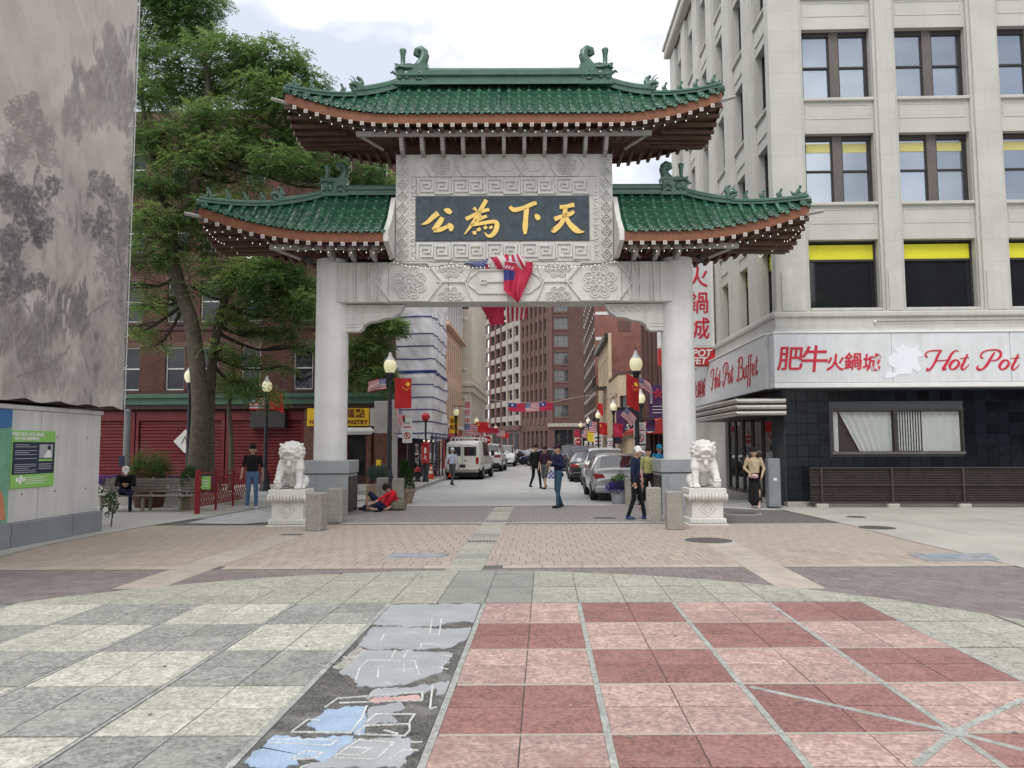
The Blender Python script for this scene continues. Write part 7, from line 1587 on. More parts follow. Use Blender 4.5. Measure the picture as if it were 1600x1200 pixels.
# the tangled flags on the lintel
fl = thing('gate_flag', 'stars and stripes flag twisted over the top of the lintel', 'flag', GO, GR, 'flags draped on the gate lintel')
def us_tw(u, v):
    if u < .5: t = u/.5; cx, cz_, hh = -.98+1.0*t, 6.34+.03*t, .02+.2*t
    else: t = (u-.5)/.5; cx, cz_, hh = .02+.5*t, 6.37+.06*t-.06*t*t, .2+.02*t
    w2 = v-.5; tw = max(0, u-.55)*1.2
    return (cx+w2*(.12-.5*tw), BF-.06-.035*math.sin(u*14+v*3)-.05*math.sin(v*3.1), cz_-.02+2*hh*w2*.9+.1*tw*w2-.02*math.sin(u*9))
part(fl, 'cloth', lambda m: m.grid(us_tw, 60, 26, lambda i, j: ('flag_blue' if (i*3+j*5) % 7 else 'flag_white') if i < 16 else ('flag_crimson' if ((i+j//3)//5) % 2 else 'flag_white')))
part(fl, 'cord', lambda m: m.tube([(-1.0, BF-.03, 6.36), (-1.3, BF-.03, 6.4)], .006, 'wire', 4))
f2 = thing('gate_flag', 'crimson flag with blue canton hanging down the front of the lintel', 'flag', GO, GR, 'flags draped on the gate lintel')
quadv = [GP(787, 412, BF-.1), GP(833, 411, BF-.1), GP(829, 430, BF-.1), GP(810, 478, BF-.1), GP(787, 462, BF-.1)]
def hang(u, v):                               # left edge, right edge per height
    zt_, zb_ = 6.36, 5.30; z = zt_+(zb_-zt_)*v
    xl = quadv[0][0]+.0*v+(.36*max(0, v-.72)/.28 if v > .72 else 0); xr_ = quadv[1][0]-.10*v-(.27*max(0, v-.25)/.75)
    return (xl+(xr_-xl)*u, BF-.10-.05*math.sin(u*9+v*2)-.03*math.sin(u*17-v*4)-.08*v, z-.03*math.sin(u*3))
part(f2, 'cloth', lambda m: m.grid(hang, 40, 40, lambda i, j: 'flag_blue' if i < 16 and 7 < j < 19-i*.2 else ('flag_white' if i < 14 and 3 < j < 7 and (i+j) % 4 < 2 else 'flag_crimson')))
part(f2, 'edge_tape', lambda m: m.tube([hang(i/8, 0) for i in range(9)], .012, 'flag_white', 5))
f3 = thing('gate_flag', 'crimson flag billowing below the lintel on the street side', 'flag', GO, GR, 'flags draped on the gate lintel')
c0 = [GP(746, 474, .45), GP(787, 474, .45), GP(788, 503, .45), GP(768, 509, .45)]
def bil(u, v):
    xl = c0[0][0]+(c0[3][0]-c0[0][0])*v**.8; xr_ = c0[1][0]+(c0[2][0]-c0[1][0])*v; z = 5.48+(c0[3][1]-5.48)*v+(.06*u*v)
    return (xl+(xr_-xl)*u, .45+.07*math.sin(u*7+v*2)+.03*math.sin(u*15), z)
part(f3, 'cloth', lambda m: m.grid(bil, 30, 20, 'flag_crimson')); part(f3, 'hoist_cord', lambda m: m.tube([bil(i/6, 0) for i in range(7)], .01, 'flag_white', 4))
f4 = thing('gate_flag', 'striped red and white flag hanging below the lintel on the street side', 'flag', GO, GR, 'flags draped on the gate lintel')
d0 = [GP(791, 474, .5), GP(826, 474, .5), GP(822, 497, .5), GP(793, 504, .5)]
def str_(u, v):
    xl = d0[0][0]+(d0[3][0]-d0[0][0])*v; xr_ = d0[1][0]+(d0[2][0]-d0[1][0])*v; return (xl+(xr_-xl)*u, .5+.06*math.sin(u*11+v), 5.48+(d0[3][1]-5.48)*v+.09*u*v)
part(f4, 'cloth', lambda m: m.grid(str_, 27, 14, lambda i, j: 'flag_crimson' if (i//3) % 2 == 0 else 'flag_white')); part(f4, 'hoist_cord', lambda m: m.tube([str_(i/6, 0) for i in range(7)], .01, 'flag_white', 4))
# purple pole banners
for (x, y, z), w_, h, lb in (((4.0, 29.4, 2.75), .55, 1.25, 'tall purple welcome banner with a red emblem on a lamp pole'), ((3.9, 29.6, 2.25), .34, .42, 'short purple banner below the tall welcome banner'), ((3.72, 39.9, 2.5), .45, 1.0, 'dark purple banner on the lamp across from the black shop sign')):
    bn = thing('pole_banner', lb, 'banner', (x, y, z), 0, 'purple pole banners'); part(bn, 'cloth', lambda m: m.grid(lambda u, v: (w_*u, .02*math.sin(v*5), h*v), 4, 8, 'purple')); part(bn, 'arm', lambda m: (m.tube([(-.25, 0, h), (w_, 0, h)], .015, 'black_paint', 6), m.tube([(-.25, 0, 0), (w_, 0, 0)], .015, 'black_paint', 6)))
    if h > 1.1:
        part(bn, 'emblem', lambda m: [m.prism([(w_*.6+.16*math.cos(R(a)), h*.74+.16*math.sin(R(a))), (w_*.6+.2*math.cos(R(a+36)), h*.74+.2*math.sin(R(a+36))), (w_*.6, h*.74)], 'xz', -.028, -.022, 'red_paint') for a in range(0, 360, 72)])
        text('lettering', 'WELCOME', bn, 'flag_white', .13, T(.07, -.03, h*.68, ry=math.pi/2), .003, off=.002)
        for i in range(3): part(bn, 'text_line', lambda m: m.box(.12, w_-.06, -.03, -.024, .18+i*.12, .21+i*.12, 'flag_white'))
# ---------------------------------------------------------------- bench, fence, signs, hydrant, cones, fire alarm
bn_ = thing('park_bench', 'long weathered slatted wooden bench by the concrete wall', 'bench', (-10.5, 20.3, 0)); mat('wood_grey', (.22, .20, .175), .85, .2, 5, .3, 40)
for i in range(5): part(bn_, 'seat_slat', lambda m: m.bbox(-1.35, 1.25, -.42+i*.09, -.42+i*.09+.075, .41, .44, 'wood_grey', .006))
for i in range(5): part(bn_, 'back_slat', lambda m: m.bbox(-1.35, 1.25, .04+i*.018, .065+i*.018, .5+i*.075, .5+i*.075+.062, 'wood_grey', .006))
for x in (-1.15, -.05, .95):
    part(bn_, 'leg', lambda m: (m.bbox(x-.035, x+.035, -.4, -.33, 0, .41, 'wood_grey', .008), m.bbox(x-.03, x+.03, .0, .07, 0, .5, 'wood_grey', .008), m.bbox(x-.03, x+.03, -.4, .05, .36, .41, 'wood_grey', .006), m.prism([(.05, .44), (.1, .44), (.17, .9), (.13, .9)], 'yz', x-.025, x+.025, 'wood_grey')))
fc = thing('red_lattice_fence', 'red painted metal fence with lattice panels beside the bench', 'fence', (-8.8, 19.3, 0), R(2)); Lf = 3.7
for i, y in enumerate((0, 1.2, 2.45, Lf)): part(fc, 'post', lambda m: m.bbox(-.055 if i == 0 else -.025, .055 if i == 0 else .025, y-.05 if i == 0 else y-.025, y+.05 if i == 0 else y+.025, 0, 1.12 if i == 0 else 1.05, 'fence_red', .006))
for z in (1.03, .92, .2): part(fc, 'rail', lambda m: m.tube([(0, .05, z), (0, Lf, z)], .02, 'fence_red', 6))
for i in range(22):
    y = .15+i*.165; part(fc, 'lattice_bar', lambda m: (m.tube([(0, y-.08, .2), (0, y+.08, .45), (0, y-.06, .68), (0, y+.08, .92)], .012, 'fence_red', 5), m.tube([(.01, y+.08, .2), (.01, y-.08, .45), (.01, y+.06, .68), (.01, y-.08, .92)], .012, 'fence_red', 5)))
part(fc, 'notice', lambda m: m.bbox(.0, .25, .18, .2, .62, .95, 'green_sign', .01)); 
for i in range(3): part(fc, 'text_line', lambda m: m.box(.04, .2, .172, .18, .7+i*.07, .72+i*.07, 'white_paint'))
def post_sign(label, x, y, plates, h, r=.03, name='traffic_sign', m='frame_grey'):
    root = thing(name, label, 'sign', (x, y, 0)); part(root, 'post', lambda q: q.tube([(0, 0, 0), (0, 0, h)], r, m, 8))
    for kind, z, w_, hh, dx in plates:
        part(root, 'plate', lambda q: q.bbox(dx-w_/2, dx+w_/2, -.05, -.04, z, z+hh, {'red': 'red_paint'}.get(kind, 'white_paint'), .003))
        if kind == 'nopark':
            part(root, 'prohibition_ring', lambda q: q.ribbon(arcpts(dx, z+hh*.3, w_*.32, 0, 350, 16), w_*.09, -.05, -.056, 'red_paint', True)); part(root, 'slash', lambda q: q.ribbon([(dx-w_*.22, z+hh*.3+w_*.22), (dx+w_*.22, z+hh*.3-w_*.22)], w_*.08, -.05, -.057, 'red_paint')); part(root, 'symbol', lambda q: q.ribbon([(dx-.04, z+hh*.3-.08), (dx-.04, z+hh*.3+.08), (dx+.05, z+hh*.3+.05), (dx-.04, z+hh*.3)], .03, -.05, -.054, 'black_paint'))
            part(root, 'red_strip', lambda q: q.box(dx-w_*.4, dx+w_*.4, -.054, -.05, z+hh*.62, z+hh*.68, 'red_paint'))
            for i in range(2): part(root, 'text_line', lambda q: q.box(dx-w_*.35, dx+w_*.3, -.054, -.05, z+hh*.78+i*.07, z+hh*.8+i*.07, 'black_paint'))
        elif kind == 'noturn':
            part(root, 'prohibition_ring', lambda q: q.ribbon(arcpts(dx, z+hh/2, w_*.38, 0, 350, 16), w_*.1, -.05, -.056, 'red_paint', True)); part(root, 'arrow', lambda q: (q.ribbon([(dx+.1, z+hh*.25), (dx+.1, z+hh*.55), (dx-.08, z+hh*.55)], .05, -.05, -.054, 'black_paint'), q.prism([(dx-.18, z+hh*.55), (dx-.06, z+hh*.66), (dx-.06, z+hh*.44)], 'xz', -.054, -.05, 'black_paint'))); part(root, 'slash', lambda q: q.ribbon([(dx-w_*.26, z+hh/2+w_*.26), (dx+w_*.26, z+hh/2-w_*.26)], w_*.08, -.05, -.057, 'red_paint'))
        elif kind == 'stop':
            part(root, 'disc', lambda q: q.prism(arcpts(dx, z+hh/2, w_*.44, 0, 345, 20), 'xz', -.056, -.05, 'red_paint')); part(root, 'bar', lambda q: q.box(dx-w_*.3, dx+w_*.3, -.06, -.056, z+hh*.44, z+hh*.56, 'white_paint'))
        elif kind == 'text':
            for i in range(3): part(root, 'text_line', lambda q: q.box(dx-w_*.35, dx+w_*.3, -.054, -.05, z+hh*.2+i*hh*.22, z+hh*.28+i*hh*.22, 'red_paint' if i == 1 else 'black_paint'))
    return root
post_sign('no parking sign with red ring on a post before the scaffold', -5.9, 33.0, (('nopark', 1.85, .42, 1.05, 0), ('red', 2.75, .7, .28, -.45)), 2.9)
post_sign('no left turn sign on a pole past the white cargo van', -5.25, 60.5, (('noturn', 2.05, .95, .95, 0), ('text', 1.3, .5, .7, 0)), 3.0)
post_sign('red do not enter disc on a pole far along the north pavement', -4.9, 66, (('stop', 1.8, .85, .85, 0), ('text', 1.2, .4, .5, 0)), 2.8)
post_sign('no stopping sign with red panel on the right lamp beside the gate', 3.18, 26.0, (('nopark', 1.75, .4, .72, .02), ('text', 1.28, .4, .42, .02)), 2.6)
post_sign('small white parking notice on a post by the silver cars', 3.62, 41, (('text', 1.6, .35, .5, -.1), ('text', 1.0, .45, .5, 0)), 2.3)
post_sign('white parking notice on a post by the beige corner building', 3.65, 52.5, (('text', 1.5, .6, 1.1, 0),), 2.8)
post_sign('white parking notice on a post by the fire escapes', 3.65, 64.5, (('text', 1.2, .6, .9, 0),), 2.4)
post_sign('red do not enter disc on a pole by the tall red brick building', 3.4, 77, (('stop', 1.7, .8, .8, 0),), 2.6)
gc = thing('signal_cabinet', 'grey metal signal box strapped behind the left lamp post', 'cabinet', (-5.35, 26.0, 0)); part(gc, 'panel', lambda m: m.bbox(-.45, .42, 0, .3, 2.15, 3.25, 'eave_concrete', .02)); part(gc, 'mast', lambda m: m.tube([(.2, .15, 0), (.2, .15, 3.3)], .14, 'eave_concrete', 12)); part(gc, 'button_box', lambda m: m.bbox(-.35, -.2, -.05, .1, .95, 1.25, 'yellow_sign', .02)); part(gc, 'button_arm', lambda m: m.box(-.25, .2, .05, .12, 1.05, 1.12, 'frame_grey'))
fa = thing('fire_alarm_post', 'red fire alarm pedestal with round red globe on a black pole', 'fire alarm', (-5.25, 33.9, .14))
part(fa, 'pedestal', lambda m: m.lathe([(.15, 0), (.15, .1), (.11, .15), (.1, .75), (.13, .8)], 'black_paint', 12)); part(fa, 'alarm_box', lambda m: m.bbox(-.17, .17, -.12, .12, .8, 1.65, 'red_paint', .04)); part(fa, 'gable', lambda m: m.prism([(-.2, 1.65), (.2, 1.65), (0, 1.8)], 'xz', -.14, .14, 'red_paint')); part(fa, 'plate', lambda m: m.box(-.04, .05, -.135, -.12, 1.25, 1.5, 'white_paint')); part(fa, 'mark', lambda m: m.ribbon([(-.07, 1.0), (.05, 1.12), (-.04, 1.15), (.07, .95)], .03, -.12, -.13, 'white_paint'))
part(fa, 'pole', lambda m: m.tube([(0, 0, 1.78), (0, 0, 2.7)], .045, 'black_paint', 8)); part(fa, 'globe', lambda m: m.ell((0, 0, 2.86), (.19, .19, .19), 'red_paint', 16)); part(fa, 'globe_collar', lambda m: m.lathe([(.05, 2.62), (.1, 2.68), (.09, 2.72)], 'black_paint', 10))
hy = thing('fire_hydrant', 'black fire hydrant with a red dome on the pavement', 'hydrant', (-5.65, 34.2, .14)); part(hy, 'barrel', lambda m: m.lathe([(.17, 0), (.17, .06), (.11, .1), (.11, .38), (.14, .4), (.14, .44)], 'black_paint', 14)); part(hy, 'dome', lambda m: m.lathe([(.14, .44), (.13, .55), (.08, .62), (.03, .64), (.03, .7)], 'red_paint', 14)); part(hy, 'outlet', lambda m: (m.tube([(-.2, 0, .3), (.2, 0, .3)], .05, 'black_paint', 8), m.tube([(0, 0, .3), (0, -.18, .3)], .07, 'black_paint', 10)))
mat('cone_orange', (.62, .07, .02), .6, .08, 4)
for (x, y), lb in (((-5.45, 36.9), 'orange traffic cone with white bands beside the hydrant'), ((-5.9, 41.5), 'orange traffic cone behind the scaffold poles'), ((-4.75, 39.2), 'orange traffic cone at the kerb by the white cargo van')):
    tcn = thing('traffic_cone', lb, 'cone', (x, y, .14), 0, 'orange traffic cones'); part(tcn, 'base', lambda m: m.bbox(-.18, .18, -.18, .18, 0, .04, 'cone_orange', .01)); part(tcn, 'body', lambda m: m.lathe([(.14, .04), (.035, .7), (.02, .71)], 'cone_orange', 14)); part(tcn, 'band', lambda m: (m.lathe([(.109, .26), (.088, .4)], 'white_paint', 14), m.lathe([(.075, .48), (.06, .58)], 'white_paint', 14)))
# shop signs hanging on the north side
y1 = thing('yellow_shop_sign', 'small yellow hanging shop sign with dark characters on the tan front', 'sign', (-6.3, 53.5, 2.6)); part(y1, 'panel', lambda m: m.bbox(-.3, .3, -.05, .05, 0, 1.2, 'yellow_sign', .02)); text('sign_character', '酒家', y1, 'letter_maroon', .36, T(0, -.06, .85), .006, off=.004, sx=.8); text('sign_character', '飯店', y1, 'letter_maroon', .36, T(0, -.06, .4), .006, off=.004, sx=.8); part(y1, 'bracket', lambda m: m.box(-.8, -.3, -.02, .02, 1.0, 1.05, 'frame_dark'))
y2 = thing('vertical_white_sign', 'narrow white vertical shop sign with red Chinese characters', 'sign', (-6.0, 60.0, 2.6)); part(y2, 'panel', lambda m: m.bbox(-.24, .24, -.06, .06, 0, 2.7, 'white_sign', .02)); part(y2, 'bracket', lambda m: m.box(-1.1, -.24, -.02, .02, 2.2, 2.26, 'frame_dark'))
for i, ch in enumerate('振興中華'): text('sign_character', ch, y2, 'red_letter', .55, T(0, -.065, 2.3-i*.63), .008, off=.008, sx=.85)
# ---------------------------------------------------------------- vehicles
mat('car_white', (.66, .66, .62), .3, .04, 2, coat=.5, stain=.15, sscale=2, scol=(.45, .43, .38)); mat('car_white2', (.72, .73, .74), .25, .03, 2, coat=.6); mat('car_silver', (.40, .40, .40), .3, .03, 2, metal=.6, coat=.5); mat('car_black', (.010, .011, .014), .2, .05, 2, coat=.8); mat('car_red', (.30, .02, .025), .25, .05, 2, coat=.6); mat('car_grey', (.10, .105, .115), .25, .05, 2, metal=.4, coat=.6); mat('car_navy', (.02, .025, .05), .25, .05, 2, coat=.6)
mat('car_glass', (.02, .024, .028), .04, .1, 1, spec=.9, coat=.5); mat('tyre', (.018, .018, .018), .85, .1, 5); mat('alloy', (.42, .42, .43), .35, .05, 5, metal=.8); mat('light_red', (.30, .008, .012), .2, .1, 5, coat=.6); mat('light_white', (.65, .66, .68), .15, .05, 5, coat=.6); mat('plastic_black', (.022, .022, .024), .6, .1, 5); mat('plate_white', (.62, .64, .66), .5, .03)
ST = {'hatch': ([(-2.15, .36, .60, .68, .76, .68), (-2.10, .24, .84, .93, .84, .74), (-1.98, .2, .95, 1.02, .87, .74), (-1.45, .2, .97, 1.38, .88, .62), (-.95, .2, .96, 1.45, .88, .62), (.1, .2, .95, 1.45, .88, .62), (.6, .2, .94, 1.41, .88, .62), (1.25, .2, .92, .98, .87, .72), (1.95, .22, .80, .86, .84, .68), (2.15, .32, .58, .64, .72, .58)], (2, 6), (3, 4, 5), .62, 1.35),
      'sedan': ([(-2.4, .36, .62, .72, .78, .68), (-2.34, .25, .88, .98, .86, .74), (-1.75, .2, .95, 1.04, .9, .74), (-1.05, .2, .96, 1.38, .91, .6), (-.5, .2, .95, 1.45, .91, .6), (.2, .2, .94, 1.45, .91, .6), (.65, .2, .93, 1.40, .91, .6), (1.35, .2, .92, .98, .9, .72), (2.2, .22, .78, .84, .86, .68), (2.4, .32, .56, .62, .74, .58)], (2, 6), (3, 4, 5), .64, 1.45),
      'suv': ([(-2.3, .42, .70, .82, .82, .74), (-2.25, .3, 1.02, 1.1, .9, .8), (-2.15, .28, 1.08, 1.2, .93, .78), (-1.8, .28, 1.1, 1.62, .94, .68), (-1.2, .28, 1.08, 1.70, .94, .68), (.1, .28, 1.06, 1.70, .94, .68), (.6, .28, 1.05, 1.64, .94, .68), (1.3, .28, 1.03, 1.1, .93, .76), (2.1, .3, .92, .98, .9, .72), (2.3, .4, .66, .72, .8, .62)], (2, 6), (3, 4, 5), .70, 1.4),
      'van': ([(-2.72, .5, 1.1, 1.88, .90, .80), (-2.66, .42, 1.2, 2.0, .97, .84), (-2.5, .4, 1.25, 2.06, .99, .84), (-1.3, .4, 1.25, 2.10, 1.0, .85), (.2, .4, 1.25, 2.08, 1.0, .85), (1.0, .4, 1.22, 2.02, 1.0, .82), (1.75, .4, 1.16, 1.24, .98, .8), (2.5, .42, 1.0, 1.08, .94, .76), (2.72, .5, .75, .82, .84, .68)], (5,), (3, 4), .74, 1.75)}
def car(kind, paint, label, loc, rz_, rack=False, scale=1.0, group='cars and vans in the street', hub='alloy'):
    st, screens, sides, rw, axle = ST[kind]; root = thing('van' if kind == 'van' else 'car', label, 'van' if kind == 'van' else 'car', loc, rz_, group); root.scale = (scale,)*3
    body = MB(); gl = MB(); secs = []
    for y, zb, zl, zt, wb, wr2 in st:
        half = [(wb*.86, zb), (wb*.98, zb+.12), (wb, (zb+zl)/2), (wb*.985, zl-.06), (wb*.94, zl), (wr2+.02, zt-.07), (wr2*.86, zt-.015), (wr2*.4, zt+.01), (0, zt+.015)]
        secs.append([(x, y, z) for x, z in half]+[(-x, y, z) for x, z in half[::-1][1:]])
    n = len(secs[0])
    for i in range(len(secs)-1):
        for k in range(n-1):
            kk = min(k, n-2-k); tgt, m = body, paint
            if kk == 4 and i in sides: tgt, m = gl, 'car_glass'
            if kk >= 5 and i in screens: tgt, m = gl, 'car_glass'
            if kk == 4 and i in screens: tgt, m = body, paint
            if kk == 0: m = 'plastic_black'
            tgt.add([secs[i][k], secs[i][k+1], secs[i+1][k+1], secs[i+1][k]], [(0, 1, 2, 3)], m, True)
    body.add(secs[0], [tuple(range(n))], paint); body.add(secs[-1], [tuple(range(n))[::-1]], paint)
    y0, y1_ = st[0][0], st[-1][0]; W_ = max(s_[4] for s_ in st)
    body.box(-W_*.8, W_*.8, y0+.2, y1_-.2, .16, .42, 'plastic_black'); bo = body.build('body', root)
    bm2 = bmesh.new(); bm2.from_mesh(bo.data); bmesh.ops.remove_doubles(bm2, verts=bm2.verts, dist=.0005); bmesh.ops.recalc_face_normals(bm2, faces=bm2.faces); bm2.to_mesh(bo.data); bm2.free()
    go = gl.build('windows', root)
    for y in (-.35*1.0, .35) if kind != 'van' else ():
        part(root, 'door_pillar', lambda m: [m.add([(s_*(W_*.945), y-.03, st[4][2]), (s_*(W_*.945), y+.03, st[4][2]), (s_*(st[4][5]+.03), y+.03, st[4][3]-.07), (s_*(st[4][5]+.03), y-.03, st[4][3]-.07)], [(0, 1, 2, 3)], 'plastic_black') for s_ in (-1, 1)])
    for s_ in (-1, 1):
        for y in (-axle, axle):
            wh = part(root, 'wheel', lambda m: (setattr(m, 'M', T(s_*(W_-.1), y, rw/2, ry=math.pi/2)), m.lathe([(rw*.3, -.11), (rw*.47, -.11), (rw*.5, -.07), (rw*.5, .07), (rw*.47, .11), (rw*.3, .11)], 'tyre', 20)))
            part(wh, 'rim', lambda m: (setattr(m, 'M', T(s_*(W_-.1), y, rw/2, ry=math.pi/2)), m.lathe([(.03, s_*.118), (rw*.1, s_*.12), (rw*.32, s_*.1)][:: 1], hub, 14)))
        tz = .72 if kind in ('hatch', 'sedan') else (.9 if kind == 'suv' else 1.0)
        if kind == 'van': part(root, 'tail_light', lambda m: m.bbox(s_*.8-.08, s_*.8+.08, y0-.03, y0+.06, .85, 1.2, 'light_red', .02))
        else: part(root, 'tail_light', lambda m: m.prism([(s_*.48, tz), (s_*(W_-.06), tz-.02), (s_*(W_-.03), tz+.14), (s_*.55, tz+.11)], 'xz', y0-.02, y0+.22, 'light_red'))
        part(root, 'headlight', lambda m: m.bbox(min(s_*.42, s_*.74), max(s_*.42, s_*.74), y1_-.12, y1_+.015, .6 if kind != 'van' else .85, .75 if kind != 'van' else 1.05, 'light_white', .03))
        part(root, 'mirror', lambda m: m.bbox(min(s_*(W_+.0), s_*(W_+.2)), max(s_*(W_+.0), s_*(W_+.2)), .75 if kind != 'van' else 1.1, .9 if kind != 'van' else 1.25, st[4][2]-.02, st[4][2]+.16 if kind != 'van' else st[4][2]+.3, paint if kind != 'van' else 'plastic_black', .03))
    pz = .78 if kind in ('hatch', 'sedan') else (.95 if kind == 'suv' else .78)
    part(root, 'license_plate', lambda m: m.bbox(-.16, .16, y0-.03, y0+.0, pz-.12, pz+.04, 'plate_white' if kind != 'van' else 'plastic_black', .004))
    part(root, 'rear_bumper', lambda m: m.bbox(-W_*.9, W_*.9, y0-.06, y0+.25, st[0][1]-.1, st[0][1]+.12, paint if kind in ('hatch', 'sedan') else 'plastic_black' if kind == 'suv' else 'steel_brushed', .05)); part(root, 'front_bumper', lambda m: m.bbox(-W_*.86, W_*.86, y1_-.25, y1_+.05, st[-1][1]-.08, st[-1][1]+.1, paint, .05)); part(root, 'grille', lambda m: m.bbox(-.4, .4, y1_-.02, y1_+.03, .46, .6, 'plastic_black', .01))
    if kind == 'van':
        for s_ in (-1, 1): part(root, 'rear_window', lambda m: m.bbox(s_*.42-.33, s_*.42+.33, y0-.022, y0+.01, 1.28, 1.76, 'car_glass', .01))
        part(root, 'door_seam', lambda m: (m.box(-.008, .008, y0-.012, y0, .6, 1.86, 'plastic_black'), m.box(-.85, .85, y0-.01, y0, .58, .595, 'plastic_black'))); part(root, 'door_handle', lambda m: m.box(.1, .22, y0-.03, y0, 1.0, 1.04, 'plastic_black'))
    elif kind == 'hatch': part(root, 'emblem', lambda m: m.ribbon(arcpts(0, .9, .05, 0, 330, 12), .014, y0-.0, y0+.02, 'alloy')); part(root, 'wiper', lambda m: m.tube([(0, st[2][0]-.02, 1.04), (.3, st[2][0]+.02, 1.08)], .01, 'plastic_black', 5))
    if rack:
        for y in (-1.8, -.5, .6): part(root, 'roof_rack', lambda m: (m.box(-.85, .85, y-.03, y+.03, 2.22, 2.26, 'white_paint'), m.box(-.82, -.76, y-.02, y+.02, 2.0, 2.22, 'white_paint'), m.box(.76, .82, y-.02, y+.02, 2.0, 2.22, 'white_paint')))
        part(root, 'ladder', lambda m: (m.tube([(-.6, -2.4, 2.3), (-.6, 1.2, 2.3)], .03, 'steel', 6), m.tube([(-.2, -2.4, 2.3), (-.2, 1.2, 2.3)], .03, 'steel', 6)))
    return root
car('hatch', 'car_silver', 'silver hatchback parked rear towards the gate beside the flower planter', (2.3, 25.9, 0), R(1))
car('suv', 'car_white2', 'pale crossover parked just ahead of the silver hatchback', (2.45, 32.2, 0), R(-1), scale=.95)
car('sedan', 'car_black', 'black sedan parked two cars ahead of the silver hatchback', (2.1, 38.5, 0), 0)
car('suv', 'car_grey', 'dark grey sport utility car parked in the line on the south kerb', (2.25, 45.0, 0), 0)
car('suv', 'car_navy', 'dark blue sport utility car driving away down the street', (1.95, 54, 0), 0, scale=1.05)
car('sedan', 'car_white2', 'pale sedan at the far end facing the gate', (.6, 74, 0), math.pi)
car('van', 'car_white', 'weathered white cargo van with roof rack parked at the scaffold', (-3.98, 41.6, 0), R(-4), True, .95)
car('suv', 'car_white2', 'white sport utility car parked ahead of the cargo van', (-3.8, 53.5, 0), R(-2), scale=1.1)
car('suv', 'car_white2', 'white pickup like car facing the gate near the junction', (-3.4, 66, 0), math.pi, scale=1.05)
car('sedan', 'car_black', 'black sedan turning broadside across the street', (-2.55, 72, 0), R(48), scale=.95)
car('sedan', 'car_red', 'red and white sedan queued behind the turning black sedan', (-.9, 76, 0), R(20))
car('sedan', 'car_navy', 'dark sedan waiting past the turning black sedan', (.4, 66, 0), R(70))
# ---------------------------------------------------------------- people
for n_, c in (('skin', (.42, .26, .19)), ('hair_dark', (.018, .014, .012)), ('hair_grey', (.25, .24, .23)), ('cloth_black', (.012, .012, .014)), ('denim', (.09, .16, .27)), ('denim_teal', (.035, .075, .115)), ('cloth_navy', (.014, .018, .05)), ('cloth_red', (.48, .015, .025)), ('cloth_pale', (.45, .48, .58)), ('trouser_grey', (.07, .075, .075)), ('cloth_olive', (.34, .33, .13)), ('cloth_beige', (.50, .40, .26)), ('shoe_white', (.6, .6, .6)), ('shoe_black', (.015, .015, .017)), ('cap_white', (.68, .67, .64)), ('cloth_blue', (.03, .28, .50)), ('bag_pink', (.62, .42, .40)), ('bag_olive', (.15, .14, .10)), ('shoe_blue', (.06, .09, .22)), ('cap_dark', (.03, .015, .03))): mat(n_, c, .85, .2, 14, 1.0 if n_ not in ('skin',) else .1, 16, spec=.2)
BASE = dict(pel=(0, 0, .95), che=(0, 0, 1.28), nek=(0, .01, 1.46), hed=(0, -.02, 1.60), shl=(.18, 0, 1.40), shr=(-.18, 0, 1.40), ell_=(.24, .03, 1.12), elr=(-.24, .03, 1.12), wrl=(.25, -.06, .88), wrr=(-.25, -.06, .88), hpl=(.09, 0, .93), hpr=(-.09, 0, .93), knl=(.10, -.02, .50), knr=(-.10, -.02, .50), anl=(.10, .03, .09), anr=(-.10, .03, .09))
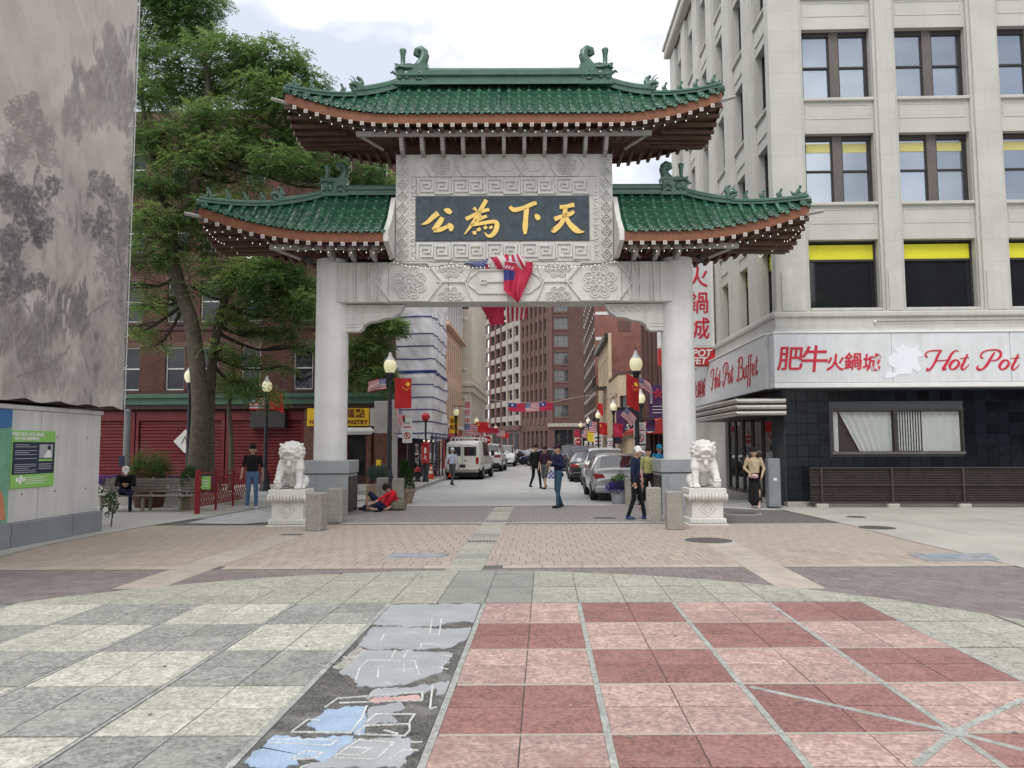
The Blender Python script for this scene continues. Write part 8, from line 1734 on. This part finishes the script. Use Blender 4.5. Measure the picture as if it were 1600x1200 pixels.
def person(label, loc, rz_, top, bottom, shoe='shoe_black', hair='hair_dark', H=1.72, sleeves='long', legs='long', cap=None, pose=None, longhair=False, toes=None, extra=()):
    J = dict(BASE); J.update(pose or {}); k = H/1.72; Vc = lambda n_: Vector(J[n_]); P_ = []
    def A(a, b_, ra, rb, m): P_.append((tuple(Vector(a)), tuple(Vector(b_)), ra, rb, m))
    pel, che, nek, hed = Vc('pel'), Vc('che'), Vc('nek'), Vc('hed'); up = (hed-nek).normalized()
    A(pel, pel.lerp(che, .3), (.155, .115), (.145, .11), bottom); A(pel.lerp(che, .3), che, (.155, .118), (.185, .13), top); A(che, nek-up*.06, (.172, .12), (.09, .08), top)
    A(nek-up*.05, nek+up*.06, .056, .052, 'skin')
    fw = (Vector((0, -1, 0))-up*Vector((0, -1, 0)).dot(up)).normalized() if 'face' not in J else Vector(J['face']); sd = up.cross(fw)
    A(hed-up*.035-fw*.005, hed+up*.03-fw*.01, .082, .092, 'skin'); A(hed-up*.085+fw*.03, hed-up*.08+fw*.032, .05, .05, 'skin'); A(hed+fw*.095-up*.015, hed+fw*.1-up*.03, .016, .02, 'skin')
    for s_ in (-1, 1): A(hed+sd*s_*.092-up*.01, hed+sd*s_*.094-up*.035, .02, .014, 'skin'); A(hed+sd*s_*.035+fw*.088+up*.012, hed+sd*s_*.035+fw*.089+up*.012, .011, .011, hair)
    A(hed+fw*.082-up*.062+sd*.02, hed+fw*.082-up*.062-sd*.02, .012, .012, 'skin')
    hc = cap or hair; A(hed+up*.05-fw*.015, hed+up*.055-fw*.02, .098, .098, hc); A(hed+up*.01-fw*.045, hed-up*.04-fw*.045, .085, .065, hair)
    if cap: A(hed+up*.055+fw*.09, hed+up*.05+fw*.14, (.07, .02), (.05, .015), cap)
    if longhair: A(hed-up*.02-fw*.05, hed-up*.2-fw*.06, .09, .06, hair)
    for s_ in ('l', 'r'):
        sh, el, wr = Vc('sh'+s_), Vc('el'+('l_' if s_ == 'l' else 'r')), Vc('wr'+s_); A(sh, el, .062 if sleeves == 'long' else .056, .05 if sleeves == 'long' else .044, top); A(el, wr, .046 if sleeves == 'long' else .04, .034 if sleeves == 'long' else .028, top if sleeves == 'long' else 'skin')
        if sleeves == 'short': A(sh.lerp(el, .6), el, .044, .041, 'skin')
        d = (wr-el).normalized(); A(wr, wr+d*.07, .03, .034, 'skin')
        hp, kn, an = Vc('hp'+s_), Vc('kn'+s_), Vc('an'+s_)
        if legs == 'skirt': pass
        else:
            A(hp, kn, .092, .066, bottom); A(kn, an, .062 if legs == 'long' else .055, .05 if legs == 'long' else .038, bottom if legs == 'long' else 'skin')
            if legs == 'short': A(hp.lerp(kn, .1), kn, .1, .085, bottom)
        f = Vector(toes[s_]) if toes else Vector((0, -1, 0))
        if legs == 'skirt': A(kn, an, .05, .036, 'skin')
        A(an+Vector((0, 0, -.035))-f*.03, an+Vector((0, 0, -.045))+f*.13, .046, .038, shoe)
    if legs == 'skirt': A(pel-Vector((0, 0, .02)), Vc('knl').lerp(Vc('knr'), .5)-Vector((0, 0, .22)), (.16, .13), (.21, .19), bottom)
    for e in extra: P_.append(e)
    me = remesh_obj(P_, .017, 2); mb = MB(); append_mesh(mb, me); bpy.data.meshes.remove(me)
    for s_ in ('l', 'r'):                                        # fingers curl from the palm, thumb from its side
        el, wr = Vc('el'+('l_' if s_ == 'l' else 'r')), Vc('wr'+s_); d = (wr-el).normalized(); p = wr+d*.085; sdv = d.cross(Vector((1, 0, 0)) if abs(d.x) < .8 else Vector((0, 0, 1))).normalized(); nrm = d.cross(sdv).normalized()
        for i, ln in enumerate((.062, .072, .068, .054)):
            b0 = p+sdv*(-.028+.019*i); mb.tube([b0, b0+d*ln*.5+nrm*.006, b0+d*ln*.85+nrm*.022], [.0095, .009, .007], 'skin', 6)
        b0 = wr+d*.03-sdv*.034; mb.tube([b0, b0+d*.03-sdv*.022, b0+d*.06-sdv*.022+nrm*.012], [.012, .011, .008], 'skin', 6)
    o = mb.build('person', None, label=label, cat='person'); o.location = loc; o.rotation_euler = (0, 0, rz_); o.scale = (k, k, k); return o
walkL = dict(knl=(.09, -.16, .52), anl=(.09, -.24, .09), knr=(-.09, .04, .5), anr=(-.09, .3, .13))
p = G(393, 796); person('person in black t-shirt and blue jeans with white shoes walking by the red fence', p, .35, 'cloth_black', 'denim', 'shoe_white', sleeves='short', H=1.76, pose=dict(knl=(.1, -.06, .5), anl=(.11, -.02, .09), knr=(-.09, -.02, .5), anr=(-.12, .06, .09), wrr=(-.27, -.14, .9), ell_=(.25, .05, 1.12), wrl=(.27, -.02, .86)))
person('person in dark clothes sitting bent over on the bench', (-11.15, 20.15, 0), .5, 'cloth_black', 'cloth_navy', 'shoe_black', H=1.7, cap='cap_white', pose=dict(pel=(0, .1, .54), che=(0, 0, .84), nek=(0, -.12, .98), hed=(0, -.2, 1.08), shl=(.18, -.06, .94), shr=(-.18, -.06, .94), ell_=(.22, -.22, .72), elr=(-.22, -.22, .72), wrl=(.06, -.4, .74), wrr=(-.06, -.4, .74), hpl=(.1, .08, .52), hpr=(-.1, .08, .52), knl=(.13, -.34, .52), knr=(-.1, -.36, .6), anl=(.13, -.32, .09), anr=(.12, -.5, .5)))
person('person in a red t-shirt and dark shorts reclining on the ground against a backpack', (-4.32, 20.35, 0), 0, 'cloth_red', 'cloth_navy', 'shoe_black', H=1.7, sleeves='short', legs='short', pose=dict(pel=(.06, 0, .13), che=(.24, .06, .36), nek=(.22, .02, .53), hed=(.14, -.05, .61), face=(-.8, -.55, -.25), shl=(.32, .15, .48), shr=(.2, -.13, .47), ell_=(.42, .12, .2), elr=(-.02, -.26, .3), wrl=(.2, -.05, .08), wrr=(-.2, -.34, .22), hpl=(.0, .08, .13), hpr=(.0, -.08, .13), knl=(-.3, .05, .44), anl=(-.46, 0, .1), knr=(-.38, -.22, .1), anr=(-.05, -.4, .07)), toes=dict(l=(-1, 0, 0), r=(.9, -.3, 0)))
bk = thing('backpack', 'olive grey backpack lying on the ground behind the reclining person', 'backpack', (-3.95, 20.55, 0), .4); part(bk, 'body', lambda m: m.bbox(-.26, .26, -.17, .17, 0, .3, 'bag_olive', .09)); part(bk, 'pocket', lambda m: m.bbox(-.15, .2, -.22, -.16, .03, .2, 'bag_olive', .04)); part(bk, 'strap', lambda m: m.tube([(-.2, .0, .28), (-.05, -.05, .38), (.15, 0, .29)], .018, 'trouser_grey', 6))
person('person in pale blue shirt and grey trousers walking along the kerb by the van', (-4.0, 33.4, 0), math.pi-.3, 'cloth_pale', 'trouser_grey', 'shoe_black', 'hair_grey', H=1.62, cap='cap_white', pose=dict(walkL, ell_=(.23, .1, 1.12), wrl=(.24, .08, .88)))
p = G(873, 794); person('person in navy jacket and blue jeans standing in the roadway under the gate', p, -1.2, 'cloth_navy', 'denim_teal', 'shoe_black', H=1.74, cap='cap_dark', pose=dict(ell_=(.24, .02, 1.14), wrl=(.1, -.22, 1.22), elr=(-.24, .02, 1.13), wrr=(-.08, -.22, 1.16), knl=(.1, -.05, .5), anl=(.11, -.08, .09), anr=(-.1, .12, .1)), toes=dict(l=(0, -1, 0), r=(0, -1, 0)), extra=[((-.2, .06, 1.0), (-.1, .12, .9), .07, .08, 'cloth_black')])
person('person in black crossing the road beside a companion with a striped bag', (-.35, 30.9, 0), .5, 'cloth_black', 'cloth_black', 'shoe_black', H=1.74, pose=walkL)
person('person in dark top carrying a blue and white bag across the road', (.02, 30.6, 0), -.4, 'cap_dark', 'trouser_grey', 'shoe_black', H=1.66, sleeves='short', legs='short', pose=walkL, longhair=True)
sbg = thing('shopping_bag', 'blue and white checked shopping bag carried across the road', 'bag', (.3, 30.45, .42)); part(sbg, 'bag_body', lambda m: [m.box(-.14+i*.07, -.07+i*.07, -.08, .08, j*.08, (j+1)*.08, 'cloth_pale' if (i+j) % 2 else 'flag_blue') for i in range(4) for j in range(4)], kind='stuff'); part(sbg, 'handle', lambda m: m.tube([(-.08, 0, .32), (-.04, 0, .48), (.04, 0, .48), (.08, 0, .32)], .01, 'cloth_pale', 5))
p = G(993, 812); person('person in navy jacket, black trousers and white cap walking past the bollards', p, 1.35, 'cloth_navy', 'cloth_black', 'shoe_blue', 'hair_grey', H=1.69, cap='cap_white', pose=dict(knl=(.09, -.14, .5), anl=(.08, -.2, .09), knr=(-.09, .02, .5), anr=(-.09, .16, .09), wrr=(-.25, -.02, .88), wrl=(.25, -.1, .86), che=(0, -.02, 1.28), nek=(0, -.03, 1.45), hed=(0, -.08, 1.58)))
person('person in olive yellow shirt and dark trousers behind the person with the white cap', (2.75, 20.6, 0), .5, 'cloth_olive', 'cloth_black', 'bag_pink', 'hair_dark', H=1.66, sleeves='short', pose=dict(walkL, wrl=(.16, -.2, 1.05)), extra=[((.2, -.05, 1.0), (.22, .05, .95), .09, .08, 'cloth_black')])
person('person in bright blue top standing behind the right plinth', (3.55, 24.0, 0), .2, 'cloth_blue', 'trouser_grey', 'shoe_black', 'hair_dark', H=1.72, cap='cloth_blue')
p = G(1180, 794); person('person in beige blouse and long black skirt with a pink shoulder bag', p, -.35, 'cloth_beige', 'cloth_black', 'bag_pink', 'hair_dark', H=1.62, legs='skirt', longhair=True, pose=dict(ell_=(.27, .0, 1.14), wrl=(.22, -.12, .93), elr=(-.27, -.02, 1.14), wrr=(-.1, -.2, 1.0), knl=(.12, -.1, .5), anl=(.13, -.16, .09), anr=(-.1, .1, .09)), extra=[((-.08, -.2, .93), (.06, -.2, .92), .07, .07, 'bag_pink')])

# ---------------------------------------------------------------- across the plaza, behind the viewer: seen only as reflections in the glass
ab = thing('across_building', 'grey brick building across the plaza, reflected in the office windows', 'building', (50, -34, 0), math.pi)
hs = [(1.2+i*3.2, 3.2+i*3.2, 1.2+j*3.4, 3.2+j*3.4) for i in range(8) for j in range(7)]; Mx = T(-12, 0, 0)
facade(ab, Mx, 27, 0, 26, hs, 'brick_brown', .25); boxbuild(ab, -12, 15, .05, 14, 26, 'brick_brown', skip=('-y',))
for a, b_, c, d in hs: window(ab, Mx @ T(a, 0, c), b_-a, d-c, 'sash', 'frame_grey', 'glass_dark')
for i, (x, y) in enumerate(((27, -30), (33, -31), (21, -33))):
    tree('plaza_tree', ['broad plaza tree across the plaza, the middle one of three', 'tall plaza tree across the plaza beside the grey brick building', 'low plaza tree across the plaza farthest from the grey brick building'][i], [([(x, y, 0), (x+.1, y, 5), (x, y+.1, 10), (x+.2, y, 13)], .3, .06)], [((x+random.uniform(-2.6, 2.6), y+random.uniform(-2.2, 2.2), random.uniform(8, 16-i)), (1.8, 1.8, 1.1), 110) for _ in range(12)], 'trees across the plaza', lw=(.22, .09), twig=2)
